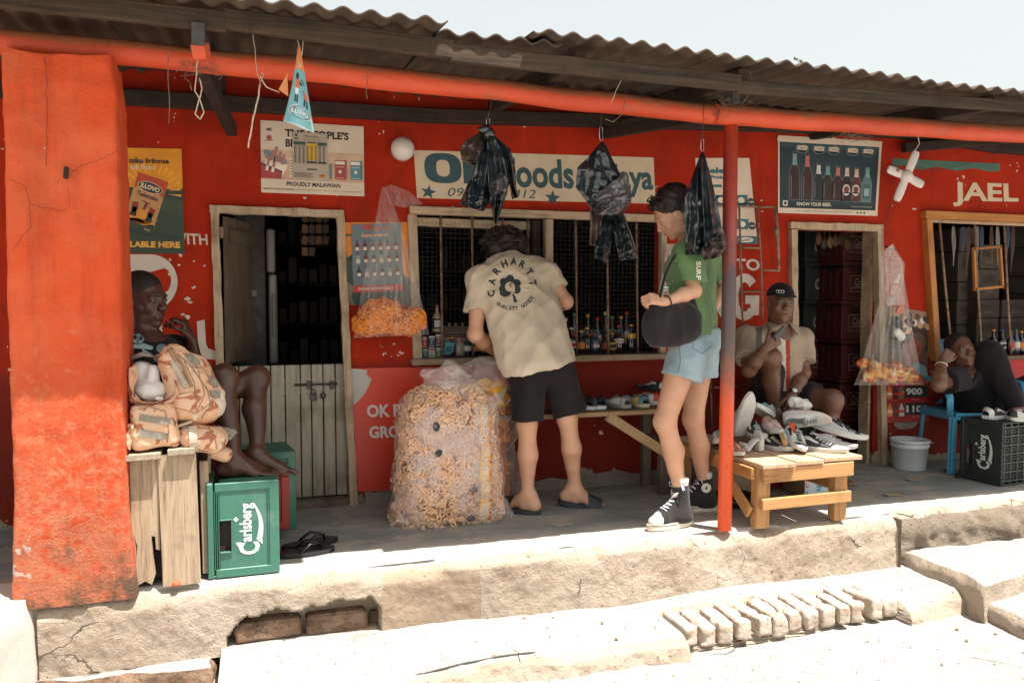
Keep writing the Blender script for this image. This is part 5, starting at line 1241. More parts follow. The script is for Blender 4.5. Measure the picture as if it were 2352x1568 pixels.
def ride(mb,bv,pts,w,mat,lift=.003,th=None,n=6):
 """a strap or seam laid on the surface seen at those picture points"""
 L=[]
 for i in range(len(pts)-1):
  for k in range(n):L.append((pts[i][0]*(1-k/n)+pts[i+1][0]*k/n,pts[i][1]*(1-k/n)+pts[i+1][1]*k/n))
 L.append(pts[-1]);H=[]
 for x,y in L:
  d=(PY(x,y,-1)-CAM).normalized();h=bv.ray_cast(CAM,d)
  if h[0]is not None:H.append((h[0]+h[1]*lift,h[1]))
 if len(H)<2:return
 if th:mb.tube([p for p,_ in H],th,mat,6);return
 vs=[]
 for i,(p,nn)in enumerate(H):
  tt=(H[min(i+1,len(H)-1)][0]-H[max(i-1,0)][0]).normalized();s_=tt.cross(nn).normalized()*w/2;vs+=[p-s_+nn*.001,p+s_+nn*.001]
 k=len(H);mb.add(vs+[v-Vector((0,0,0))for v in vs],[(2*i,2*i+1,2*i+3,2*i+2)for i in range(k-1)],mat)
rotM=lambda rx,ry,rz_:np.array((Matrix.Rotation(R(rz_),3,'Z')@Matrix.Rotation(R(ry),3,'Y')@Matrix.Rotation(R(rx),3,'X')))
t=thing('backpack','large tan camouflage backpack resting open on the plank box against the seated youth','backpack',tuple(PY(440,950,-1.0)))
c=J(442,878,-1.0);s=SDF(c-.28,c+.28,.006)
s.cap(J(402,815,-.98),J(470,930,-.99),.055,.080,.05);s.cap(J(385,825,-1.0),J(430,925,-1.02),.035,.075,.05);s.cap(J(440,840,-.98),J(480,900,-.98),.05,.055,.05);s.cap(J(400,925,-1.02),J(470,932,-1.0),.04,.06,.04)
V,Q=s.mesh(1);me=vmesh('body',V,Q,M_camo,disp=lambda V,Nn:wrinkle(.018,8,(1,1,1),3)(V,Nn)+wrinkle(.008,22,(1,1,1),5)(V,Nn));bv=bvh_of(me);bd=part('body',me,t)
b=MB();ride(b,bv,[(393,800),(420,840),(440,888)],0,M_zip,.002,.006);ride(b,bv,[(386,803),(411,845),(430,878)],0,M_zip,.002,.0045);part('zip',b,bd)
b=MB();ride(b,bv,[(408,812),(440,842),(476,895),(484,930),(462,960)],0,M_zip,.001,.0022);ride(b,bv,[(424,830),(446,878),(452,935)],0,M_zip,.001,.0018);part('piping',b,bd)
for pts in(((430,815),(455,838)),((478,868),(500,886)),((482,905),(505,905))):
 b=MB();ride(b,bv,pts,.030,M_web,.004);part('strap',b,t)
b=MB()
for pts in([(455,850),(470,905),(452,945)],[(400,935),(450,948),(488,925)],[(412,905),(440,900),(462,915)],[(436,812),(470,850),(492,892)]):ride(b,bv,pts,0,M_zip,.001,.0017)
part('seam',b,bd,kind='stuff')
b=MB();ride(b,bv,[(398,830),(418,870),(428,890)],.022,pm('frayed_lining',(.45,.38,.30),(.36,.30,.22),rough=.9,bs=.8),.004);part('lining',b,bd)
t=thing('open_bag','tan camouflage bag lying open with white parcels inside, against the column','bag',tuple(PY(340,880,-1.0)))
b=MB()
def flap(L_,R_,Y0,Y1,nu=18,nv=22,amp=.012,seed=0,mat=M_camo,th_=.004,mbx=None):
 mbx=mbx or b
 def at(pts,v):
  k=v*(len(pts)-1);i=min(int(k),len(pts)-2);f=k-i;return(pts[i][0]*(1-f)+pts[i+1][0]*f,pts[i][1]*(1-f)+pts[i+1][1]*f)
 def fn(u,v,off=0):
  a,c_=at(L_,v),at(R_,v);x=a[0]*(1-u)+c_[0]*u;y=a[1]*(1-u)+c_[1]*u;Y=Y0+(Y1-Y0)*v-.03*math.sin(math.pi*u)+amp*nz((u*3,v*3,seed),1.3)*2
  return PY(x,y,Y+off)
 mbx.grid(nu,nv,lambda u,v:fn(u,v),mat);mbx.grid(nu,nv,lambda u,v:fn(1-u,v,th_),mat)
flap([(290,848),(290,880),(293,905),(300,918)],[(312,838),(318,862),(308,890),(310,918)],-1.04,-1.06,seed=2)
flap([(300,905),(296,918),(300,925),(330,935)],[(312,905),(325,920),(370,925),(402,908)],-1.07,-1.05,seed=5)
flap([(398,868),(402,885),(398,905),(372,925)],[(410,880),(415,900),(408,915),(385,930)],-1.08,-1.06,seed=7)
part('flap',b,t)
s=SDF(J(345,890,-1.0)-.14,J(345,890,-1.0)+.14,.007);s.ell(J(348,898,-1.01),(.062,.05,.042),None,.02);s.ell(J(330,895,-1.0),(.04,.04,.035),None,.02);s.ell(J(352,860,-.99),(.030,.03,.042),None,.01);s.ell(J(325,855,-.96),(.04,.04,.05),None,.02)
V,Q=s.mesh(1);part('white_parcel',vmesh('white_parcel',V,Q,M_plast,disp=wrinkle(.014,18,(1,1,1),9)),t)
b=MB();b.box(PY(366,915,-1.065),(.030,.008,.016),M_plast,bev=.003,rot=(0,.2,0));part('tag',b,t)
b=MB();b.tube([PY(300,822,-.98),PY(330,812,-.99),PY(352,818,-.99)],[.02,.026,.012],M_web,8,flat=.4);part('strap',b,t)
t=thing('pouch','upright tan camouflage pouch with two grey webbing bands on the plank box','bag',tuple(PY(355,1035,-1.06)))
bd,bv=rbox_bag('body',J(356,977,-1.06),(.088,.050,.092),rotM(0,-3,4),t,rnd=.032,seed=5,amp=.016)
for pts in(((320,957),(352,963),(390,968)),((317,993),(350,998),(384,1003))):b=MB();ride(b,bv,pts,.026,M_web,.003);part('webbing',b,t)
b=MB();ride(b,bv,[(318,940),(345,934),(380,945),(388,985),(384,1015)],0,M_zip,.001,.0022);part('piping',b,bd)
b=MB();c=PY(395,973,-1.10);b.tube([c+Vector((.012*math.cos(a),0,.018*math.sin(a)))for a in[2*math.pi*i/14 for i in range(15)]],.0022,M_iron,6);part('buckle',b,t)
b=MB()
flap([(290,975),(288,998),(290,1028)],[(318,965),(306,998),(300,1034)],-1.08,-1.10,seed=11);part('side_strap',b,t)
t=thing('pouch','tan camouflage pouch slumped at the right end of the plank box, webbing dangling','bag',tuple(PY(470,1040,-1.0)))
bd,bv=rbox_bag('body',J(466,1006,-1.03),(.088,.055,.055),rotM(0,10,-8),t,rnd=.045,seed=8,amp=.014,extra=lambda s:s.cap(J(410,1000,-1.05),J(440,1005,-1.05),.022,.05,.03))
b=MB();ride(b,bv,[(442,980),(445,1032)],.030,pm('pale_webbing',(.50,.42,.32),(.42,.35,.26),rough=.8,bs=.3),.004);part('webbing',b,t)
b=MB();ride(b,bv,[(432,1024),(470,1036),(500,1030)],0,M_zip,.001,.003);ride(b,bv,[(440,985),(480,982),(495,1010),(498,1030)],0,M_zip,.001,.0022);part('piping',b,bd)
bd2,bv3=rbox_bag('lower_pocket',J(505,1040,-.98),(.050,.04,.032),rotM(0,22,0),t,rnd=.028,seed=2,amp=.010)
b=MB();b.box(PY(425,973,-1.07),(.055,.008,.010),pm('tan_buckle',(.50,.36,.24),rough=.5),bev=.002,rot=(0,R(-18),0));part('buckle',b,t)
b=MB();flap([(490,975),(490,990),(492,1010)],[(540,985),(545,992),(530,1010)],-.99,-1.0,seed=3,mat=M_web);part('strap',b,t)
b=MB();flap([(478,1030),(472,1060),(476,1085)],[(488,1032),(484,1060),(484,1086)],-.99,-.99,seed=4,mat=M_web,nu=4);part('dangling_strap',b,t)
b=MB();flap([(400,968),(400,985)],[(455,965),(450,978)],-1.02,-1.04,seed=3,mat=M_web);part('strap',b,t)
# ------ flip-flops
M_flip=pm('black_flip_flop',(.014,.014,.016),(.010,.010,.012),rough=.3)
def flipflop(label,pos,rz_,group=None):
 t=thing('flip_flop',label,'sandal',tuple(pos),R(rz_),group=group);b=MB();n=28;P=[]
 for i in range(n):
  a=2*math.pi*i/n;P.append((.135*math.cos(a),(.046+.007*math.cos(a))*math.sin(a)-.006*math.cos(a)))
 vs=[(x,y,z)for z in(.0,.010,.020)for x,y in P];b.add(vs,[tuple(range(n))[::-1],tuple(range(2*n,3*n))]+[(j*n+i,j*n+(i+1)%n,(j+1)*n+(i+1)%n,(j+1)*n+i)for j in(0,1)for i in range(n)],M_flip);part('sole',b,t,world=False)
 b=MB()
 for sg in(-1,1):b.tube([(.075,0,.018),(.060,.012*sg,.045),(.015,.034*sg,.052),(-.035,.044*sg,.018)],[.005,.008,.011,.008],M_flip,8,flat=.5)
 part('strap',b,t,world=False)
flipflop('shiny black flip-flop nearest the platform edge behind the green crate',PZ(700,1272,.0),12);flipflop('black flip-flop half hidden just behind the shiny one',PZ(712,1252,.0),20)
flipflop('dark sandal under the blue chair beside the dark beer crate',PZ(2225,1092,.0),15)
# ------ benches
t=thing('bench','low pine display bench covered in shoes at the platform edge','bench',tuple(PZ(1845,1200,0)))
A0=PZ(1752,1213,0);A1=PZ(1932,1196,0);zt_=PY(1767,1060,-1.08).z;X0b,X1b=A0.x-.012,A1.x+.03;Yf,Yr=-1.075,-.30;X0r,X1r=X0b,X1b
Yf=(A0.y+A1.y)/2-.0
for(x,y)in((A0.x,Yf+.03),(A1.x,Yf+.03),(A0.x,Yr-.03),(A1.x,Yr-.03)):
 b=MB();b.bar((x,y,0),(x+.004,y,zt_-.02),.075,.055,M_pine_z,up=(0,1,0),bev=.003);part('leg',b,t)
b=MB();b.bar((X0b-.008,Yf-.018,zt_-.055),(X1b+.02,Yf-.018,zt_-.05),.026,.072,M_pine_x,bev=.003);part('apron',b,t)
b=MB();b.bar((A0.x-.048,Yf+.02,zt_-.052),(A0.x-.048,Yr,zt_-.052),.022,.06,M_pine_y,bev=.003);part('apron',b,t)
b=MB();b.bar((A1.x+.048,Yf+.02,zt_-.052),(A1.x+.048,Yr,zt_-.052),.022,.06,M_pine_y,bev=.003);part('apron',b,t)
b=MB();b.bar((X0b-.01,Yf-.012,.125),(X1b+.015,Yf-.012,.130),.024,.056,M_pine_x,bev=.003);part('stretcher',b,t)
b=MB();b.bar((A1.x+.045,Yf+.06,.16),(A1.x+.05,Yr,.16),.022,.05,M_pine_y,bev=.003);part('stretcher',b,t)
b=MB();b.bar((A0.x-.064,Yf+.34,zt_-.03),(A0.x-.060,Yf+.03,.075),.020,.062,M_pine_z,up=(0,1,1),bev=.003);part('brace',b,t)
yy=Yf-.05;xs_=[X0b-.03,X0b+.17,X0b+.34,X1b+.075]
for i in range(3):
 b=MB();b.box(((xs_[i]+xs_[i+1])/2,(yy+Yr)/2+.012*i,zt_-.006+.002*i),(xs_[i+1]-xs_[i]-.005,Yr-yy,.022),M_pine_top,bev=.003,rot=(R(-.3*i),0,R(.4*i-.3)));part('plank',b,t)
zb=zt_+.008
t=thing('bench','long dark plank bench along the wall between snack sack and woman','bench',tuple(PZ(1400,1140,0)))
b=MB();a=PY(1135,966,-.40);c=PY(1560,942,-.40);z2=(a.z+c.z)/2
b.box(((a.x+c.x)/2,-.285,z2),(c.x-a.x,.11,.028),M_bench_old,bev=.003);part('plank',b,t);b=MB();b.box(((a.x+c.x)/2,-.16,z2+.002),(c.x-a.x,.12,.028),M_bench_old,bev=.003);part('plank',b,t)
b=MB();b.box(((a.x+c.x)/2,-.362,z2-.001),(c.x-a.x,.030,.026),wood('bench_edge',(.40,.27,.15),(.32,.21,.11),(.16,.10,.06),.7,GX),bev=.003);part('plank',b,t)
for(qx,qy,yy_)in((1522,1146,-.33),(1482,1128,-.10),(1170,1160,-.10)):
 x=PY(qx,qy,yy_).x;b=MB();b.bar((x,yy_,0),(x,yy_,z2-.015),.055,.045,M_bench_leg,up=(0,1,0),bev=.003);part('leg',b,t)
b=MB();x1_,x2_=PY(1522,1000,-.33).x,PY(1482,1000,-.10).x;b.bar((x1_,-.33,.30),(x2_,-.10,.30),.03,.05,M_bench_leg,bev=.003);part('stretcher',b,t)
M_br=wood('raw_brace',(.50,.35,.19),(.42,.28,.14),(.22,.14,.07),.7,(12,2,12),5,.4)
b=MB();b.bar(PY(1395,955,-.375),PY(1530,1040,-.375),.022,.055,M_br,bev=.003);part('brace',b,t)
b=MB();b.bar(PY(1205,970,-.30),PY(1155,1030,-.12),.022,.055,M_br,bev=.003);part('brace',b,t)
# ------ shoes
def shoe(label,pos,rz_,cols,rx=0,ry=0,L=.242,style='sneaker',group=None):
 """cols: upper, second, sole, inside"""
 Mt_=Matrix.Translation(Vector(pos))@Matrix.Rotation(R(rz_),4,'Z')@Matrix.Rotation(R(ry),4,'Y')@Matrix.Rotation(R(rx),4,'X')
 t=thing('shoe',label,'shoe',M=Mt_,group=group);up,sec,sol,ins=cols;S_=L/.26
 def wd(x):return(.036+.014*math.sin(min(1,max(0,(x+.02)/.20))*2.4))*(1-max(0,(x-.17)/.09)**2.2*.75)*(1-max(0,(-x+.02)/.03)**2*.35)if True else 0
 n=18;xs2=[-.0095+.2695*(i/(n-1))for i in range(n)];b=MB();m=16
 def sec_pt(i,j,top,bot,k):
  x=xs2[i];w_=wd(x)*k;a=math.pi*j/(m-1);return x,w_,a
 vs=[];rows=((0,.93),(.006,1.0),(.022,1.03),(.028,.98))
 Pp=[(xs2[i],wd(xs2[i]))for i in range(n)]+[(xs2[i],-wd(xs2[i]))for i in range(n-1,-1,-1)];mm=len(Pp)
 for z,k in rows:
  for x,y in Pp:vs.append(Vector(((x-.12)*k+.12,y*k,z+max(0,x-.19)*.12))*S_)
 b.add(vs,[tuple(range(mm)),tuple(range(3*mm,4*mm))[::-1]]+[(j*mm+(i+1)%mm,j*mm+i,(j+1)*mm+i,(j+1)*mm+(i+1)%mm)for j in range(3)for i in range(mm)],sol);part('sole',b,t,world=False)
 b=MB();H=lambda x:(.088-.010*math.sin(x/.08*3)if x<.08 else .088-.048*min(1,(x-.08)/.09)**.8-.010*max(0,(x-.17)/.09)**2*1.6)
 vs=[];ms=[]
 for i in range(n):
  x=xs2[i];w_=wd(x)*.97;h=H(x);hole=.012<x<.105;rim=i in(0,n-1)
  for j in range(m):
   a=math.pi*j/(m-1);ca,sa=math.cos(a),math.sin(a);y=w_*math.copysign(abs(ca)**.65,ca)*(1-.25*sa**2 if x<.11 else 1-.05*sa);z=.022+(h-.022)*sa**.55*(1 if not rim else .55)
   if hole and .33*math.pi<a<.67*math.pi:z=.045
   vs.append(Vector((x,y,z))*S_)
 fsU,fsS,fsI=[],[],[]
 for i in range(n-1):
  for j in range(m-1):
   f=(i*m+j,(i+1)*m+j,(i+1)*m+j+1,i*m+j+1);x=(xs2[i]+xs2[i+1])/2;hole=.01<x<.108
   (fsI if hole and 5<=j<=9 else fsS if(x<.03 or(x>.2)or(.06<x<.13 and j in(2,3,11,12)))else fsU).append(f)
 k0=len(b.v);b.add(vs,fsU,up,True);o=0
 for fs_,mt in((fsS,sec),(fsI,ins)):
  kk=b.mi(mt)
  for f in fs_:b.f.append([q+k0 for q in f]);b.m.append(kk);b.sm.append(True)
 part('upper',b,t,world=False)
 if style=='sneaker':
  b=MB()
  for k in range(5):
   x=.112+.016*k;z=(H(x)+.004);w_=.018;b.tube([Vector((x,-w_,z-.006))*S_,Vector((x+.004,0,z+.001))*S_,Vector((x,w_,z-.006))*S_],.0028*S_,sec if sec is not up else ins,5)
   if k<4:b.tube([Vector((x,-w_,z-.005))*S_,Vector((x+.016,w_,H(x+.016)-.001))*S_],.0025*S_,sec if sec is not up else ins,5)
  part('lace',b,t,world=False)
 elif style=='velcro':
  for k in range(2):b=MB();x=.10+.04*k;b.grid(10,3,lambda u,v:Vector((x+.026*v,-.042+.084*u,.036+(H(x)-.034)*math.sin(math.pi*u)**.5))*S_,sec);part('strap',b,t,world=False)
 return t
Wh,Bk,Gy,Bg=ink(208,208,203,.55),ink(34,34,38,.6),ink(150,150,150),ink(196,176,150)
Pk,Yw,Bu,Rd,Sv,Aq,Og,Tn=ink(226,196,188),ink(222,186,84),ink(74,128,150),ink(190,60,44),pm('silver_shoe',(.45,.46,.46),(.36,.37,.38),rough=.3,metal=.5),ink(120,178,186),ink(228,84,34),ink(190,150,104)
zc=z2+.016;Pb=lambda qx,Y:(PY(qx,940,Y).x,Y,zc)
shoe('white and black sneaker beside the leg of the man in shorts, on the wall bench',Pb(1352,-.33),60,(Wh,Bk,Wh,Bk));shoe('black slip-on shoe seen from behind on the wall bench',Pb(1380,-.33),82,(Bk,Bk,Wh,Bk),style='slip')
shoe('grey and beige runner on the wall bench left of the yellow shoe',Pb(1440,-.33),100,(Wh,Gy,Gy,Bg));shoe('yellow and blue shoe on the wall bench beside the woman',Pb(1482,-.33),96,(Yw,Bu,Bg,Bg));shoe('red and white laced runner behind the yellow shoe',(PY(1510,925,-.22).x,-.22,zc),150,(Wh,Rd,Wh,Bk))
shoe('black shoe perched on the red and white runner',(PY(1526,905,-.2).x,-.2,zc+.075),120,(Bk,Wh,Bk,Bk),L=.2)
F=lambda qx,Y,z=0:(PY(qx,1010,Y).x,Y,zb+z)
shoe('white sneaker with pale blue lining left of the steel post',F(1652,-.62),240,(Wh,Wh,Wh,Aq),ry=-10);shoe('beige and dark red shoe low beside the steel post',F(1668,-.78),262,(Bg,Rd,Wh,Rd),L=.2)
shoe('white knitted high shoe standing upright right of the steel post',F(1700,-.66,.05),275,(Wh,ink(205,212,208),Wh,Gy),ry=-66,L=.26);shoe('black and white printed trainer in the middle of the shoe pile',F(1726,-.62,.05),250,(Bk,Wh,Wh,Bk))
shoe('tan ribbed sole of a shoe lying on its side on the pine bench',F(1796,-.74,.05),232,(Aq,Wh,Tn,Wh),rx=-72);shoe('pink shoe wedged behind the tan upturned sole',F(1760,-.66,.08),255,(Pk,ink(214,180,176),Wh,Tn),L=.22)
shoe('white, black and orange trainer pointing outwards on the pine bench',F(1808,-.80,.06),252,(Wh,Bk,Wh,Og),rx=-16,ry=12);shoe('black mesh runner with white laces and sole at the front of the pile',F(1826,-.84,.0),300,(Bk,Wh,Wh,Bk),L=.28)
shoe('white shoe with velcro straps beside the black runner',F(1862,-.80,.0),305,(Wh,Wh,Wh,Gy),style='velcro');shoe('white trainer lying sole up on top of the pile',F(1802,-.66,.15),322,(Wh,Wh,ink(222,205,194),Gy),rx=118)
shoe('silver and black open sandal at the right end of the pile',F(1866,-.68,.08),322,(Sv,Bk,Wh,Bk),style='velcro',ry=14,L=.29);shoe('grey trainer with pale blue straps at the back of the pile',F(1766,-.56,.12),215,(Gy,Aq,Wh,Bk),ry=-20);shoe('white shoe at the back under the crumpled paper',F(1815,-.58,.12),290,(Wh,Gy,Wh,Bk))
shoe('black and white trainer under the pile behind the heeled sandal',F(1742,-.72,.0),280,(Bk,Wh,Wh,Wh));shoe('dark trainer buried in the middle of the shoe pile',F(1785,-.62,.0),268,(Bk,Gy,Wh,Bk));shoe('black and white striped sneaker on the dark beer crate',(nr.x+.02,nr.y+.13,.392),8,(Bk,Wh,Wh,Aq),L=.24);shoe('black and white sneaker at the frame edge on the dark beer crate',(nr.x+.12,nr.y+.05,.392),-18,(Wh,Bk,Wh,Bk),L=.24)
p=Vector(F(1730,-.86));t=thing('heeled_sandal','white block-heeled sandal at the left of the shoe pile','shoe',tuple(p),R(188));b=MB()
b.tube([(.12,0,.008),(.05,0,.012),(.0,0,.055),(-.05,0,.075)],[.012,.030,.024,.026],Wh,12,flat=.3);part('sole',b,t,world=False);b=MB();b.box((-.045,0,.034),(.034,.040,.068),Wh,bev=.004);part('heel',b,t,world=False)
b=MB();b.tube([(.07,-.034,.012),(.07,-.02,.045),(.07,.02,.045),(.07,.034,.012)],.012,Wh,8,flat=.3);part('strap',b,t,world=False);b=MB();b.tube([(-.03,-.026,.06),(-.03,-.018,.105),(-.03,.018,.105),(-.03,.026,.06)],.008,Wh,8,flat=.4);part('strap',b,t,world=False)
s=SDF(np.array(F(1836,-.66,.20))-.13,np.array(F(1836,-.66,.20))+.13,.007);c=np.array(F(1836,-.66,.21));s.ell(c,(.055,.045,.03),None,.02);s.ell(c+(.03,0,-.01),(.05,.04,.03),None,.02);s.ell(c+(-.03,.01,.015),(.03,.03,.03),None,.02)
V,Q=s.mesh(0);tag(link('crumpled_paper',vmesh('crumpled_paper',V,Q,ink(222,222,214),disp=wrinkle(.022,26,(1,1,1),9))),'crumpled white paper on top of the shoe pile below the wrist watch','paper')
# ------ under and around the benches
M_card=pm('cardboard',(.33,.25,.17),(.28,.21,.14),rough=.85,scale=4,bs=.2,dirt=(.20,.15,.10),dlo=.58,dhi=.75);M_boxw=pm('printed_carton',(.52,.62,.66),(.45,.55,.60),rough=.6)
def carton(name,label,c,size,rz_,mat=M_card,pr=None):
 t=thing(name,label,'box',tuple(c),R(rz_));b=MB();b.box((0,0,size[2]/2),size,mat,bev=.003);part('body',b,t,world=False)
 b=MB();b.box((-size[0]*.25,0,size[2]+.002),(size[0]*.48,size[1]*.98,.003),mat,rot=(0,R(2),0));part('flap',b,t,world=False)
 if pr:
  b=MB();pr(Print(b,lambda u,v,l:Vector((-size[0]/2+size[0]*u,-size[1]/2-.001-l,size[2]*v)),.0006));part('print',b,t,world=False)
 return t
c=PZ(1712,1142,0);carton('cardboard_box','plain brown cardboard box under the left side of the pine bench',(c.x,c.y+.12,0),(.30,.24,.26),4)
c=PZ(1885,1142,0)
def spl(P):
 P.rect(.02,.02,.98,.98,M_boxw,1);T_=ink(70,150,172);P.text('splash',.36,.42,.62,.96,T_,2,.04,rot=90)if False else P.put([(.34+v*.26,.95-u*.80)for u,v in text2d('splash',.04)[0]],text2d('splash',.04)[1],T_,2)
 P.rect(.06,.25,.13,.85,ink(200,70,60),2);P.rect(.08,.28,.11,.82,Wt,3);P.ring(.80,.62,.10,.08,.3,T_,2);P.line((.76,.55),(.70,.36),.012,T_,1,2);P.ell(.62,.44,.05,.02,T_,2);P.ell(.80,.36,.06,.02,T_,2);P.ring(.6,.05,.33,.22,.06,T_,2,a0=.2,a1=1.8)
 P.rect(.06,.06,.12,.16,T_,2)
carton('juice_carton','pale blue splash juice box under the right side of the pine bench',(c.x+.01,c.y+.13,0),(.19,.24,.235),-6,M_card,spl)
c=PZ(1800,1120,0);crate('drinks_crate','bright red drinks crate under the middle of the pine bench',Matrix.Translation((c.x-.10,c.y+.02,.0)),M_cred,logo='cola')
b=MB();c=PZ(1700,1150,.03);b.lathe([(.001,0),(.10,0),(.11,.03),(.105,.06),(.09,.02),(.001,.015)],M_flip,20,Matrix.Translation((c.x,c.y+.05,0)));solo('rubber_bowl',b,'low black rubber bowl behind the brace of the pine bench','bowl')
c=PZ(2112,1081,0);t=thing('bucket','white plastic bucket with its lid rim, on the veranda floor by the doorway','bucket',(c.x,c.y+.09,0));Mb=pm('white_bucket_plastic',(.60,.63,.64),(.54,.57,.58),rough=.35)
b=MB();b.lathe([(.001,.0),(.098,.0),(.102,.006),(.115,.150),(.120,.150),(.120,.158),(.1165,.158),(.118,.182),(.124,.183),(.125,.198),(.118,.200),(.112,.185),(.100,.01),(.001,.008)],Mb,40);part('body',b,t,world=False)
b=MB()
for k in range(24):
 a=2*math.pi*k/24;b.box((.1185*math.cos(a),.1185*math.sin(a),.165),(.003,.004,.010),Mb,rot=(0,0,a))
part('rim_rib',b,t,world=False,kind='stuff')
b=MB();b.tube([(.118,0,.17),(.10,-.10,.185),(0,-.135,.19),(-.10,-.10,.185),(-.118,0,.17)],.0022,Mb,6);part('handle',b,t,world=False)
for(qx,qy,w_,d_,r_,l_)in((2098,1101,.10,.05,5,'folded brown cardboard scrap on the floor before the bucket'),(2052,1136,.11,.045,-3,'flat brown cardboard strip lying near the sunlit edge')):
 c=PZ(qx,qy,.004);b=MB();b.box((c.x,c.y,.006),(w_,d_,.004),M_card,rot=(R(3),R(2),R(r_)));solo('cardboard_scrap',b,l_,'cardboard')
b=MB();c=PZ(2172,1083,0);b.lathe([(.001,0),(.014,0),(.014,.016),(.001,.016)],M_iron,12,Matrix.Translation((c.x,c.y,0)));solo('tin_lid',b,'tiny metal cap on the floor beside the bucket','bottle cap')
# ------ blue chairs
M_blue=pm('blue_chair_plastic',(.060,.30,.46),(.045,.25,.40),rough=.35,scale=4,bs=.1)
def pchair(label,M):
 """plastic armchair facing +x, seat 0.38 high"""
 t=thing('plastic_chair',label,'chair',M=M)
 for(x,y)in((.21,-.22),(.21,.22),(-.21,-.21),(-.21,.21)):
  b=MB();sx=1 if x>0 else-1;b.bar((x+.03*sx,y*1.10,0),(x,y,.37),.055,.030,M_blue,up=(0,1,0),bev=.006);b.bar((x+.03*sx,y*1.10-.012,0),(x,y-.012,.37),.012,.03,M_blue,up=(0,1,0),bev=.003);part('leg',b,t,world=False)
 b=MB();b.grid(14,14,lambda u,v:Vector((-.23+.47*u,-.23+.46*v,.385+.015*u-.025*math.sin(math.pi*u)*math.sin(math.pi*v))),M_blue);b.grid(14,14,lambda u,v:Vector((-.23+.47*(1-u),-.23+.46*v,.37+.015*(1-u)-.02*math.sin(math.pi*u)*math.sin(math.pi*v))),M_blue)
 for s_ in(-1,1):b.bar((-.22,.225*s_,.365),(.22,.225*s_,.375),.02,.055,M_blue,bev=.006)
 b.bar((.235,-.22,.375),(.235,.22,.375),.02,.05,M_blue,bev=.006);part('seat',b,t,world=False)
 for s_ in(-1,1):
  b=MB();b.tube([(.20,.235*s_,.38),(.22,.25*s_,.50),(.16,.26*s_,.585),(-.05,.265*s_,.60),(-.24,.25*s_,.60)],[.022,.024,.028,.03,.028],M_blue,10,flat=.45);part('armrest',b,t,world=False)
 b=MB()
 def bk(u,v,o=0):a=(u-.5)*2;z=.40+.44*v*(1-.22*a*a);return Vector((-.22-.12*v-.05+.05*a*a*1.2+o,.245*a*(1-.1*v),z))
 for k in range(7):
  u0,u1=k/7+.012,(k+1)/7-.012;b.grid(3,12,lambda u,v:bk(u0+(u1-u0)*u,v),M_blue);b.grid(3,12,lambda u,v:bk(u0+(u1-u0)*(1-u),v,.012),M_blue)
 b.tube([bk(u/16,1.0,.006)for u in range(17)],.020,M_blue,10,flat=.7);part('backrest',b,t,world=False)
c=PZ(2190,1090,0)
pchair('blue plastic armchair with the man in black, by the dark beer crate',Matrix.Translation((c.x+.30,c.y+.17,0))@Matrix.Rotation(R(-108),4,'Z'))
# ------ people
def skin(name,a,b,rough=.5):
 m,nt,bs=base(name);v=tex_coord(nt)
 col=ramp(nt,ntex(nt,v,9,6,.6),[(.35,a),(.65,b)])
 nt.links.new(col,bs.inputs['Base Color']);bs.inputs['Roughness'].default_value=rough
 bs.inputs['Subsurface Weight'].default_value=.08;bs.inputs['Subsurface Radius'].default_value=(.02,.008,.004);bs.inputs['Subsurface Scale'].default_value=.5
 bump(nt,bs,ntex(nt,v,260,4),.15,.001);return m
SK_light=skin('fair_skin',(.60,.335,.215),(.53,.275,.165));SK_dark=skin('dark_skin',(.082,.036,.022),(.058,.026,.017),.38)
SK_brown=skin('brown_skin',(.165,.076,.044),(.12,.055,.033),.42)
M_hair=pm('dark_hair',(.020,.013,.010),(.010,.007,.006),rough=.6,scale=60,bs=1.0,bscale=120,bdist=.006)
M_hairb=pm('brown_hair',(.022,.011,.008),(.012,.007,.006),rough=.5,scale=30,bs=.8,bscale=90,bdist=.006)
def cloth_m(name,a,b,rough=.9,scale=7,weave=300,bs=.25,**k):
 m,nt,s=base(name);v=tex_coord(nt);col=ramp(nt,ntex(nt,v,scale,6,.6),[(.35,a),(.65,b)])
 nt.links.new(col,s.inputs['Base Color']);s.inputs['Roughness'].default_value=rough;s.inputs['Specular IOR Level'].default_value=.2
 s.inputs['Sheen Weight'].default_value=k.get('sheen',.15)
 bump(nt,s,ntex(nt,v,weave,3,.6),bs,.0015);return m
M_beige=cloth_m('beige_cotton',(.58,.485,.36),(.52,.43,.315));M_black=cloth_m('black_cotton',(.020,.017,.018),(.014,.012,.013),sheen=.05)
M_green=cloth_m('green_cotton',(.12,.205,.085),(.085,.16,.065));M_denim=cloth_m('pale_denim',(.34,.44,.48),(.25,.345,.39),scale=14,bs=.5)
M_tan=cloth_m('tan_cotton',(.34,.265,.19),(.28,.215,.155));M_blackT=cloth_m('black_tee',(.014,.013,.016),(.010,.009,.011),sheen=.05)
M_canvas=cloth_m('black_canvas',(.030,.027,.027),(.020,.018,.018),bs=.5);M_bagcloth=cloth_m('black_nylon',(.016,.012,.015),(.011,.009,.010),rough=.75)
M_sock=cloth_m('white_sock',(.62,.64,.68),(.50,.52,.56),weave=160,bs=.6);M_rubber=pm('off_white_rubber',(.66,.60,.50),(.55,.47,.36),rough=.6,dirt=(.34,.25,.17),dlo=.5,dhi=.7)
M_toecap=pm('white_toe_rubber',(.68,.64,.56),(.58,.53,.44),rough=.5)
M_slide=pm('dark_slide_rubber',(.030,.036,.040),(.022,.026,.03),rough=.55)
M_white_ink=ink(200,198,190);M_dark_ink=pm('dark_shirt_print',(.022,.030,.034),(.03,.036,.04),rough=.7)
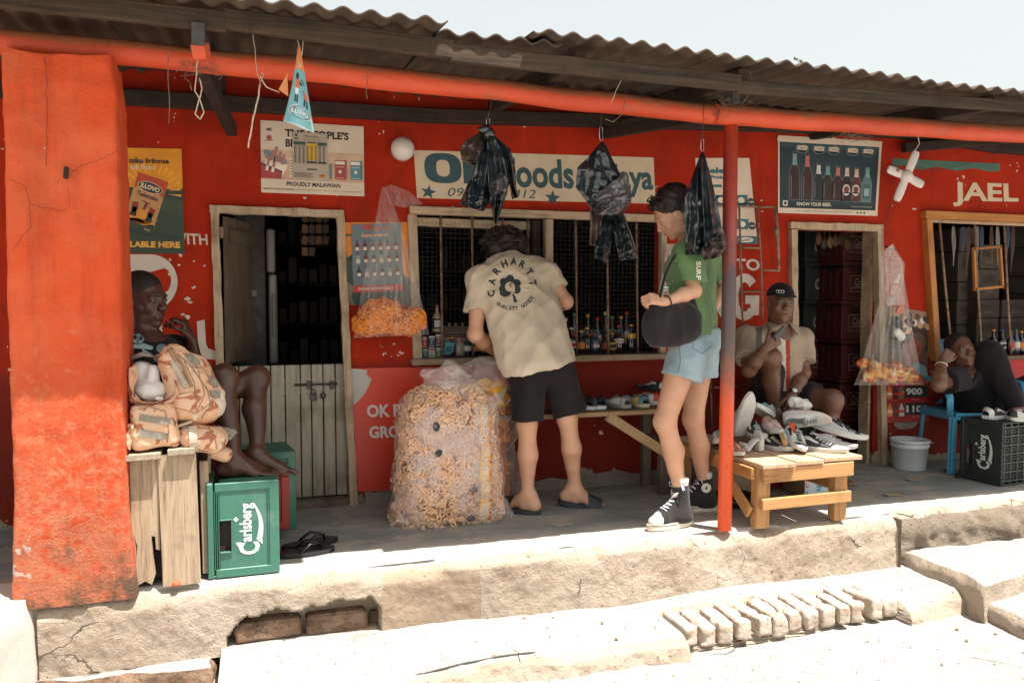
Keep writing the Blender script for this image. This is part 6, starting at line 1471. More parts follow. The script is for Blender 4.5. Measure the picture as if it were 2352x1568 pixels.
def body_bounds(pts,m=.16):
 P=np.array(pts);return P.min(0)-m,P.max(0)+m
def project(mb,base_vs,me_list,direction,lift=.002):
 """lay flat print points on a cloth surface along a direction"""
 d=Vector(direction).normalized();out=[]
 for v in base_vs:
  v=Vector(v);best=None
  for bv in me_list:
   h=bv.ray_cast(v-d*.6,d)
   if h[0]is not None and(best is None or h[3]<best[1]):best=(h[0],h[3])
  out.append((best[0]-d*lift)if best else v)
 return out
def subd_print(vs,fs,n=1):
 """split triangles/ngons of flat print so that it follows folds"""
 vs=list(vs)
 for _ in range(n):
  nf=[];cache={}
  def mid(a,b):
   k=(min(a,b),max(a,b))
   if k not in cache:cache[k]=len(vs);vs.append(tuple((vs[a][i]+vs[b][i])/2 for i in range(2)))
   return cache[k]
  for f in fs:
   if len(f)==3:
    a,b,c=f;x,y,z=mid(a,b),mid(b,c),mid(c,a);nf+=[(a,x,z),(x,b,y),(z,y,c),(x,y,z)]
   elif len(f)==4:
    a,b,c,d=f;x,y,z,w=mid(a,b),mid(b,c),mid(c,d),mid(d,a);o=len(vs);vs.append(tuple(sum(vs[k][i]for k in f)/4 for i in range(2)))
    nf+=[(a,x,o,w),(x,b,y,o),(o,y,c,z),(w,o,z,d)]
   else:
    o=len(vs);vs.append(tuple(sum(vs[k][i]for k in f)/len(f)for i in range(2)))
    nf+=[(f[i],f[(i+1)%len(f)],o)for i in range(len(f))]
  fs=nf
 return vs,fs
# ---- man at the window ------------------------------------------------
def man_window():
 t=thing('person','person in beige printed t-shirt and black shorts leaning into the shop window','person',tuple(PZ(1270,1180,0)))
 Lk,La,Lh=J(1210,975,-.50),J(1212,1136,-.49),J(1208,835,-.47)
 Rk,Ra,Rh=J(1303,962,-.48),J(1321,1121,-.43),J(1276,825,-.43)
 Ls,Le,Lw=J(1102,640,-.26),J(1092,768,-.33),J(1143,812,-.17)
 Rs,Re,Rw=J(1256,625,-.24),J(1299,693,-.30),J(1252,712,-.09)
 neck=J(1165,600,-.19);hd=J(1146,577,-.08);pel=(Lh+Rh)/2+(0,0,.06)
 s=SDF(*body_bounds([La,Ra,Ls,Rs,hd,Le,Re,Lw,Rw,La-(0,0,.08)]),.0058)
 leg(s,Lh,Lk,La,.078,.052,.054,.034,back=(.02,-1,0));leg(s,Rh,Rk,Ra,.078,.052,.056,.034,back=(-.02,-1,0))
 foot(s,La,(-.72,.70,0),.245,side=-1);foot(s,Ra,(.93,-.30,-.22),.245,side=1)
 s.cap(pel+(0,.03,0),neck*.6+pel*.4+(0,.03,0),.085,.085,.04);s.cap(pel*.4+neck*.6+(0,.03,0),neck-(0,-.03,.06),.08,.07,.04);s.cap(Ls,Rs,.05,.05,.03);s.cap(neck-(0,0,.04),hd,.056,.055,.03)
 arm(s,Ls,Le,Lw,.05,.043,.038,.027);arm(s,Rs,Re,Rw,.05,.043,.038,.027)
 head(s,hd,(-.1,.45,-.9),(0,.8,.4));hand(s,Lw,(.7,.7,-.1),(0,-.3,1),(-1,0,0));hand(s,Rw,(-.8,.6,0),(0,0,1),(0,1,0))
 V,Q=s.mesh(1);part('body',vmesh('body',V,Q,SK_light),t)
 s=SDF(*body_bounds([Lk,Rk,pel+(0,0,.08)],.2),.008);A=s.F
 Lb,Rb=J(1211,968,-.49),J(1312,950,-.47)
 s.cap(J(1212,842,-.46),Lb+(0,0,-.04),.100,.088,.05);s.cut(Lb+(0,0,.0),Lb-np.array(J(1212,842,-.46)))
 B=s.layer();s.cap(J(1275,838,-.44),Rb+(.01,0,-.04),.100,.094,.05,F=B);s.cut(Rb,np.array(Rb-J(1275,838,-.44))+(0,0,.0),F=B);s.join(B,.03)
 B=s.layer();s.cap(pel-(.05,0,.09),pel+(.05,0,-.07),.105,.105,.05,F=B);s.join(B,.04)
 V,Q=s.mesh(1);part('shorts',vmesh('shorts',V,Q,M_black,disp=wrinkle(.012,10,(1,1,.5),3)),t)
 s=SDF(*body_bounds([Ls,Rs,Le,Re,pel-(0,0,.1),hd],.2),.0075)
 s.cap(J(1130,655,-.27),J(1200,850,-.50),.100,.108,.05);s.cap(J(1230,640,-.25),J(1276,835,-.46),.100,.119,.05);s.cap(J(1172,625,-.24),J(1240,840,-.50),.12,.12,.06)
 s.cap(Ls+(.02,0,-.01),Rs+(-.02,0,0),.078,.078,.06);s.cap(J(1150,612,-.22),J(1180,606,-.22),.075,.07,.05)
 hem0,hem1=J(1150,872,-.5),J(1318,832,-.5);hv=hem1-hem0;nrm=np.cross(hv,(0,1,0));nrm=nrm if nrm[2]<0 else-nrm;s.cut(hem0,nrm)
 for(a,b,r,cutp)in((Ls,Le,.083,.62),(Rs,Re,.080,.60)):
  B=s.layer();s.cap(a,a+(b-a)*1.0,r*.95,r*.86,.03,F=B);s.cut(a+(b-a)*cutp,b-a,F=B);s.join(B,.035)
 cp=neck+(0,.03,.035);s.cut(cp,(-.25,.35,1))
 V,Q=s.mesh(2)
 w1_,w2_=wrinkle(.024,5.5,(1.2,1,.9),11),wrinkle(.011,14,(1,1,.8),4)
 me=vmesh('shirt',V,Q,M_beige,disp=lambda V,Nn:w1_(V,Nn)+w2_(V,Nn));bv=[bvh_of(me)];sh_o=part('shirt',me,t)
 def back(cx,cy,ang):
  """local print frame, Q pixels -> points"""
  ca,sa=math.cos(ang),math.sin(ang)
  return lambda x,y:PY(cx+x*ca-y*sa,cy-(x*sa+y*ca),-.8)
 pr=MB();camd=lambda p:(Vector(p)-CAM).normalized()
 def lay(vs2,fs2,fn,mat,n=1,lift=.003):
  vs2,fs2=subd_print(vs2,fs2,n);out=[]
  for x,y in vs2:
   p=fn(x,y);d=(p-CAM).normalized();h=bv[0].ray_cast(CAM,d);out.append((h[0]-d*lift)if h[0]is not None else p)
  pr.add(out,fs2,mat)
 ctr=(1176,662);fnb=back(ctr[0],ctr[1],R(-6))
 def arc_text(txt,rx,ry,a0,a1,hgt,wid,bold,flip=False):
  for i,ch in enumerate(txt):
   if ch==' ':continue
   a=R(a0+(a1-a0)*i/(len(txt)-1));px,py=rx*math.cos(a),ry*math.sin(a);vs,fs,asp=text2d(ch,bold)
   th_=a-math.pi/2 if not flip else a+math.pi/2;wch=wid*min(1.15,asp/.78)if ch not in 'I' else wid*.4
   vv=[((u-.5)*wch,(v-.5)*hgt)for u,v in vs];c_,s_=math.cos(th_),math.sin(th_)
   lay([(px+x*c_-y*s_,py+x*s_+y*c_)for x,y in vv],fs,fnb,M_dark_ink,1)
 arc_text('CARHARTT',48,62,196,16,17,12.5,.035)
 arc_text('QUALITY GOODS',50,46,236,340,9,6.6,.02,flip=True)
 def blob(cx,cy,rx,ry,rot=0,n=20):return[(cx+rx*math.cos(2*math.pi*i/n)*math.cos(rot)-ry*math.sin(2*math.pi*i/n)*math.sin(rot),cy+rx*math.cos(2*math.pi*i/n)*math.sin(rot)+ry*math.sin(2*math.pi*i/n)*math.cos(rot))for i in range(n)]
 cc=(-5,4)
 for ang in(R(96),R(150),R(30),R(206),R(-20)):
  lay(blob(cc[0]+15*math.cos(ang),cc[1]+15*math.sin(ang),11.5,10,ang),[tuple(range(20))],fnb,M_dark_ink,2,.0030)
 lay(blob(cc[0]-9,cc[1]-15,13,10,.3),[tuple(range(20))],fnb,M_dark_ink,2,.0030);lay(blob(cc[0],cc[1],16,14,0),[tuple(range(20))],fnb,M_dark_ink,2,.0031)
 lay([(2,-12),(7,-14),(16,-30),(8,-32)],[(0,1,2,3)],fnb,M_dark_ink,2,.003)
 lay(blob(cc[0],cc[1]-1,11.5,11),[tuple(range(20))],fnb,M_beige,2,.0042);lay([(cc[0]+1,cc[1]-12),(cc[0]+13,cc[1]-13),(cc[0]+11,cc[1])],[(0,1,2)],fnb,M_beige,2,.0042)
 P=[];
 for i in range(13):a=R(40+280*i/12);P+=[(cc[0]+2+4.6*math.cos(a),cc[1]+3+4.6*math.sin(a)),(cc[0]+2+2.4*math.cos(a),cc[1]+3+2.4*math.sin(a))]
 lay(P,[(2*i,2*i+2,2*i+3,2*i+1)for i in range(12)],fnb,M_dark_ink,0,.0052)
 M_pale=ink(218,200,168)
 lay([(24,-3),(42,-2),(42,14),(24,13)],[(0,1,2,3)],fnb,M_pale,2,.0022)
 vs,fs,_=text2d('68',.02);lay([(26+u*14,1+v*8)for u,v in vs],fs,fnb,pm('faded_print',(.44,.36,.26),rough=.9),1,.0034)
 lay([(-40,-24),(-18,-26),(-18,-14),(-40,-12)],[(0,1,2,3)],fnb,M_pale,2,.0022)
 part('shirt_print',pr,sh_o)
 hr=MB();c=Vector(hd)+Vector((0,-.015,.035));rs=random.Random(3)
 s=SDF(hd-.22,hd+.22,.008);s.ell(hd+(.02,-.03,.03),(.125,.12,.105),None,.03)
 for _ in range(26):
  a,b_=rs.uniform(0,6.28),rs.uniform(-.3,1.2);s.ell(hd+np.array((.02+math.cos(a)*math.cos(b_)*.12,-.03+math.sin(a)*math.cos(b_)*.10,.02+.095*math.sin(b_))),(.034,.034,.034),None,.015)
 V,Q=s.mesh(1);part('hair',vmesh('hair',V,Q,M_hairb,disp=wrinkle(.012,26,(1,1,.6),5)),t)
 for _ in range(70):
  a,b_=rs.uniform(0,6.28),rs.uniform(-.5,1.3);n_=Vector((math.cos(a)*math.cos(b_),math.sin(a)*math.cos(b_),math.sin(b_)));p=c+Vector((.02+n_.x*.135,-.015+n_.y*.125,-.01+n_.z*.115))
  tt=n_.cross(Vector((rs.uniform(-1,1),rs.uniform(-1,1),1))).normalized();hr.tube([p-tt*.02-n_*.01,p+n_*.008,p+tt*.025+n_*.002,p+tt*.045-n_*.012+Vector((0,0,-.015))],[.004,.006,.005,.0015],M_hairb,5)
 part('hair_curl',hr,t,kind='stuff')
 for(an,d,tilt)in((La,(-.72,.70,0),0),(Ra,(.93,-.30,-.22),1)):
  d_=Vector(d).normalized();u=Vector((0,0,1));u=(u-d_*u.dot(d_)).normalized();r_=d_.cross(u);Mx=Matrix(((d_.x,r_.x,u.x,an[0]),(d_.y,r_.y,u.y,an[1]),(d_.z,r_.z,u.z,an[2]),(0,0,0,1)))
  b=MB();n=28;P=[]
  for i in range(n):
   a=2*math.pi*i/n;P.append((.065+.142*math.cos(a),(.050+.006*math.cos(a))*math.sin(a)))
  vs=[(x,y,z)for z in(-.100,-.072)for x,y in P];b.add(vs,[tuple(range(n))[::-1],tuple(range(n,2*n))]+[(i,(i+1)%n,n+(i+1)%n,n+i)for i in range(n)],M_slide,False,Mx)
  sl=part('slide',b,t);b=MB()
  b.grid(14,5,lambda u_,v_:Mx@Vector((.085+.085*v_-.012*math.sin(u_*math.pi),-.056+.112*u_,-.078+.072*math.sin(u_*math.pi)**.6-.022*v_)),M_slide);b.grid(14,5,lambda u_,v_:Mx@Vector((.085+.085*v_-.012*math.sin(u_*math.pi),-.052+.104*u_,-.080+.069*math.sin(u_*math.pi)**.6-.022*v_)),M_slide)
  b.add([Mx@Vector(p)for p in((.11,-.054,-.05),(.15,-.053,-.058),(.15,-.048,-.035),(.115,-.047,-.025))],[(0,1,2,3)],M_white_ink);part('strap',b,sl)
man_window()
# ---- woman ----
def woman():
 t=thing('person','woman in green t-shirt and pale denim shorts standing beside the steel post','person',tuple(PZ(1575,1210,0)))
 Fa,Fk,Fh=J(1563,1128,-.94),J(1527,968,-.93),J(1575,805,-.88)
 Ba,Bk,Bh=J(1618,1112,-.72),J(1592,962,-.74),J(1606,800,-.70)
 Ls,Le,Lw=J(1578,585,-.98),J(1594,668,-1.02),J(1527,694,-1.06)
 Rs,Re,Rw=J(1618,583,-.66),J(1668,655,-.62),J(1634,716,-.72)
 neck=J(1589,558,-.82);hd=J(1546,492,-.86);pel=(Fh+Bh)/2+(0,0,.05)
 s=SDF(*body_bounds([Fa-(.2,0,.05),Ba,Ls,Rs,hd,Le,Re,Lw,pel],.15),.0055)
 leg(s,Fh,Fk,Fa,.084,.054,.052,.034,back=(1,0,0));leg(s,Bh,Bk,Ba,.088,.054,.052,.034,back=(1,.1,0))
 s.cap(Fa,Fa-(0.02,0,.05),.034,.034,.02);s.cap(Ba,Ba-(0.02,0,.05),.034,.034,.02)
 s.cap(pel,neck*.55+pel*.45,.075,.07,.04);s.cap(pel*.45+neck*.55,neck-(0,0,.07),.07,.06,.04);s.cap(Ls,Rs,.045,.045,.03)
 s.cap(neck-(0,0,.05),neck+(-.015,0,.02),.052,.047,.03);s.cap(neck+(-.01,0,.01),hd+(.03,0,-.02),.046,.046,.03)
 arm(s,Ls,Le,Lw,.044,.036,.032,.022);arm(s,Rs,Re,Rw,.044,.036,.032,.022)
 T=head(s,hd,(-.74,.20,-.64),(-.6,0,.8),.95,lips=.9)
 hand(s,Lw,(-.92,-.12,.20),(0,-.75,.6),(0,.4,1),curl=(1.0,1.1,1.15,1.2),L=.165,thumb=(.5,.7));hand(s,Rw,(-.5,.1,-.8),(0,1,0),(-1,0,.3),L=.16)
 V,Q=s.mesh(1);part('body',vmesh('body',V,Q,SK_light),t);eyes(T,t,look=(0,-1));mouth(T,t,(.42,.16,.12))
 b=MB()
 for k in range(26):pass
 ax=(Vector(Lw)-Vector(Le)).normalized();c=Vector(Lw)-ax*.015;a1=ax.orthogonal().normalized();a2=ax.cross(a1)
 b.tube([c+(a1*math.cos(i*.4488)+a2*math.sin(i*.4488))*.0285 for i in range(15)],.003,M_black,6);part('wristband',b,t)
 s=SDF(*body_bounds([Fk,Bk,pel+(0,0,.12)],.2),.0065)
 ha,hb=J(1563,868,-.91),J(1606,868,-.72)
 s.cap(J(1583,805,-.87),ha+(-.004,0,-.05),.110,.106,.04);s.cut(ha,(-.30,0,-1))
 B=s.layer();s.cap(J(1606,800,-.71),hb+(0,0,-.05),.106,.098,.04,F=B);s.cut(hb,(.1,0,-1),F=B);s.join(B,.02)
 B=s.layer();s.ell(pel+(.02,0,.0),(.128,.155,.12),None,.04,F=B);s.cut(J(1590,752,-.8),(0,0,1),F=B);s.join(B,.04)
 V,Q=s.mesh(1);me=vmesh('shorts',V,Q,M_denim,disp=wrinkle(.009,11,(1,1,1.4),8));bv=bvh_of(me);so=part('shorts',me,t)
 st=MB();Mst=pm('denim_seam',(.16,.24,.29),(.12,.19,.24),rough=.9)
 def seam(pts,r=.0022):
  out=[]
  for i in range(len(pts)-1):
   for k in range(6):
    q=(pts[i][0]*(1-k/6)+pts[i+1][0]*k/6,pts[i][1]*(1-k/6)+pts[i+1][1]*k/6);d=(PY(q[0],q[1],-.8)-CAM).normalized();h=bv.ray_cast(CAM,d)
    if h[0]is not None:out.append(h[0])
  if len(out)>2:st.tube(out,r,Mst,5)
 seam([(1590,770),(1592,800),(1613,812),(1637,792)]);seam([(1590,770),(1612,766),(1638,768)]);seam([(1512,856),(1560,866),(1588,872)]);seam([(1560,790),(1563,830),(1556,862)]);part('seam',st,so)
 fr_=MB();rs=random.Random(5)
 for i in range(70):
  x=1508+rs.uniform(0,84);y=862+(x-1508)*.22+rs.uniform(-2,2);d=(PY(x,y-5,-.8)-CAM).normalized();h=bv.ray_cast(CAM,d)
  if h[0]is not None:fr_.tube([h[0]-d*.001,h[0]-d*.003+Vector((rs.uniform(-.004,.004),0,-.012))],.0011,M_denim,4)
 part('frayed_hem',fr_,so,kind='stuff')
 s=SDF(*body_bounds([Ls,Rs,Le,Re,pel-(0,0,.05),neck],.2),.0070)
 s.cap(J(1578,604,-.94),J(1585,745,-.90),.092,.090,.05);s.cap(J(1606,604,-.72),J(1606,745,-.74),.092,.098,.05);s.cap(J(1592,600,-.83),J(1594,750,-.82),.105,.108,.06)
 s.cap(Ls,Rs,.066,.064,.05);s.ell(J(1560,625,-.86),(.075,.11,.085),None,.05)
 s.cut(J(1600,768,-.82),(-.15,0,-1));s.cut(neck+(-.005,0,.015),(-.55,0,1))
 for(a,b_,r,cp,nn)in((Ls,Le,.082,.78,(-.05,0,-1)),(Rs,Re,.074,.72,None)):
  B=s.layer();s.cap(a,a+(b_-a)*1.1,r*.92,r,.03,F=B);s.cut(a+(b_-a)*cp,nn if nn else(b_-a),F=B);s.join(B,.03)
 V,Q=s.mesh(2);w1_,w2_=wrinkle(.020,7,(1,1,.7),21),wrinkle(.009,16,(1,1,.8),2)
 me=vmesh('t_shirt',V,Q,M_green,disp=lambda V,Nn:w1_(V,Nn)+w2_(V,Nn));bv2=bvh_of(me);sh=part('t_shirt',me,t)
 pr=MB();Mw=ink(225,222,205)
 def lay(vs2,fs2,mat):
  vs2,fs2=subd_print(vs2,fs2,1);o=[]
  for x,y in vs2:
   d=(PY(x,y,-.9)-CAM).normalized();h=bv2.ray_cast(CAM,d);o.append((h[0]-d*.003)if h[0]is not None else CAM+d*3.6)
  pr.add(o,fs2,mat)
 for i,ch in enumerate('SURF'):
  vs,fs,_=text2d(ch,.03);lay([(1599+v*11,604+i*11+u*10-4)for u,v in vs],fs,Mw)
 Mt=ink(130,175,165)
 for(x,y,w_,h_)in((1536,652,10,5),(1532,660,16,4),(1545,648,5,7),(1552,600,4,9),(1549,612,3,8),(1530,666,8,3)):lay([(x-w_/2,y-h_/2),(x+w_/2,y-h_/2+1),(x+w_/2-2,y+h_/2),(x-w_/2+1,y+h_/2-1)],[(0,1,2,3)],Mt)
 part('shirt_print',pr,sh)
 Mh=T.M;c=T(0,-.02,.045);s=SDF(hd-.2,hd+.2,.006)
 s.ell(T(0,-.030,.046),(.086,.098,.088),Mh,.02);s.ell(T(0,-.085,.070),(.068,.050,.055),Mh,.03);s.ell(T(0,-.040,.105),(.055,.055,.040),Mh,.03);s.ell(T(0,.050,.098),(.042,.030,.026),Mh,.02)
 s.cut(T(0,.064,.030),Mh[:,1]*1.0-Mh[:,2]*.15)
 for sx in(-1,1):s.ell(T(sx*.075,.012,-.016),(.032,.030,.036),Mh,.008,sub=True)
 s.cut(T(0,-.05,-.045),-Mh[:,2]-Mh[:,1]*.1)
 V,Q=s.mesh(1);part('hair',vmesh('hair',V,Q,M_hairb,disp=wrinkle(.007,30,(1,1,1),6)),t)
 cu=MB();rs=random.Random(9)
 for i in range(30):
  a=rs.uniform(-1.1,1.1);base_=T(math.sin(a)*.055,.045+rs.uniform(-.02,.02),.108+rs.uniform(-.01,.02))if i<16 else T(math.sin(a)*.07,-.10+rs.uniform(-.02,.03),.04+rs.uniform(-.06,.07))
  p=Vector(base_);w_=Vector((rs.uniform(-1,1),rs.uniform(-1,1),rs.uniform(-1,1))).normalized();q=w_.orthogonal();r_=rs.uniform(.009,.016)
  cu.tube([p+(q*math.cos(k*.8)+w_.cross(q)*math.sin(k*.8))*r_+w_*k*.0035 for k in range(9)],[.0035]*8+[.001],M_hairb,5)
 part('hair_curl',cu,t,kind='stuff')
 for(an,d,lit)in((Fa,(-1.0,-.16,0),0),(Ba,(-.80,.28,0),1)):
  d_=Vector(d).normalized();u=Vector((0,0,1));l_=u.cross(d_);gz=0.0
  G=Matrix(((d_.x,l_.x,0,an[0]),(d_.y,l_.y,0,an[1]),(0,0,1,gz),(0,0,0,1)));g3=np.array(G)
  TT=lambda x,y,z:(g3@np.array((x,y,z,1)))[:3]
  hzn=an[2];s=SDF(TT(0,0,0)-.26,TT(0,0,.12)+.26,.0055)
  s.cap(TT(-.030,0,.050),TT(.02,0,.050),.040,.040,.03);s.cap(TT(-.008,0,.06),TT(.002,0,hzn+.035),.044,.043,.03);s.cap(TT(.0,0,.060),TT(.12,.0,.050),.040,.033,.04);s.cap(TT(.11,.002,.045),TT(.165,.004,.040),.036,.030,.03,flat=(np.array((0,0,1)),.85));s.cap(TT(.03,0,.11),TT(.10,0,.070),.030,.026,.03)
  s.cut(TT(0,0,hzn+.035),(0.15*d_.x,.15*d_.y,1));s.cut(TT(0,0,.018),(0,0,-1))
  V,Q=s.mesh(1);L0=np.linalg.inv(g3)
  def mf(c,L0=L0):l=np.c_[c,np.ones(len(c))]@L0.T;return((l[:,0]>.135)).astype(int)
  shoe=part('shoe',vmesh('shoe',V,Q,None,mats=[M_canvas,M_toecap],matfn=mf),t)
  b=MB();n=36;P=[]
  for i in range(n):
   a=2*math.pi*i/n;x=.062+.142*math.cos(a);P.append((x,(.046 if math.cos(a)>0 else .040)*math.sin(a)*(1-.05*math.cos(a))))
  vs=[(x*k,y*k2,z)for z,k,k2 in((0,1,.98),(.006,1,1),(.028,1,1),(.031,.99,.96))for x,y in P]
  b.add(vs,[tuple(range(n))[::-1],tuple(range(3*n,4*n))]+[(j*n+i,j*n+(i+1)%n,(j+1)*n+(i+1)%n,(j+1)*n+i)for j in range(3)for i in range(n)],M_rubber,False,G);part('sole',b,shoe)
  b=MB()
  b.tube([G@Vector((.062+.1425*math.cos(a),(.0465 if math.cos(a)>0 else .0405)*math.sin(a)*(1-.05*math.cos(a)),.0235))for a in[2*math.pi*i/40 for i in range(41)]],.0012,M_black,4,False);part('foxing_line',b,shoe)
  b=MB();bvs=BVHTree.FromPolygons([Vector(v)for v in V],[tuple(map(int,f))for f in Q])
  def on(x,y,z,lift=.004):
   o=Vector(TT(x,y*3,z+.12));tg=Vector(TT(x,y,z));h=bvs.ray_cast(o,(tg-o).normalized());return(h[0]+h[1]*lift)if h[0]is not None else tg
  rows=[(.022+.018*k,hzn+.012-k*.0215)for k in range(6)]
  for k,(x,z)in enumerate(rows):
   l,r_=on(x-.006,.022,z),on(x-.006,-.022,z);m=on(x+.004,0,z+.004,.007);b.tube([l,(l+m)/2+Vector((0,0,.003)),m,(r_+m)/2+Vector((0,0,.003)),r_],.0030,M_sock,5)
   if k<5:x2,z2=rows[k+1];b.tube([l,on((x+x2)/2,0,(z+z2)/2,.008),on(x2-.006,-.022,z2)],.0028,M_sock,5)
  for sd_ in(-1,1):
   p=on(.02,.02*sd_,hzn+.0,.01);b.tube([p,p+l_*.018*sd_+d_*.01,p+l_*.03*sd_+Vector((0,0,-.018)),p+l_*.016*sd_+Vector((0,0,-.025)),p],.0026,M_sock,5)
  part('lace',b,shoe)
  if lit:
   b=MB();c0=G@Vector((0,.055,0));o=Vector(TT(.0,.2,hzn-.008));h=bvs.ray_cast(o,-l_)
   c=h[0]if h[0]is not None else Vector(TT(0,.045,hzn));nrm_=l_
   sdn=-1 if(CAM-c).dot(l_)<0 else 1;o=Vector(TT(.0,.2*sdn,hzn-.008));h=bvs.ray_cast(o,-l_*sdn);c=h[0]+l_*sdn*.0035
   disc=lambda r_,k:[c+l_*sdn*k+(d_*math.cos(a)+u*math.sin(a))*r_ for a in[2*math.pi*i/24 for i in range(24)]]
   b.add(disc(.026,0),[tuple(range(24))],M_toecap);b.add(disc(.0215,.0006),[tuple(range(24))],M_canvas);b.add(disc(.0205,.0010),[tuple(range(24))],M_toecap)
   b.add([c+l_*sdn*.0016+(d_*math.sin(a)+u*math.cos(a))*(.0125 if i%2==0 else .0050)for i,a in enumerate([math.pi*i/5 for i in range(10)])],[tuple(range(10))],M_canvas)
   part('badge',b,shoe)
  else:
   b=MB()
   for k in range(6):
    p=on(.028+.0*k+(.016*k),.0,hzn-k*.02)
  b=MB();s0=an+(0,0,.005);b.lathe([(.036,hzn+.02),(.039,hzn+.028),(.038,hzn+.045),(.0405,hzn+.052),(.040,hzn+.068),(.036,hzn+.070)],M_sock,20,Matrix.Translation((an[0]-.0*d_.x,an[1],0)),True,.02);part('sock',b,t)
woman()
def hobo():
 c=PY(1541,756,-1.05);t=thing('shoulder_bag','slouchy black shoulder bag hanging at the hip of the woman in green','bag',tuple(c))
 Pc=np.array(c);s=SDF(Pc-.25,Pc+.25,.008)
 s.cap(J(1503,757,-1.06),J(1572,752,-1.06),.080,.086,.04,flat=((0,1,0),.62));s.ell(J(1538,776,-1.06),(.085,.045,.05),None,.04);s.cap(J(1520,730,-1.06),J(1575,722,-1.05),.070,.060,.04,flat=((0,1,0),.62));s.cap(J(1592,690,-1.03),J(1584,735,-1.04),.02,.045,.04,flat=((0,1,0),.6));s.cap(J(1512,700,-1.05),J(1500,740,-1.05),.022,.055,.04,flat=((0,1,0),.6))
 V,Q=s.mesh(2);part('body',vmesh('body',V,Q,M_bagcloth,disp=wrinkle(.030,9,(1.5,1,.6),14)),t)
 b=MB();pts=[J(1510,702,-1.06),J(1519,665,-1.06),J(1528,630,-1.05),J(1543,598,-1.02),J(1562,566,-.97),J(1582,556,-.90),J(1600,570,-.84)]
 b.tube([Vector(p)for p in pts],[.014,.012,.011,.011,.011,.011,.011],M_bagcloth,8,flat=.45);part('strap',b,t)
hobo()
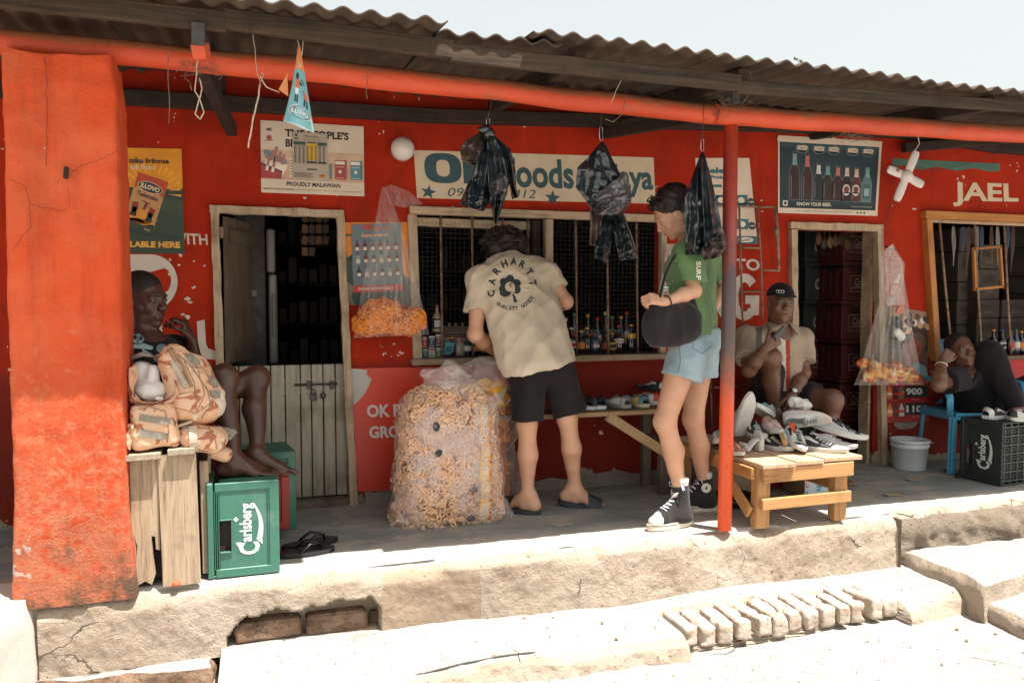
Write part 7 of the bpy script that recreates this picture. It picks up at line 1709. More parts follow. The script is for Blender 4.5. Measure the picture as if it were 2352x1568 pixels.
# ---- boy ------
def boy():
 t=thing('person','person in black t-shirt seated barefoot beside the column, feet on green crate','person',tuple(PZ(420,1330,0)+Vector((0,.25,0))))
 Na,Nk=J(536,1050,-.92),J(515,868,-.80);Fa,Fk=J(590,1042,-.80),J(590,868,-.62)
 Nh,Fh=np.array((-.42,-.82,.63)),np.array((-.40,-.64,.63))
 hd=J(330,690,-.66);Rs,Ls=J(303,812,-.80),J(398,806,-.56);Re,Rw=J(330,900,-.90),J(400,905,-.98);Le,Lw=J(452,862,-.55),J(440,780,-.62)
 neck=J(334,766,-.67);pel=(Nh+Fh)/2
 s=SDF(*body_bounds([Na-(0,0,.03),Fa+(.15,0,0),Nh,hd,Ls,Rs,Re,Le],.15),.0058)
 leg(s,Nh,Nk,Na,.078,.055,.050,.031,back=(-1,.1,0));leg(s,Fh,Fk,Fa,.078,.055,.050,.031,back=(-1,.3,0))
 s.ell(Nk+(.0,-.01,.005),(.050,.050,.050),None,.03)
 foot(s,Na,(.97,-.22,-.08),.245,side=1);foot(s,Fa,(.97,-.15,-.10),.245,side=-1)
 s.cap(pel,neck*.6+pel*.4,.12,.11,.05);s.cap(pel*.4+neck*.6,neck-(0,0,.06),.11,.09,.05);s.cap(Ls,Rs,.055,.055,.05);s.cap(neck-(0,0,.03),hd-(0.02,0,.02),.056,.054,.03)
 arm(s,Rs,Re,Rw,.045,.036,.032,.024);arm(s,Ls,Le,Lw,.045,.036,.032,.024)
 T=head(s,hd,(.80,-.58,-.10),(-.06,0,1),1.0,jaw=1.02,nose=1.25,lips=1.35)
 hand(s,Lw,(-.30,-.25,.9),(.9,-.2,.35),(-.1,-1,0),curl=(.75,.85,.95,1.1),L=.175,thumb=(.5,.8));hand(s,Rw,(.9,0,-.2),(0,-.2,1),(0,1,0))
 V,Q=s.mesh(1);part('body',vmesh('body',V,Q,SK_dark),t);eyes(T,t,wh=.16);mouth(T,t,(.10,.038,.030))
 Mh=T.M;s=SDF(hd-.17,hd+.17,.006);s.ell(T(0,-.018,.044),(.078,.097,.087),Mh,.01)
 s.cut(T(0,.066,.045),Mh[:,1]-Mh[:,2]*.35);s.cut(T(0,0,.012),-Mh[:,2]+Mh[:,1]*.32);V,Q=s.mesh(1);part('hair',vmesh('hair',V,Q,M_hair),t)
 b=MB();
 for sx in(-1,1):
  b=MB();p=[Vector(T(sx*.016,.098,.026)),Vector(T(sx*.034,.096,.032)),Vector(T(sx*.052,.078,.026))];b.tube(p,[.002,.003,.0015],M_hair,5);part('eyebrow',b,t)
 s=SDF(*body_bounds([Ls,Rs,Le,Re,pel-(0,0,.1),neck],.2),.0075)
 s.cap(pel+(0,0,-.02),neck*.55+pel*.45,.14,.135,.05);s.cap(pel*.5+neck*.5,neck-(0,0,.08),.13,.10,.05);s.cap(Ls,Rs,.074,.070,.05);s.cut(neck+(0.03,-.02,.0),(.35,-.3,1))
 for(a,b_,r)in((Rs,Re,.074),(Ls,Le,.072)):
  B=s.layer();s.cap(a,a+(b_-a)*1.1,r*.95,r*.9,.03,F=B);s.cut(a+(b_-a)*.62,(b_-a),F=B);s.join(B,.03)
 V,Q=s.mesh(2);me=vmesh('t_shirt',V,Q,M_blackT,disp=wrinkle(.014,7,(1,1,.7),33));bv=bvh_of(me);sh=part('t_shirt',me,t)
 pr=MB();Mt=ink(150,178,180);Md=M_blackT
 def lay(pts,mat,lift=.003,n=2):
  vs2,fs2=subd_print(pts,[tuple(range(len(pts)))],n);o=[]
  for x,y in vs2:
   d=(PY(x,y,-.8)-CAM).normalized();h=bv.ray_cast(CAM,d);o.append((h[0]-d*lift)if h[0]is not None else CAM+d*3.3)
  pr.add(o,fs2,mat)
 E=lambda cx,cy,rx,ry,n=16,rot=0:[(cx+rx*math.cos(2*math.pi*i/n)*math.cos(rot)-ry*math.sin(2*math.pi*i/n)*math.sin(rot),cy+rx*math.cos(2*math.pi*i/n)*math.sin(rot)+ry*math.sin(2*math.pi*i/n)*math.cos(rot))for i in range(n)]
 lay(E(317,776,15,13),Mt);lay(E(310,774,4.2,4.8),Md,.0042);lay(E(323,776,4.8,4.6),Md,.0042);lay(E(316,784,2,2.4),Md,.0042);lay(E(317,789,6,1.2),Md,.0042)
 lay([(292,792),(330,788),(352,796),(350,803),(318,800),(294,806)],Mt)
 for k in range(4):lay(E(330+k*5.5,806+k*3.0,2.3,6.5,10,-.5),Mt,.0042)
 lay(E(372,800,13,11),ink(105,125,128));lay(E(366,822,14,10),ink(120,110,85))
 for k in range(6):lay([(294+k*5,796+k*1.5),(300+k*5,795+k*1.4),(298+k*5,799+k*1.5)],Md,.0044,0)
 part('shirt_print',pr,sh)
 s=SDF(*body_bounds([Nh,Fh,Nk,Fk],.18),.009);s.cap(Nh,Nh+(Nk-Nh)*.66,.10,.088,.04);s.cap(Fh,Fh+(Fk-Fh)*.66,.10,.086,.04);s.cap(Nh,Fh,.12,.12,.04)
 s.cut(Nh+(Nk-Nh)*.62,Nk-Nh);V,Q=s.mesh(1);part('shorts',vmesh('shorts',V,Q,M_denim,disp=wrinkle(.01,10,(1,1,1),3)),t)
 b=MB();b.tube([Vector(T(.004,.104,-.060)),PY(424,762,-.66)],.0013,ink(190,80,60),5);solo('drinking_straw',b,'thin red straw between the lips and fingers of the seated youth','straw')
boy()
# ---- man in cap ----------------------------------------------------------
def man_cap():
 t=thing('person','person in black cap and tan striped shirt seated behind the shoe bench','person',tuple(PZ(1800,1130,0)))
 hd=J(1793,698,-.42);neck=J(1788,752,-.37);Rs,Ls=J(1716,778,-.34),J(1838,778,-.34)
 Re,Rw=J(1720,850,-.50),J(1758,800,-.60);Le,Lw=J(1845,856,-.42),J(1820,906,-.52)
 pel=J(1785,905,-.24);Rh,Lh=pel+(-.09,0,0),pel+(.09,0,0);Rk,Ra=J(1771,822,-.54),J(1778,950,-.44);Lk,La=J(1912,920,-.52),J(1895,1075,-.42)
 s=SDF(*body_bounds([hd,Rs,Ls,pel,Rk,Lk,La-(0,0,.05),Ra,Re,Rw],.15),.0060)
 leg(s,Rh,Rk,Ra,.080,.056,.052,.034,back=(0,1,0));leg(s,Lh,Lk,La,.084,.064,.054,.034,back=(0,1,0));foot(s,Ra,(0,-1,0),.25);foot(s,La,(.2,-1,0),.25)
 s.cap(pel,neck*.6+pel*.4,.13,.13,.05);s.cap(pel*.4+neck*.6,neck-(0,0,.08),.13,.10,.05);s.cap(Ls,Rs,.06,.06,.05);s.cap(neck-(0,0,.03),hd-(0,-.03,.02),.062,.058,.03)
 arm(s,Rs,Re,Rw,.050,.042,.038,.027);arm(s,Ls,Le,Lw,.050,.042,.038,.027)
 T=head(s,hd,(-.30,-.95,-.02),(.05,0,1),.98,jaw=1.05,nose=1.05,lips=1.1)
 hand(s,Rw,(.75,-.2,.55),(.2,-1,.2),(-.3,0,1),curl=(.9,1.0,1.05,1.1),L=.175,thumb=(.7,.4));hand(s,Lw,(-.45,-.55,-.6),(0,-.7,.6),(-1,0,0),curl=(.5,.6,.7,.7))
 V,Q=s.mesh(1);part('body',vmesh('body',V,Q,SK_brown),t);eyes(T,t,wh=.2);mouth(T,t,(.15,.058,.045))
 b=MB()
 for sx in(-1,1):part('eyebrow',MB().tube([Vector(T(sx*.016,.098,.024)),Vector(T(sx*.034,.096,.029)),Vector(T(sx*.052,.078,.024))],[.002,.003,.0015],M_hair,5),t)
 Mh=T.M;s=SDF(hd-.22,hd+.22,.006);s.ell(T(0,-.016,.046),(.079,.097,.084),Mh,.01);s.cut(T(0,0,.046),-Mh[:,2]+Mh[:,1]*.10);s.shell(.012)
 B=s.layer();s.ell(T(.010,.108,.048),(.064,.070,.011),Mh,.01,F=B);s.cut(T(0,.05,.0),-Mh[:,1],F=B);s.join(B,.012)
 V,Q=s.mesh(1);cap_=part('cap',vmesh('cap',V,Q,M_black),t)
 b=MB();r_=Vector(Mh[:,0]);u_=Vector(Mh[:,2]);f_=Vector(Mh[:,1])
 for cx in(.026,.040,.053):b.tube([Vector(T(cx,.096-abs(cx-.02)*.35,.074))+(r_*math.cos(a)+u_*math.sin(a))*.0085+f_*.004 for a in[2.4*math.pi*i/16 for i in range(12)]],.0020,ink(225,225,225),5)
 part('emblem',b,cap_)
 s=SDF(*body_bounds([Rs,Ls,Re,Le,pel-(0,0,.05),neck],.2),.0055)
 s.cap(pel+(0,-.02,.04),neck*.55+pel*.45,.155,.15,.05);s.cap(pel*.5+neck*.5,neck-(0,0,.10),.15,.115,.05);s.cap(Ls,Rs,.078,.078,.06)
 s.cut(neck+(0,-.05,.0),(0,-1.2,1));s.cut(pel-(0,0,.0),(0,-.2,-1))
 for(a,b_,r)in((Rs,Re,.082),(Ls,Le,.082)):
  B=s.layer();s.cap(a,a+(b_-a)*1.1,r*.95,r*.98,.03,F=B);s.cut(a+(b_-a)*.70,(b_-a),F=B);s.join(B,.03)
 V,Q=s.mesh(2)
 Mwh=cloth_m('cream_panel',(.60,.56,.48),(.52,.48,.40));Mrd=cloth_m('red_stripe',(.36,.05,.03),(.3,.04,.025));Mdk=cloth_m('grey_stripe',(.10,.085,.075),(.08,.07,.06))
 px=lambda c:np.array([((Vector(p)-CAM).dot(RGT)/(Vector(p)-CAM).dot(FWD))*FQ+1176 for p in c])
 def mf(c):
  x=px(c);o=np.zeros(len(c),int);f=c[:,1]<-.36;f&=(c[:,2]<1.02)
  o[f&(x>1786)&(x<1806)]=1;o[f&(x>=1806)&(x<1816)]=2;o[f&(x>1737)&(x<1751)]=3;return o
 me=vmesh('shirt',V,Q,None,disp=wrinkle(.020,9,(1,1,.8),41),mats=[M_tan,Mwh,Mrd,Mdk],matfn=mf);sh=part('shirt',me,t)
 b=MB()
 for sg in(-1,1):
  n0=Vector(neck)+Vector((0,-.015,.01));b.add([n0+Vector((sg*.065,.02,.03)),n0+Vector((sg*.030,-.060,.01)),n0+Vector((sg*.055,-.100,-.055)),n0+Vector((sg*.105,-.055,-.012)),n0+Vector((sg*.085,.01,.02))],[(0,1,2,3,4)],M_tan)
  b.add([n0+Vector((sg*.065,.015,.025)),n0+Vector((sg*.030,-.055,.004)),n0+Vector((sg*.055,-.095,-.061)),n0+Vector((sg*.105,-.05,-.018)),n0+Vector((sg*.085,.015,.014))],[(0,1,2,3,4)],M_tan)
 part('collar',b,sh)
 s=SDF(*body_bounds([pel,Rk,Lk],.2),.009);s.cap(Rh,Rh+(Rk-Rh)*.62,.105,.092,.04);s.cap(pel-(.05,0,0),pel+(.05,0,0),.14,.14,.05)
 B=s.layer();s.cap(Lh,Lh+(Lk-Lh)*.9,.105,.090,.04,F=B);s.cut(Lh+(Lk-Lh)*.66,Lk-Lh,F=B);s.join(B,.03)
 V,Q=s.mesh(1);part('shorts',vmesh('shorts',V,Q,M_black,disp=wrinkle(.012,10,(1,1,1),13)),t)
 b=MB();ax=(Vector(Lw)-Vector(Le)).normalized();c=Vector(Lw)-ax*.006;a1=ax.orthogonal().normalized();a2=ax.cross(a1)
 b.tube([c+(a1*math.cos(i*.4488)+a2*math.sin(i*.4488))*.030 for i in range(15)],.007,M_black,6,flat=.4);wt=part('watch',b,t)
 b=MB();vd=(CAM-c);vd=(vd-ax*vd.dot(ax)).normalized();tq=vd.to_track_quat('Z','Y').to_matrix().to_4x4();b.lathe([(.018,0),(.018,.007),(.015,.009)],pm('watch_case',(.5,.5,.5),rough=.25,metal=1),20,Matrix.Translation(c+vd*.029)@tq);b.lathe([(.0145,.0),(.0145,.0095)],ink(225,228,230),20,Matrix.Translation(c+vd*.029)@tq);part('watch_face',b,wt)
 p=PY(1790,766,-.70);b=MB();Mp=Matrix.Translation(p)@Matrix.Rotation(R(50),4,'Y')@Matrix.Rotation(R(25),4,'Z');b.box((0,0,0),(.052,.011,.088),pm('phone_body',(.02,.02,.022),rough=.3),bev=.004,M=Mp);b.box((0,-.0060,0),(.044,.001,.076),pm('phone_glass',(.01,.012,.014),rough=.08),M=Mp)
 solo('phone',b,'small dark phone held in the right hand of the man in the cap','phone')
man_cap()
# ---- man in black ---------------------------------------------------------
def man_black():
 t=thing('person','person all in black reclining in blue plastic chair, chin on hand','person',tuple(PZ(2230,1085,0)))
 hd=J(2206,806,-.22);neck=J(2232,842,-.22);Rs,Ls=J(2200,868,-.38),J(2262,868,-.08);Re,Rw=J(2156,884,-.44),J(2163,832,-.38)
 Le,Lw=J(2290,900,-.05),J(2310,930,-.12);pel=J(2238,935,-.20);Rh,Lh=pel+(0,-.08,0),pel+(0,.08,0);Rk,Ra=J(2272,812,-.34),J(2338,938,-.55);Lk,La=J(2375,885,-.25),J(2440,960,-.45)
 s=SDF(*body_bounds([hd,Rs,Ls,pel,Rk,Lk,La,Ra,Re,Rw],.15),.0065)
 leg(s,Rh,Rk,Ra,.08,.056,.05,.034,back=(-.6,.2,-.3));leg(s,Lh,Lk,La,.08,.056,.05,.034);foot(s,Ra,(.95,-.2,-.15),.25);foot(s,La,(.95,-.2,-.1),.25)
 s.cap(pel,neck*.6+pel*.4,.12,.12,.05);s.cap(pel*.4+neck*.6,neck-(0,0,.04),.12,.10,.05);s.cap(Ls,Rs,.06,.06,.05);s.cap(neck-(0,0,.02),hd,.058,.058,.03)
 arm(s,Rs,Re,Rw,.052,.046,.042,.028);arm(s,Ls,Le,Lw,.05,.042,.036,.027)
 T=head(s,hd,(-.28,-.93,.12),(-.22,.0,1),1.0,jaw=1.05,nose=1.2,lips=1.15)
 hand(s,Rw,(.55,-.15,.75),(-.3,-.9,.5),(.9,0,-.2),curl=(1.0,1.1,1.15,1.2),L=.175,thumb=(.6,.6));hand(s,Lw,(.8,-.2,-.5),(0,-.3,1),(0,-1,0))
 V,Q=s.mesh(1);part('body',vmesh('body',V,Q,SK_brown),t);eyes(T,t)
 Mh=T.M;s=SDF(hd-.17,hd+.17,.006);s.ell(T(0,-.020,.044),(.079,.095,.086),Mh,.01);s.cut(T(0,.058,.05),Mh[:,1]-Mh[:,2]*.35);s.cut(T(0,0,.02),-Mh[:,2]+Mh[:,1]*.32);V,Q=s.mesh(1);part('hair',vmesh('hair',V,Q,M_hair),t)
 b=MB()
 for sx in(-1,1):part('eyebrow',MB().tube([Vector(T(sx*.016,.098,.024)),Vector(T(sx*.034,.096,.029)),Vector(T(sx*.052,.078,.024))],[.002,.003,.0015],M_hair,5),t)
 s=SDF(*body_bounds([Rs,Ls,Re,Le,pel-(0,0,.05),neck],.2),.009);s.cap(pel,neck*.55+pel*.45,.15,.145,.05);s.cap(pel*.5+neck*.5,neck-(0,0,.07),.145,.11,.05);s.cap(Ls,Rs,.085,.085,.06);s.cut(neck+(-.02,0,.01),(-.5,0,1))
 for(a,b_,r)in((Rs,Re,.088),(Ls,Le,.08)):
  B=s.layer();s.cap(a,a+(b_-a)*1.1,r*.95,r*.98,.03,F=B);s.cut(a+(b_-a)*.62,(b_-a),F=B);s.join(B,.03)
 V,Q=s.mesh(2);part('shirt',vmesh('shirt',V,Q,M_black,disp=wrinkle(.014,8,(1,1,.8),51)),t)
 s=SDF(*body_bounds([pel,Rk,Lk,La],.2),.009);s.cap(Rh,Rk,.115,.086,.05);s.cap(Rk,Ra+(Rk-Ra)*.1,.084,.070,.04);s.cap(Lh,Lk,.11,.084,.05);s.cap(Lk,La,.08,.065,.04);s.cap(Rh,Lh,.13,.13,.05)
 V,Q=s.mesh(2);part('trousers',vmesh('trousers',V,Q,M_black,disp=wrinkle(.014,9,(1,1,1),53)),t)
 b=MB();ax=(Vector(Rw)-Vector(Re)).normalized();c=Vector(Rw)-ax*.02;a1=ax.orthogonal().normalized();a2=ax.cross(a1);b.tube([c+(a1*math.cos(i*.4488)+a2*math.sin(i*.4488))*.034 for i in range(15)],.0035,ink(215,205,190),6);part('bracelet',b,t)
man_black()
# ------ plastic film
def film(name,tint=(.85,.82,.78),op=.10,hi=.55,bs=.8,scale=14,rough=.12,stretch=(1,1,1)):
 m,nt,b=base(name);v=tex_coord(nt,stretch);out=nt.nodes['Material Output']
 b.inputs['Base Color'].default_value=c4(tint);b.inputs['Roughness'].default_value=rough;b.inputs['Specular IOR Level'].default_value=.9
 tr=nt.nodes.new('ShaderNodeBsdfTransparent');mx=nt.nodes.new('ShaderNodeMixShader')
 n=ntex(nt,v,scale,8,.7,.6);f=ramp(nt,n,[(.35,(op,)*3),(.52,(op*1.6,)*3),(.72,(hi,)*3)])
 lw=N(nt,'ShaderNodeLayerWeight',Blend=.25);f2=math_(nt,'MAXIMUM',f,math_(nt,'MULTIPLY',lw.outputs['Facing'],.55))
 nt.links.new(f2,mx.inputs[0]);nt.links.new(tr.outputs[0],mx.inputs[1]);nt.links.new(b.outputs[0],mx.inputs[2]);nt.links.new(mx.outputs[0],out.inputs[0])
 bump(nt,b,ntex(nt,v,scale*1.6,7,.65,.8),bs,.01);return m
M_film=film('clear_film',(.85,.76,.70),op=.07,hi=.40,scale=9,bs=.6);M_film2=film('crumpled_film',(.78,.72,.68),op=.14,hi=.55,scale=13,bs=.8);M_filmv=film('pleated_film',(.75,.70,.66),op=.05,hi=.42,scale=10,stretch=(3.5,3.5,.5))
M_pack=film('snack_packet_film',(.80,.66,.60),.14,.6,scale=20)
M_ring=pm('corn_ring',(.82,.52,.31),(.70,.38,.18),rough=.75,scale=40,bs=.3,bscale=150);M_ringo=pm('orange_corn_ring',(.78,.28,.035),(.68,.20,.025),rough=.7,scale=40,bs=.3,bscale=150)
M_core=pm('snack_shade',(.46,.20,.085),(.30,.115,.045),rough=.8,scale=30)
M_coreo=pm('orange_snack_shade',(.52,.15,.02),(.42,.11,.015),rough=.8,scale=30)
def rings(name,P,Nn,parent,mat,r=.0125,tr_=.0045,seed=0,kind='stuff'):
 rs=np.random.RandomState(seed);n=len(P);A,B=9,5;a=np.arange(A)*2*np.pi/A;b=np.arange(B)*2*np.pi/B
 U=rs.normal(size=(n,3));W=Nn*1.3+rs.normal(size=(n,3))*.75;W/=np.linalg.norm(W,axis=1)[:,None];U-=W*(U*W).sum(1)[:,None];U/=np.linalg.norm(U,axis=1)[:,None];V_=np.cross(W,U)
 sc=rs.uniform(.8,1.15,n)[:,None,None,None]
 rad=U[:,None,:]*np.cos(a)[None,:,None]+V_[:,None,:]*np.sin(a)[None,:,None]
 pts=rad[:,:,None,:]*(r+tr_*np.cos(b))[None,None,:,None]+W[:,None,None,:]*(tr_*1.25*np.sin(b))[None,None,:,None]
 V=(P[:,None,None,:]+pts*sc).reshape(-1,3);i,j=np.meshgrid(np.arange(A),np.arange(B),indexing='ij');i2,j2=(i+1)%A,(j+1)%B
 q=np.stack([i*B+j,i2*B+j,i2*B+j2,i*B+j2],-1).reshape(-1,4);Q=(np.arange(n)[:,None,None]*A*B+q[None]).reshape(-1,4)
 o=part(name,vmesh(name,V,Q,mat),parent,kind=kind);return o
def surf_pts(me,n,rs,cond=None,lift=0.0):
 """random points on a mesh with normals"""
 me.calc_loop_triangles();V=np.zeros(len(me.vertices)*3,np.float32);me.vertices.foreach_get('co',V);V=V.reshape(-1,3)
 T=np.zeros(len(me.loop_triangles)*3,np.int32);me.loop_triangles.foreach_get('vertices',T);T=T.reshape(-1,3)
 a,b,c=V[T[:,0]],V[T[:,1]],V[T[:,2]];cr=np.cross(b-a,c-a);ar=np.linalg.norm(cr,axis=1);nn=cr/np.maximum(ar,1e-12)[:,None]
 w=ar.copy()
 if cond is not None:w*=cond((a+b+c)/3,nn)
 i=rs.choice(len(T),n,p=w/w.sum());u,v=rs.rand(n),rs.rand(n);f=u+v>1;u[f]=1-u[f];v[f]=1-v[f]
 P=a[i]+(b[i]-a[i])*u[:,None]+(c[i]-a[i])*v[:,None];return(P+nn[i]*lift).astype(float),nn[i].astype(float)
front=lambda P,Nn:np.where(Nn[:,1]<.35,1.0,.12)
def cells(name,cols,sc=22):
 m,nt,b=base(name);vo=N(nt,'ShaderNodeTexVoronoi',Scale=sc);v=tex_coord(nt);nt.links.new(v,vo.inputs['Vector']);sp=nt.nodes.new('ShaderNodeSeparateColor');nt.links.new(vo.outputs['Color'],sp.inputs[0])
 nt.links.new(ramp(nt,sp.outputs[0],[(i/len(cols),c)for i,c in enumerate(cols)],'CONSTANT'),b.inputs['Base Color']);b.inputs['Roughness'].default_value=.3;bump(nt,b,ntex(nt,v,40,5),.6,.006);return m
M_cells=cells('printed_packets',[(.66,.34,.04),(.60,.22,.03),(.45,.08,.02),(.68,.45,.12),(.30,.08,.03),(.60,.50,.36),(.62,.28,.04)])
# ---- big sack -----------------------------------------------------------
def loft_sack(rows,nu=72,fold=.004,seed=0,pw=.62):
 """rows: (z, x0, x1, depth, yc) -> function (u, v) on a rounded-rectangle tube"""
 rows=sorted(rows);zs_=[r_[0]for r_ in rows]
 def fn(u,v,off=0.0):
  z=zs_[0]+(zs_[-1]-zs_[0])*v;k=[float(np.interp(z,zs_,[r_[i]for r_ in rows]))for i in range(1,5)]
  a=2*math.pi*u;e=lambda c:math.copysign(abs(c)**pw,c);hx=(k[1]-k[0])/2+off;hy=k[2]/2+off
  p=Vector(((k[0]+k[1])/2+hx*e(math.cos(a)),k[3]+hy*e(math.sin(a)),z));d=fold*(nz(p,11,seed)*2.2+nz(p,32,seed)*1.1)
  return p+Vector((math.cos(a)*d,math.sin(a)*d,0))
 return fn
t=thing('snack_sack','huge clear sack of corn ring packets standing on the veranda floor','sack',tuple(PZ(1040,1212,0)))
Yc=-.47;X_=lambda q,y=1000:PY(q,y,-.60).x;Zq=lambda q:PY(1040,q,-.62).z
rows=[(0.0,X_(905),X_(1170),.20,Yc-.04),(.03,X_(915),X_(1166),.30,Yc),(Zq(1130),X_(922),X_(1158),.34,Yc),(Zq(1050),X_(926),X_(1150),.34,Yc),(Zq(980),X_(932),X_(1142),.33,Yc),(Zq(935),X_(940),X_(1135),.29,Yc),(Zq(912),X_(955),X_(1120),.20,Yc),(Zq(900),X_(985),X_(1090),.08,Yc)]
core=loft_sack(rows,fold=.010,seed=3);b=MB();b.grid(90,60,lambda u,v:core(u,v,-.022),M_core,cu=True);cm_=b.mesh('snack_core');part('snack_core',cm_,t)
me=bpy.data.meshes.new('tmp');bb=MB();bb.grid(72,50,lambda u,v:core(u,v,-.016),M_core,cu=True);tm=bb.mesh('tmp');rs=np.random.RandomState(5)
P_,N_=surf_pts(tm,1700,rs,front,.010);P_+=rs.normal(size=P_.shape)*.004;rings('corn_ring',P_,N_,t,M_ring,r=.0140,tr_=.0056,seed=3)
M_stripe=pm('packet_stripe',(.66,.58,.54),(.58,.50,.46),rough=.4);M_py=pm('packet_yellow',(.74,.42,.05),(.66,.34,.04),rough=.35);M_pr=pm('packet_red',(.50,.09,.04),(.42,.07,.03),rough=.35)
rr=random.Random(12)
def packet(cx,cz,w_,h_,ang,seed,kind):
 """pillow of film lying on the front of the sack; kind 0 plain stripes, 1 label"""
 b=MB();ca,sa=math.cos(ang),math.sin(ang)
 def on(u,v,lift):
  x=cx+(u-.5)*w_*ca-(v-.5)*h_*sa;z=cz+(u-.5)*w_*sa+(v-.5)*h_*ca
  zs0=max(.012,min(Zq(905),z));k=[float(np.interp(zs0,sorted(r_[0]for r_ in rows),[r_[i]for r_ in sorted(rows)]))for i in(1,2,3,4)]
  s_=max(-.985,min(.985,(x-(k[0]+k[1])/2)/((k[1]-k[0])/2)));y=k[3]-k[2]/2*(1-abs(s_)**3.2)**.31
  bul=(math.sin(math.pi*u)*math.sin(math.pi*v))**.5*.020;wr=.006*nz((x,y,z),26,seed)
  return Vector((x,y-lift-bul-wr-.006,z))
 b.grid(9,12,lambda u,v:on(u,v,0),M_pack)
 P=Print(b,lambda u,v,l:on(u,v,l+.0012),.0005)
 n_=4
 for i in range(0 if seed%3 else n_):
  u0=.10+.8*i/n_+rr.uniform(-.02,.02)if kind==0 else .02+.08*i;Q=[]
  for k in range(9):v=.06+.88*k/8;Q+=[(u0,v),(u0+.014,v)]
  P.put(Q,[(2*i_,2*i_+1,2*i_+3,2*i_+2)for i_ in range(8)],M_stripe)
 if kind==1:
  Q=[]
  for k in range(9):v=.04+.92*k/8;wv=.17+.10*math.sin(v*3.1*3);Q+=[(.22,v),(.22+wv+.28,v)]
  P.put(Q,[(2*i_,2*i_+1,2*i_+3,2*i_+2)for i_ in range(8)],M_py);P.k=2
  P.put([(.26+v*.26,.12+u*.62)for u,v in text2d('PUFFS',.03)[0]],text2d('PUFFS',.03)[1],M_stripe);P.k=2
  P.put([(.62+v*.12,.08+u*.84)for u,v in text2d('SNACKS',.0)[0]],text2d('SNACKS',.0)[1],M_pr)
 if kind==2:
  P.ell(.5,.5,.22,.12,Bk,1,14)
 part('snack_packet',b,t)
for i in range(24):
 x=rr.uniform(X_(945),X_(1120));z=rr.uniform(.06,Zq(945));packet(x,z,rr.uniform(.07,.10),rr.uniform(.14,.19),rr.uniform(-.9,.9),i,2 if i%13==5 else 0)
for i in range(6):packet(X_(1112)+.006*(i%2),.075+i*.098,.135,.125,-.12+.06*(i%2),50+i,1)
for i,(qx,qy)in enumerate(((1088,1125),(1082,1190))):
 p=PY(qx,qy,-.652);b=MB();b.ball((p.x,p.y,p.z),(.024,.005,.014),pm('dark_print',(.10,.085,.08),(.05,.04,.04),rough=.5,scale=60),12,8,jit=.1);part('packet_emblem',b,t)
b=MB();b.grid(96,70,lambda u,v:core(u,v,.021+.004*nz((u*20,v*14,0),1)),M_film,cu=True)
for(x0,x1)in((X_(903),X_(935)),(X_(1140),X_(1177))):
 b.grid(10,8,lambda u,v:Vector((x0+(x1-x0)*u,Yc-.10+.06*math.sin(v*5+u*3),.005+.09*v*(1-.5*u if x0<.2 else .5+.5*u))),M_film2)
part('clear_skin',b,t)
def film_lump(name,pts,r_list,parent,mat,amp=.03,seed=0,Yv=-.5):
 s=SDF(np.min([J(x,y,Yv)for x,y in pts],0)-.2,np.max([J(x,y,Yv)for x,y in pts],0)+.2,.008)
 for(x,y),r_ in zip(pts,r_list):s.ell(J(x,y,Yv),(r_,r_*.75,r_*.8),None,.04)
 V,Q=s.mesh(1);w1_,w2_=wrinkle(amp,10,(1,1,1.4),seed),wrinkle(amp*.25,30,(1,1,1),seed+1)
 return part(name,vmesh(name,V,Q,mat,disp=lambda V,Nn:w1_(V,Nn)+w2_(V,Nn)),parent)
film_lump('gathered_film',[(985,925),(1030,905),(1075,905),(1010,880),(1045,862),(1030,845),(985,860)],[.09,.11,.10,.08,.075,.05,.05],t,M_film2,.030,4,-.50)
t=thing('snack_sack','second clear sack of yellow and orange packets, behind the huge one','sack',tuple(PZ(1120,1170,-.0)))
rows2=[(0.0,PY(1040,1000,-.2).x,PY(1175,1000,-.2).x,.26,-.22),(PY(1100,950,-.3).z,PY(1040,1000,-.3).x,PY(1170,1000,-.3).x,.28,-.24),(PY(1100,900,-.3).z,PY(1000,900,-.3).x,PY(1168,900,-.3).x,.26,-.24),(PY(1100,872,-.3).z,PY(1030,872,-.3).x,PY(1150,880,-.3).x,.16,-.24)]
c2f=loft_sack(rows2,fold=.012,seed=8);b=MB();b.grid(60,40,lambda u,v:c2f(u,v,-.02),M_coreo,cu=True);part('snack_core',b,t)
bb=MB();bb.grid(60,40,lambda u,v:c2f(u,v,-.012),M_core,cu=True);tm2=bb.mesh('tmp');P_,N_=surf_pts(tm2,420,rs,lambda P,Nn:np.where((Nn[:,1]<.3)&(P[:,2]>.35),1.0,.02),.0);rings('corn_ring',P_,N_,t,M_ringo,seed=7)
s=SDF(J(1110,905,-.33)-.32,J(1110,905,-.33)+.32,.009)
for qx,qy,r_ in((1075,890,.05),(1105,885,.06),(1138,890,.065),(1152,918,.055),(1125,920,.07),(1150,880,.04),(1060,905,.05)):s.ell(J(qx,qy,-.34),(r_*1.1,r_*.8,r_*.8),None,.03)
V,Q=s.mesh(1);part('packet_heap',vmesh('packet_heap',V,Q,M_cells,disp=wrinkle(.022,16,(1,1,1),16)),t,kind='stuff')
b=MB();b.grid(64,40,lambda u,v:c2f(u,v,.03),M_film,cu=True);part('clear_skin',b,t)
film_lump('gathered_film',[(1090,870),(1130,862),(1110,845),(1150,880)],[.12,.10,.08,.08],t,M_film2,.030,9,-.32)
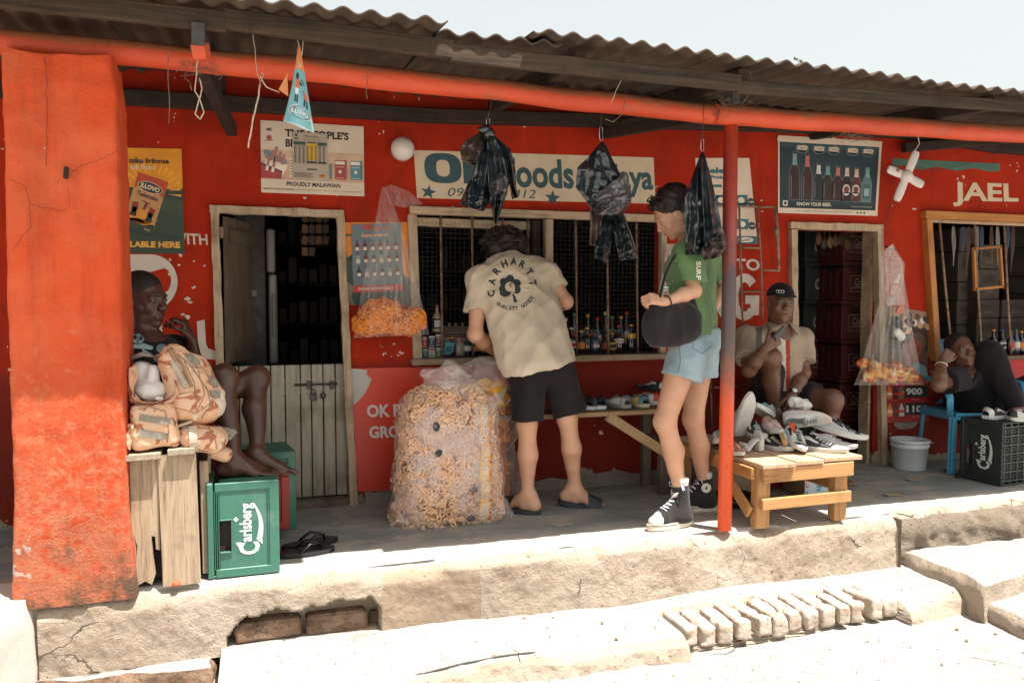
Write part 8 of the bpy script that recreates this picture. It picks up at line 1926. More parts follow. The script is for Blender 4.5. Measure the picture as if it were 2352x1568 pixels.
# ---- hanging bags ---------------------------------------------------------
def sheet_leaf(mb,Lp,Rp,Y,mat,folds=5,amp=.02,nu=46,nv=40,seed=0,depth=.05,cr=.006,back=None):
 """hanging film between two picture outlines, with pleats running down from the gathered top"""
 def at(pts,v):
  k=v*(len(pts)-1);i=min(int(k),len(pts)-2);f=k-i;f=f*f*(3-2*f)*.4+f*.6;return(pts[i][0]*(1-f)+pts[i+1][0]*f,pts[i][1]*(1-f)+pts[i+1][1]*f)
 def fn(u,v,sg=1):
  a,c=at(Lp,v),at(Rp,v);x=a[0]*(1-u)+c[0]*u;y=a[1]*(1-u)+c[1]*u;g=min(1,.25+v*1.3)
  f=amp*g*(1-abs(((u*folds+.35*math.sin(v*4+seed))%1)*2-1)*2)
  wp=(x*.0025,v*.4,y*.0025);r1=abs(nz(wp,5,seed));r2=abs(nz(wp,12,seed+3));r3=abs(nz(wp,28,seed+7))
  Yv=Y-sg*(depth*math.sin(math.pi*u)**.7*min(1,v*2.2+.08)+f)-cr*(r1*3+r2*2+r3)*sg*g
  x+=5*nz((u*3,v*4,seed),1.2)*g*0;return PY(x,y,Yv)
 mb.grid(nu,nv,lambda u,v:fn(u,v,1),mat)
 if back is not False:mb.grid(nu//2,nv//2,lambda u,v:fn(1-u,v,-.6),mat)
t=thing('snack_bag','clear plastic bag of orange corn rings hanging from a nail by the window','bag',tuple(PY(880,430,-.03)))
Yb=-.16;s=SDF(J(895,735,Yb)-.3,J(895,735,Yb)+.3,.009);s.ell(J(860,735,Yb),(.10,.075,.075),None,.04);s.ell(J(925,742,Yb),(.115,.075,.065),None,.04);s.ell(J(882,708,Yb),(.085,.06,.05),None,.04);s.ell(J(955,730,Yb),(.05,.05,.06),None,.03);s.ell(J(835,748,Yb),(.05,.06,.05),None,.03)
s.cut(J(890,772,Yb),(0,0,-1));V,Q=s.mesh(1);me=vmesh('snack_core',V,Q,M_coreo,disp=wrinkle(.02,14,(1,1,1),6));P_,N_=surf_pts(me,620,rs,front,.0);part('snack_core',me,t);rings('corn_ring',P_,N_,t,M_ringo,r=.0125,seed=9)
b=MB();sheet_leaf(b,[(876,430),(868,480),(850,560),(832,660),(818,740),(813,776)],[(884,430),(912,490),(935,560),(955,640),(976,720),(986,768)],Yb+.0,M_filmv,folds=9,amp=.010,depth=.11,cr=.004,seed=2);part('clear_film',b,t)
b=MB();sheet_leaf(b,[(880,428),(895,470),(925,478)],[(900,424),(940,440),(972,468)],-.07,M_filmv,folds=5,amp=.008,depth=.02,seed=5);part('film_tail',b,t)
t=thing('snack_bag','tall clear bag of colourful snack packets hanging beside the right doorway','bag',tuple(PY(2042,570,-.05)));Yb=-.26
b=MB();sheet_leaf(b,[(2034,572),(2022,620),(2020,690),(1995,780),(1975,850),(1962,884)],[(2048,566),(2072,612),(2085,690),(2098,770),(2112,840),(2122,884)],Yb,M_filmv,folds=8,amp=.010,depth=.10,cr=.004,seed=12);part('clear_film',b,t)
b=MB();sheet_leaf(b,[(2034,572),(2022,590),(2024,640),(2030,700)],[(2050,560),(2078,605),(2076,650),(2080,700)],Yb-.03,M_film2,folds=4,amp=.012,depth=.05,seed=15);part('film_tail',b,t)
pp=lambda a,b,sc=22:pm('printed_packet',a,b,rough=.3,scale=sc,lo=.46,hi=.54,bs=.5,bscale=40)
cl=[pp((.62,.30,.04),(.50,.07,.02)),pp((.60,.25,.03),(.62,.45,.25)),pp((.48,.10,.03),(.62,.34,.10)),pp((.55,.20,.03),(.30,.05,.02)),pp((.05,.18,.20),(.45,.40,.30)),pp((.60,.52,.42),(.45,.10,.05))]
M_py=pp((.66,.36,.04),(.56,.16,.03),14)
s=SDF(J(2042,858,Yb)-.3,J(2042,858,Yb)+.3,.009)
for qx,qy,r_ in((1995,865,.06),(2030,855,.075),(2065,858,.075),(2098,868,.055),(2048,842,.05)):s.ell(J(qx,qy,Yb),(r_*1.1,r_*.8,r_*.8),None,.03)
s.cut(J(2042,884,Yb),(0,0,-1));V,Q=s.mesh(1);part('packet_heap',vmesh('packet_heap',V,Q,M_cells,disp=wrinkle(.024,16,(1,1,1),6)),t,kind='stuff')
s=SDF(J(2070,755,Yb)-.16,J(2070,755,Yb)+.16,.009)
for qx,qy,r_ in((2062,745,.045),(2082,765,.05),(2056,772,.035)):s.ell(J(qx,qy,Yb+.02),(r_,r_*.7,r_),None,.03)
V,Q=s.mesh(1);part('packet_heap',vmesh('packet_heap',V,Q,cells('dark_packets',[(.03,.025,.02),(.45,.28,.18),(.05,.04,.03),(.55,.5,.46),(.25,.12,.07)],34),disp=wrinkle(.018,22,(1,1,1),3)),t,kind='stuff')
for i in range(9):
 qx=1982+(i*37%118);qy=834+(i*23%40);c=PY(qx,qy,Yb+.03-.03*(i%3));b=MB();b.ball((0,0,0),(.050,.024,.034),cl[(i*5)%6]if i%5==4 else cl[i%3],12,8,Matrix.Translation(c)@Matrix.Rotation(i*1.3,4,'Y')@Matrix.Rotation(i*.7,4,'Z'),jit=.10)
 b.ball((.004,-.012,.0),(.022,.012,.016),cl[(i+2)%6],10,6,Matrix.Translation(c)@Matrix.Rotation(i*1.3,4,'Y'),jit=.08);part('snack_packet',b,t)
for i,(qx,qy)in enumerate(((2040,640),(2052,665),(2046,692),(2060,640),(2066,712),(2052,735))):
 c=PY(qx,qy,Yb+.02);b=MB();b.box(c,(.055,.014,.065),(cl[0],cl[1],cl[4],cl[5],cl[2],cl[4])[i],rot=(.1*i,.2*math.sin(i*2),.3),bev=.006,jit=.004);part('snack_packet',b,t)
for i in range(9):
 c=PY(2058+(i*17%30),738+(i*13%44),Yb+.0);b=MB();b.ball((0,0,0),(.034,.02,.03),(ink(40,36,36),ink(205,160,130),ink(225,220,215),ink(90,70,60))[i%4],10,6,Matrix.Translation(c)@Matrix.Rotation(i*1.1,4,'Y'),jit=.12);part('snack_packet',b,t)
b=MB();b.tube([PY(2034,566,-.2),PY(2046,574,-.25),PY(2056,572,-.2)],.006,M_iron,6);part('tie',b,t)
t=thing('clear_bag','limp empty clear bag hanging at the window frame before the woman','bag',tuple(PY(1545,580,-.1)));b=MB()
sheet_leaf(b,[(1530,560),(1518,640),(1508,690),(1503,725)],[(1560,560),(1566,640),(1556,700),(1550,735)],-.10,film('dull_film',(.62,.52,.42),.35,.75,scale=10,stretch=(4,4,.5)),folds=5,amp=.010,depth=.03,seed=6);part('clear_film',b,t)
M_blk=pm('black_bag_film',(.012,.022,.026),(.008,.014,.018),rough=.20,scale=9,bs=.45,bscale=9,bdist=.012,spec=.9,rv=.10)
M_slv=pm('black_film_highlight',(.22,.21,.205),(.04,.04,.044),rough=.28,scale=10,metal=.55,bs=.8,bscale=22,bdist=.012,spec=.8)  # silvery leaves put highlights of the black film into the colour
M_brn=pm('brownish_film',(.10,.065,.05),(.05,.035,.03),rough=.3,scale=9,bs=.7,bscale=24,bdist=.012,spec=.8)
def hook(t,q0,q1,Y):
 b=MB();a,c=PY(q0[0],q0[1],Y),PY(q1[0],q1[1],Y);w_=.008
 b.tube([a,a+Vector((w_,0,-.008)),c+Vector((w_,0,.008)),c,c+Vector((-w_,0,.008)),a+Vector((-w_,0,-.008)),a],.0016,pm('steel_pin',(.55,.55,.56),rough=.25,metal=1),6);part('safety_pin',b,t)
Yh=-1.0
t=thing('black_bag_bunch','knotted bunch of crumpled black plastic bags hanging over the painted shop name','bag',tuple(PY(1121,290,Yh)))
hook(t,(1121,270),(1121,296),Yh)
for i,(Lp,Rp,mt,dy,sd)in enumerate((([(1108,300),(1070,322),(1056,340),(1060,368),(1085,380)],[(1122,322),(1112,330),(1108,350),(1105,368),(1100,378)],M_brn,.03,1),([(1114,318),(1100,350),(1080,410),(1062,450),(1056,470)],[(1130,318),(1140,350),(1138,420),(1128,460),(1110,486)],M_blk,.0,2),([(1120,316),(1118,350),(1122,430),(1126,470),(1136,514)],[(1140,316),(1160,350),(1170,420),(1160,460),(1140,516)],M_blk,-.04,3),([(1128,312),(1150,340),(1165,380),(1170,430),(1176,458)],[(1136,312),(1172,342),(1182,372),(1186,430),(1192,452)],M_blk,-.01,4),([(1134,400),(1128,420),(1124,440),(1130,455)],[(1160,396),(1168,410),(1166,440),(1158,462)],M_slv,-.085,5))):
 b=MB();sheet_leaf(b,Lp,Rp,Yh+dy,mt,folds=2,amp=.024,depth=.045,cr=.026,seed=sd*3.1);part('black_bag',b,t)
b=MB();b.tube([PY(1116,290,Yh),PY(1124,305,Yh-.01),PY(1122,322,Yh)],[.018,.026,.030],M_blk,12);b.ball(PY(1112,298,Yh-.01),(.03,.02,.02),M_blk,12,8,jit=.25);part('knot',b,t)
t=thing('black_bag_bunch','black plastic bags with silvery highlights hanging as a diamond over the shop name','bag',tuple(PY(1381,320,Yh)));hook(t,(1380,290),(1381,324),Yh)
for i,(Lp,Rp,mt,dy,sd)in enumerate((([(1380,326),(1352,360),(1326,385),(1322,430),(1352,470),(1370,492)],[(1388,326),(1404,360),(1430,410),(1452,450),(1440,480),(1420,498)],M_blk,.0,11),([(1352,450),(1356,480),(1354,540),(1352,562)],[(1380,460),(1384,500),(1380,550),(1370,566)],M_brn,.02,12),([(1376,440),(1368,470),(1362,485),(1366,494)],[(1436,396),(1450,440),(1450,465),(1420,492)],M_slv,-.075,13),([(1386,488),(1378,530),(1366,570),(1362,590)],[(1412,490),(1408,540),(1402,580),(1392,604)],M_blk,.02,14),([(1404,488),(1408,530),(1416,570),(1424,600)],[(1434,490),(1446,530),(1456,566),(1463,592)],M_blk,.0,15),([(1424,492),(1440,530),(1450,560)],[(1430,490),(1452,540),(1463,580)],M_slv,-.04,16))):
 b=MB();sheet_leaf(b,Lp,Rp,Yh+dy,mt,folds=2,amp=.020,depth=.05,cr=.024,seed=sd*3.1);part('black_bag',b,t)
t=thing('black_bag_bunch','glossy black plastic bags hanging in front of the woman beside the post','bag',tuple(PY(1613,345,Yh-.05)));hook(t,(1613,318),(1613,348),Yh-.05)
for i,(Lp,Rp,mt,dy,sd)in enumerate((([(1610,350),(1592,400),(1573,455),(1572,520),(1574,585)],[(1617,350),(1630,400),(1642,470),(1650,530),(1640,585)],M_blk,-.05,21),([(1612,352),(1606,420),(1612,500),(1616,560),(1622,590)],[(1618,352),(1634,410),(1650,480),(1660,530),(1664,565)],M_blk,-.10,22),([(1622,540),(1618,560),(1612,580),(1616,598)],[(1658,520),(1668,550),(1668,570),(1650,592)],M_brn,-.13,23),([(1640,540),(1644,552),(1648,560)],[(1658,536),(1667,542),(1664,552)],M_slv,-.16,24))):
 b=MB();sheet_leaf(b,Lp,Rp,Yh+dy,mt,folds=2,amp=.020,depth=.045,cr=.020,seed=sd*3.1);part('black_bag',b,t)
t=thing('paper_cone','rolled blue and orange sugar leaflet hanging from string under the eave','leaflet',tuple(PY(688,108,-1.2)));Yk=-1.22
M_cb=ink(128,188,196,.5);M_co=ink(236,150,90,.5)
def cone(u,v,lift=0):
 xl=684+(650-684)*v+4*math.sin(v*3);xr=690+(722-690)*v;yb_=108+v*(170+28*u**1.6);x=xl+(xr-xl)*u;return PY(x,yb_,Yk-(.055*math.sin(math.pi*(.15+.85*u)))*v-.004-lift)
b=MB();b.grid(20,6,lambda u,v:cone(u,v*.29),M_co);b.grid(20,20,lambda u,v:cone(u,.29+.71*v),M_cb);b.grid(20,20,lambda u,v:cone(1-u,v,-.002),M_co);sh_=part('sheet',b,t)
b=MB();P=Print(b,lambda u,v,l:cone(u,1-v,l+.001),.0007);Ws=ink(225,235,232);Dk=ink(30,60,70);Rp_=ink(226,112,84)
P.poly([(.0,.02),(.30,.04),(.6,.10),(1,.16),(1,.0),(0,0)],ink(205,228,230),1)
P.ell(.32,.62,.12,.045,Dk,2);P.poly([(.22,.58),(.50,.58),(.48,.46),(.24,.46)],Rp_,2);P.poly([(.24,.46),(.44,.46),(.42,.38),(.26,.38)],Ws,2);P.poly([(.26,.38),(.32,.38),(.30,.28),(.24,.28)],Dk,2);P.poly([(.36,.38),(.42,.38),(.42,.28),(.34,.28)],Dk,2);P.poly([(.46,.52),(.66,.50),(.64,.54),(.48,.56)],Dk,2)
P.poly([(.70,.46),(.92,.40),(.90,.32),(.74,.36)],Rp_,2);P.poly([(.74,.36),(.80,.35),(.74,.26),(.68,.27)],Dk,2);P.poly([(.84,.34),(.90,.33),(.86,.24),(.80,.25)],Dk,2);P.poly([(.62,.60),(.82,.54),(.80,.52),(.62,.57)],Dk,2)
P.ell(.52,.165,.44,.085,Ws,2);P.ell(.52,.165,.41,.075,ink(120,140,140),3);P.text('ILLOVO',.18,.135,.86,.19,Ws,4,.05);P.text('TRUSTED',.34,.20,.68,.22,Ws,4,.02);P.text('QUALITY',.36,.105,.68,.122,Ws,4,.02)
for i in range(6):P.poly([(.35+.07*i,.74),(.38+.07*i,.74),(.36+.10*i-.12,.81),(.345+.10*i-.12,.81)],Ws,1)
P.k=1;part('print',b,sh_)
b=MB();b.add([PY(640,206,Yk+.02),PY(660,168,Yk+.01),PY(662,222,Yk+.01)],[(0,1,2),(2,1,0)],M_co);part('folded_corner',b,t)
b=MB();b.tube([PY(686,72,Yk),PY(684,95,Yk),PY(688,110,Yk)],.004,M_fibre,6,flat=.4);part('string',b,t);b=MB();b.tube([PY(690,76,Yk),PY(697,88,Yk),PY(695,112,Yk),PY(693,128,Yk)],.006,pm('white_strip',(.7,.7,.7),rough=.5),6,flat=.25);part('paper_strip',b,t)
def string(label,pts,Y=-1.09,r=.0018,mat=None,n=1):
 b=MB();L=[PY(x,y,Y)for x,y in pts];Q=[]
 for i in range(len(L)-1):
  for k in range(4):v=L[i]*(1-k/4)+L[i+1]*k/4;Q.append(v+Vector((nz(v,30),nz(v,30,4),0))*.003)
 Q.append(L[-1]);b.tube(Q,r,mat or M_wire,5);solo('string',b,label,'string')
string('frayed twin string hanging left of the looped cord under the beam',[(388,112),(385,150),(388,200),(390,250),(388,284)]);string('knotted looped cord hanging at the left wooden strut',[(454,130),(450,180),(448,210),(462,235),(468,258),(458,274),(448,262),(456,235),(464,205),(458,180)],r=.0026,mat=M_fibre)
string('thin curled thread left of the looped cord',[(430,150),(425,180),(438,190),(442,210),(436,196)],r=.001);string('long pale strip knotted on the beam left of the paper leaflet',[(598,190),(592,230),(580,280),(570,340)],r=.0035,mat=M_fibre,Y=-1.12)
string('double string from the eave down to the knot beside the leaflet',[(579,52),(585,110),(590,170),(598,190),(606,170),(600,168)],Y=-1.12,mat=M_fibre);string('pale string tying the leaflet corner to the beam knot',[(596,172),(612,200),(622,205),(642,212)],Y=-1.14,mat=M_fibre,r=.0025)
string('short frayed string on the beam right of the leaflet',[(842,170),(843,190),(841,215),(843,228)]);string('dark wire loop holding the first black bag bunch',[(1126,192),(1128,235),(1121,270)],Y=-1.03,mat=M_iron);string('dark wire holding the diamond black bags',[(1384,215),(1382,255),(1380,290)],Y=-1.03,mat=M_iron)
string('pale fibre running from the eave to the beam above the diamond bags',[(1434,165),(1424,190),(1404,236)],Y=-1.2,mat=M_fibre);string('tangled cord sagging from the beam beside the diamond bags',[(1436,232),(1430,262),(1408,280),(1390,274)],Y=-1.08);string('dark wire holding the bags beside the post',[(1617,238),(1615,280),(1613,318)],Y=-1.07,mat=M_iron)
string('loose wire loop over the fascia above the post',[(1722,158),(1728,190),(1722,215),(1704,240)],Y=-1.3);string('frayed fibre tuft hanging under the beam near the beer poster',[(2106,300),(2112,330),(2098,352)],Y=-1.05,mat=M_fibre,r=.0025)
for(x,y,l_)in((1680,236,'dusty nest of fibres packed round the head of the post'),(1660,262,'fibre tangle under the beam just left of the post'),(1960,316,'dusty fibre mat clinging under the beam right of the post'),(460,160,'fibre tuft stuck above the left wooden strut')):
 b=MB();rs_=random.Random(x);c=PY(x,y,-1.07)
 for k in range(46):
  p=c+Vector((rs_.gauss(0,.045),rs_.uniform(-.02,.02),rs_.gauss(0,.014)));q=Vector((rs_.uniform(-1,1),rs_.uniform(-.3,.3),rs_.uniform(-.6,.6)))*.025;b.tube([p-q,p+Vector((0,-.005,rs_.uniform(-.008,.008))),p+q],.0010,M_wire,4,False)
 solo('fibre_tuft',b,l_,'debris',kind='stuff')
t=thing('bush','bare leafy twig top showing above the corrugated roof edge','bush',(7.4,6.0,0));b=MB();rs_=random.Random(8);c=PY(1832,172,6.0)
def tw(p,d,l,r,k):
 q=p+d*l;b.tube([p,(p+q)/2+Vector((rs_.uniform(-.02,.02),0,.01)),q],[r,r*.8,r*.6],M_wire,5)
 if k>0:
  for _ in range(3):tw(q,(d+Vector((rs_.uniform(-.9,.9),rs_.uniform(-.3,.3),rs_.uniform(-.2,.6)))).normalized(),l*rs_.uniform(.5,.8),r*.6,k-1)
 else:b.ball(q,(.012,.008,.018),ink(90,96,60),6,4)
b.tube([(c.x,6.0,0),tuple(c)],[.02,.008],M_wire,6);tw(c,Vector((.2,0,1)).normalized(),.10,.007,3);part('branch',b,t)
# ------ goods in the windows
def bottle(label,x,y,z,h,r,glass,cap,lab,lab2=None,group=None,sh=1.0,lh=(.25,.5)):
 t=thing('bottle',label,'bottle',(x,y,z),group=group);b=MB()
 b.lathe([(r*.9,0),(r,.006),(r,h*.52),(r*.82,h*.60),(r*.42,h*.72),(r*.34,h*.80),(r*.34,h*.93),(r*.30,h*.935)],glass,18);part('glass',b,t,world=False)
 b=MB();b.lathe([(r*.42,h*.92),(r*.42,h*1.0),(r*.2,h*1.003)],cap,14);part('cap',b,t,world=False)
 if lab:
  b=MB();n=12;vs=[]
  for zz in(h*lh[0],h*lh[1]):
   for k in range(n):a=-math.pi*.95+math.pi*.9*k/(n-1)-.0;vs.append((r*1.015*math.cos(a),r*1.015*math.sin(a),zz))
  b.add(vs,[(k,k+1,n+k+1,n+k)for k in range(n-1)],lab,True)
  if lab2:
   vs=[]
   for zz in(h*(lh[0]+.06),h*(lh[1]-.07)):
    for k in range(n):a=-math.pi*.75+math.pi*.45*k/(n-1);vs.append((r*1.03*math.cos(a),r*1.03*math.sin(a),zz))
   b.add(vs,[(k,k+1,n+k+1,n+k)for k in range(n-1)],lab2,True)
  part('label',b,t,world=False)
def gls(name,c,r=.08):return pm(name,c,tuple(x*.7 for x in c),rough=r,scale=9,spec=.8,coat=.5)
Gbr,Gbk,Gbl,Ggr,Gcr=gls('brown_glass',(.045,.018,.01)),gls('black_glass',(.012,.010,.012)),gls('blue_glass',(.03,.06,.09)),gls('green_glass',(.02,.06,.035)),gls('cream_bottle',(.48,.38,.27),.3)
Cy,Cw,Cr,Ct,Cg=ink(226,160,50),ink(215,200,170),ink(190,50,40),ink(50,120,130),ink(60,140,90)
Lw,Lo,Ly,Lm=ink(210,210,205),ink(220,130,30),ink(215,175,60),ink(180,60,50);sz_=w1[2]+.014;yb_=.085
shf=MB();shf.box(((w1[0]+w1[1])/2,.17,w1[2]-.004),(w1[1]-w1[0],.22,.022),M_bench_old);part('shelf',shf,shop)
def at_x(q):return PY(q,800,yb_).x
def hpx(y):return PY(1300,y,yb_).z-sz_
for(q,y,r_,g_,c_,l1,l2,lh,lb)in((1297,752,.030,Gbr,Ct,Lm,None,(.45,.62),'tall bottle with teal cap and red label behind the elbow of the leaning man'),(1312,752,.030,Gbk,Cw,Lw,Cr,(.22,.48),'dark bottle with pale cap and white label in the window row'),(1334,760,.029,Gbr,Cy,Lo,None,(.22,.48),'bottle with orange label and yellow cap, second from the white-labelled one'),(1347,752,.028,Gbk,Cy,None,None,None,'tall black bottle with yellow cap and no label'),(1366,758,.033,Gbl,Gbl,Gbl,Lw,(.2,.45),'blue bottle lettered white in the middle of the window row'),(1391,762,.032,Gbr,Gbr,Lm,None,(.2,.45),'brown bottle with dark red label behind a window bar'),(1405,766,.030,Gbr,Cy,Ly,Bk,(.18,.52),'bottle with yellow patterned label and yellow cap'),(1421,748,.031,Gbk,Cr,Lw,Cr,(.36,.52),'tall dark bottle with red cap and oval white label'),(1449,746,.028,Gbk,Cy,Ly,None,(.50,.68),'rightmost tall bottle in this window, yellow cap and yellow neck label')):
 bottle(lb,at_x(q),yb_,sz_,hpx(y),r_,g_,c_,l1,l2,lh=lh or(.2,.5))
for(q,y,r_,g_,c_,l1,lb)in((1074,768,.028,Gbl,Cr,Lw,'blue bottle with red cap at left of the leaning arm'),(1092,770,.026,Gbk,Cr,Ly,'dark bottle with narrow yellow label beside the forearm'),(1112,772,.033,Gbr,Cy,Ly,'brown bottle with buff label under the forearm'),(1128,772,.028,Gbk,Cw,Ct,'dark bottle with teal label nearest the forearm of the leaning man'),(1057,768,.033,Gcr,Cr,None,'cream bottle with coppery cap next to the blue one'),(1040,770,.030,Gbr,Cy,None,'brown bottle behind the folded blue card')):
 bottle(lb,at_x(q),yb_+.015,sz_,hpx(y),r_,g_,c_,l1,lh=(.25,.5))
bottle('squat cream liqueur bottle with dark label standing on the cigarette packs',at_x(1004),yb_,PY(1004,762,yb_).z,PY(1004,700,yb_).z-PY(1004,762,yb_).z,.028,Gcr,ink(150,90,60),Bk,Lw,lh=(.12,.5))
for i,q in enumerate((1084,1105,1306,1325,1357,1379,1398,1413,1434,1447)):
 bottle(('first','second','third','fourth','fifth','sixth','seventh','eighth','ninth','tenth')[i]+' bottle from the left in the back row of the middle window',at_x(q)+.01,yb_+.075,sz_,.235+.02*math.sin(i*2.3),.028,(Gbr,Gbk,Gbl)[i%3],(Cy,Cr,Cw,Cg)[i%4],(Lo,Lw,None,Lm)[i%4],group='back row of bottles in the window')
pk_=[(968,982,772,800,Cr,'red cigarette pack on top of the green one'),(984,1000,770,798,ink(40,80,100),'blue cigarette pack with a picture in the upper row'),(1000,1016,766,796,ink(96,34,44),'maroon cigarette pack under the cream bottle'),(970,984,800,826,ink(60,104,96),'teal cigarette pack at the lower left of the pile'),(984.5,1000,798,826,Lw,'white and red pack with an Africa shape'),(1001,1016,797,826,ink(84,140,90),'green cigarette pack in the lower row')]
for(x0,x1,y0,y1,c_,lb)in pk_:
 a,d=PY(x0,y0,.06),PY(x1,y1,.06);t=thing('cigarette_pack',lb,'pack',((a.x+d.x)/2,.075,d.z));b=MB();b.box(((a.x+d.x)/2,.078,(a.z+d.z)/2),(d.x-a.x-.002,.03,a.z-d.z-.002),c_,bev=.002);part('body',b,t)
 b=MB();Pq=Print(b,lambda u,v,l,a=a,d=d:Vector((a.x+(d.x-a.x)*u,.0628-l,d.z+(a.z-d.z)*v)),.0006);Pq.rect(.1,.78,.9,.93,Lw if c_ is not Lw else Cr,1);Pq.rect(.15,.12,.85,.16,Lw if c_ is not Lw else Bk,1);Pq.star(.5,.42,.16,Lw if c_ is not Lw else Bk,.5,.9,.3,6,1);Pq.rect(.2,.62,.8,.68,Lw if c_ is not Lw else Cr,1);part('print',b,t)
b=MB();c=PY(1031,800,.07);b.box((c.x,.07,c.z),(.055,.004,.075),ink(90,170,190),rot=(.2,.15,0));P=Print(b,lambda u,v,l:Vector((c.x-.025+.05*u,.064-l,c.z-.035+.07*v)),.0005);P.text('K3',.2,.3,.8,.7,Bk,1,.02,.2);solo('price_card',b,'folded blue handwritten price card among the bottles','card')
t=thing('egg_tray_stack','stack of grey-brown cardboard egg trays behind the window mesh','egg trays',(PY(1040,760,.17).x,.17,sz_));Mcd=pm('pulp_board',(.26,.20,.15),(.20,.15,.11),rough=.95,scale=20,bs=.4)
for k in range(7):
 b=MB();b.box((PY(1036,760,.17).x,.17,sz_+.115+k*.009),(.18,.12,.005),Mcd,bev=.001)
 for i in range(4):
  if k==6:b.lathe([(.012,0),(.007,.022),(.001,.026)],Mcd,8,Matrix.Translation((PY(1036,760,.17).x-.06+.04*i,.13,sz_+.115+k*.009)))
 part('tray',b,t)
b=MB();b.box((PY(1036,760,.17).x,.17,sz_+.055),(.17,.11,.105),M_card);solo('cardboard_box',b,'brown carton carrying the egg trays behind the bottles','box')
for i,(q0,q1)in enumerate(((1326,1343),(1352,1368),(1384,1412))):
 a,d=PY(q0,757,.16),PY(q1,757,.16);b=MB();b.box(((a.x+d.x)/2,.16,(sz_+a.z)/2),(d.x-a.x,.08,a.z-sz_),(ink(70,90,90),ink(150,50,44),ink(120,60,40))[i]);b.box(((a.x+d.x)/2,.158,a.z-.006),(d.x-a.x+.004,.084,.014),ink(96,130,70));solo('jar',b,('green-lidded jar behind the orange-labelled bottle','green-lidded red jar behind the blue bottle','wide green-lidded jar behind the yellow-labelled bottle')[i],'jar')
s2=w2[2]+.002
for(q,y,r_,g_,c_,l1,l2,lb)in((2281,756,.029,Gbk,Cy,Lo,None,'black bottle with yellow cap and orange label, leftmost in the right window'),(2301,757,.029,Gbk,Ct,Lw,Bk,'dark bottle with blue cap and white lettering in the right window'),(2321,760,.028,Gbr,Gbr,Lm,None,'brown bottle with red label in the right window'),(2333,757,.028,Gbl,Cg,Lw,None,'bottle with green cap and pale label in the right window'),(2345,760,.027,Gbk,Cy,Lo,None,'bottle with yellow cap and orange label near the frame edge'),(2362,756,.03,ink(200,80,40),Cw,Lm,None,'orange bottle with white cap cut by the frame edge')):
 x=PY(q,790,.09).x;zt2=PY(q,y,.09).z;bottle(lb,x,.09,s2,zt2-s2,r_,g_,c_,l1,l2)
b=MB();c=PY(2262,800,.1);b.box((c.x,.1,s2+.03),(.06,.05,.06),Lw,bev=.004);solo('small_packet',b,'small white packet on the sill left of the bottles','packet')
for i in range(9):
 q=2190+i*17+(5 if i%2 else 0);a=PY(q,520,.35);ln=(.30,.20,.38,.42,.26,.33,.30,.22,.36)[i];b=MB();b.grid(4,12,lambda u,v:Vector((a.x-.012+.024*u+.01*math.sin(v*2+i),.35+.008*math.sin(u*3+v*5),a.z-ln*v)),(ink(150,140,130),ink(60,84,110),ink(90,60,50))[i%3],False)
 solo('hanging_strip',b,('first','second','third','fourth','fifth','sixth','seventh','eighth','ninth')[i]+' long narrow goods strip from the left inside the right window','strip',group='strips hanging inside the right window')
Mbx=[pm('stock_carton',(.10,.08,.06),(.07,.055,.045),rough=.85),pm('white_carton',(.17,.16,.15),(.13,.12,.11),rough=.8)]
nb=0
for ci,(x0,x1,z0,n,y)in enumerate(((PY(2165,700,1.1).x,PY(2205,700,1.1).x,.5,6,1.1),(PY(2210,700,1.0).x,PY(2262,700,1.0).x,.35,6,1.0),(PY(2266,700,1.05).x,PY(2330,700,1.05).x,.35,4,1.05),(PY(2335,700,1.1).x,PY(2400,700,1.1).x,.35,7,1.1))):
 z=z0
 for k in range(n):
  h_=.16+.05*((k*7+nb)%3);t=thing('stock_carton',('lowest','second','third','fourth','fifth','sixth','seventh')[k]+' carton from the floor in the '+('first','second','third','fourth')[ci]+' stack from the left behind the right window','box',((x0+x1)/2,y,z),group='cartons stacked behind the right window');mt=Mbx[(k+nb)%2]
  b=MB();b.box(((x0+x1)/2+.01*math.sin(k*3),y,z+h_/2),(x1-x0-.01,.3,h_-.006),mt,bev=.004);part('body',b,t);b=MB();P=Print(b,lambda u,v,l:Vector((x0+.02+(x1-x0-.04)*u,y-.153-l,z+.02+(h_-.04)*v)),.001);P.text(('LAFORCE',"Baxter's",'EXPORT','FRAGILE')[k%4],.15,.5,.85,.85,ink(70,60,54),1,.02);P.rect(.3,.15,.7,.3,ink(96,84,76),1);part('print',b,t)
  z+=h_;nb+=1
b=MB();b.box(((PY(2165,700,1.1).x+PY(2400,700,1.1).x)/2+.1,1.1,.17),(1.1,.5,.34),M_bench_old);solo('stock_shelf',b,'low dark shelf under the stacked cartons of the right room','shelf')
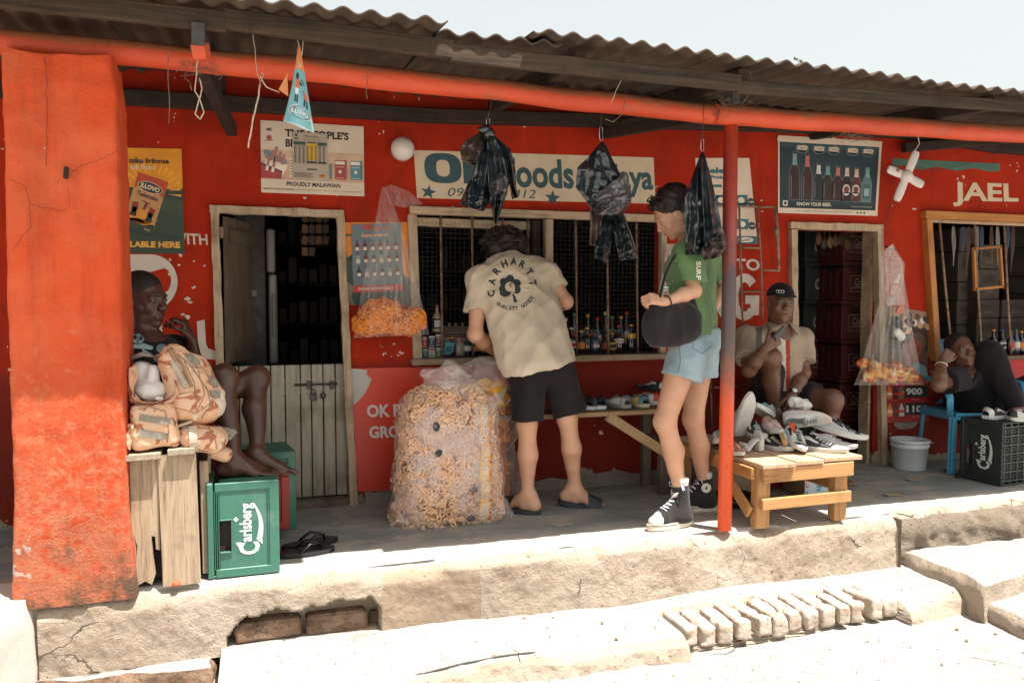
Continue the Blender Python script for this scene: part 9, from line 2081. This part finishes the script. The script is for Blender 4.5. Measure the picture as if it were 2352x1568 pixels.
# ---- room behind the second door: crate stacks
zc_=0;k=0
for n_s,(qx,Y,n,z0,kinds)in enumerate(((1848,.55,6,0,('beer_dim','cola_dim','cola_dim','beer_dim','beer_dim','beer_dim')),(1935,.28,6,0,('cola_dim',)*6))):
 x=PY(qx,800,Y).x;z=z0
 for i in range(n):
  kd=kinds[i];crate('stacked_crate',('red drinks crate, ' if kd=='cola_dim' else 'dark beer crate, ')+('lowest','second up','third up','third from top','second from top','topmost')[i]+' in the '+('left' if n_s==0 else 'nearer right')+' stack inside the right doorway',Matrix.Translation((x,Y+.01*(i%2),z))@Matrix.Rotation(R(2*(i%2)-1),4,'Z'),M_cdim if kd=='cola_dim' else M_cdark,logo=kd,group='crates stacked inside the right doorway',detail=False);z+=.283
b=MB();c=PY(1840,640,.8);b.box((c.x,.8,c.z),(.16,.1,.24),Mbx[1]);b.prism([(c.x-.01,c.z-.05),(c.x+.01,c.z-.05),(c.x+.01,c.z+.02),(c.x+.03,c.z+.02),(c.x,c.z+.06),(c.x-.03,c.z+.02),(c.x-.01,c.z+.02)],.742,.746,M_dark);solo('stock_carton',b,'white carton with an up arrow inside the right doorway','box')
b=MB();b.box((c.x,.8,(c.z-.12)/2),(.2,.2,c.z-.12),Mbx[0]);solo('stock_carton',b,'tall brown carton under the arrow box inside the right doorway','box')
for i in range(7):
 c=PY(1880+i*13,548+(i*11%14),.30);b=MB();b.ball(c,(.03,.012,.045),(ink(90,50,30),ink(60,44,36),ink(110,84,60))[i%3],8,6,jit=.12);b.tube([c+Vector((0,0,.04)),c+Vector((0,0,.14))],.0015,M_wire,4);solo('hanging_packet',b,('first','second','third','fourth','fifth','sixth','seventh')[i]+' snack packet from the left hanging at the top of the right doorway','packet',group='packets hanging inside the right doorway')
# ---- room behind the half door: fridge, shelf
t=thing('fridge','tall pale fridge door edge standing open inside the left doorway','fridge',tuple(PY(625,830,.75)));Mf=pm('fridge_enamel',(.30,.28,.25),(.24,.22,.20),rough=.4);a=PY(612,600,.7);c=PY(636,600,.7)
zt0,zm,zb0=PY(622,524,.7).z,PY(622,628,.7).z,PY(622,836,.7).z
b=MB();b.box(((a.x+c.x)/2-.004,.9,(zt0+zm)/2),(c.x-a.x-.012,.44,zt0-zm-.01),Mf,bev=.01);part('upper_door',b,t);b=MB();b.box(((a.x+c.x)/2+.004,.9,(zm+zb0)/2),(c.x-a.x-.012,.44,zm-zb0-.01),Mf,bev=.01);part('lower_door',b,t);b=MB();b.box(((a.x+c.x)/2+.008,.66,(zm+zb0)/2+.02),(.018,.02,.26),Mf,bev=.005);part('handle',b,t)
b=MB();b.box(((a.x+c.x)/2-.13,1.0,zb0/2+.85),(.20,.40,1.5+zb0*.1),M_iron,bev=.01);part('body',b,t)
b=MB();P=Print(b,lambda u,v,l:Vector((a.x-.20+.14*u,.79-l,PY(585,680,.7).z+.14*v)),.001);P.text('EL',0,0,1,1,Mf,1,.06);part('lettering',b,t)
shelf=thing('stock_shelf','dark wooden goods shelf deep inside the left doorway','shelf',(PY(720,700,1.8).x,1.8,0))
for k in range(6):
 z=.35+k*.30;b=MB();b.box((PY(720,700,1.8).x,1.9,z),(1.0,.3,.025),M_dark);part('board',b,shelf)
 b=MB();rs_=random.Random(k)
 for i in range(13):h_=rs_.uniform(.08,.2);b.box((PY(720,700,1.8).x-.45+i*.075,1.85,z+.013+h_/2),(.06,.08,h_),rs_.choice((ink(36,28,24),ink(46,38,32),ink(30,26,30),M_bench_leg,ink(40,20,18))),bev=.004)
 part('shelf_goods',b,shelf,kind='stuff')
for i in range(14):
 c=PY(700+(i%4)*16,500+(i//4)*26,.5);b=MB();b.box(c,(.035,.008,.05),(ink(120,90,60),ink(90,70,60))[i%2],rot=(0,.1*(i%3),.2));b.tube([c+Vector((0,0,.025)),c+Vector((0,0,.05))],.001,M_wire,4);solo('hanging_packet',b,'sachet in '+('first','second','third','fourth')[i%4]+' strip from the left, '+('top','second','third','bottom')[i//4]+' of its strip, inside the left doorway','packet',group='sachets hanging inside the left doorway')
shelf=thing('stock_shelf','dark goods shelves deep behind the barred window','shelf',((w1[0]+w1[1])/2,1.7,0))
for k in range(6):
 z=.45+k*.30;b=MB();b.box(((w1[0]+w1[1])/2+.2,1.8,z),(2.2,.3,.025),M_dark);part('board',b,shelf);b=MB();rs_=random.Random(k+20)
 for i in range(24):h_=rs_.uniform(.08,.21);b.box(((w1[0]+w1[1])/2-.85+i*.09,1.75,z+.013+h_/2),(.07,.08,h_),rs_.choice((ink(32,26,22),ink(40,34,28),ink(42,22,20),M_dark,ink(34,20,18))),bev=.004)
 part('shelf_goods',b,shelf,kind='stuff')
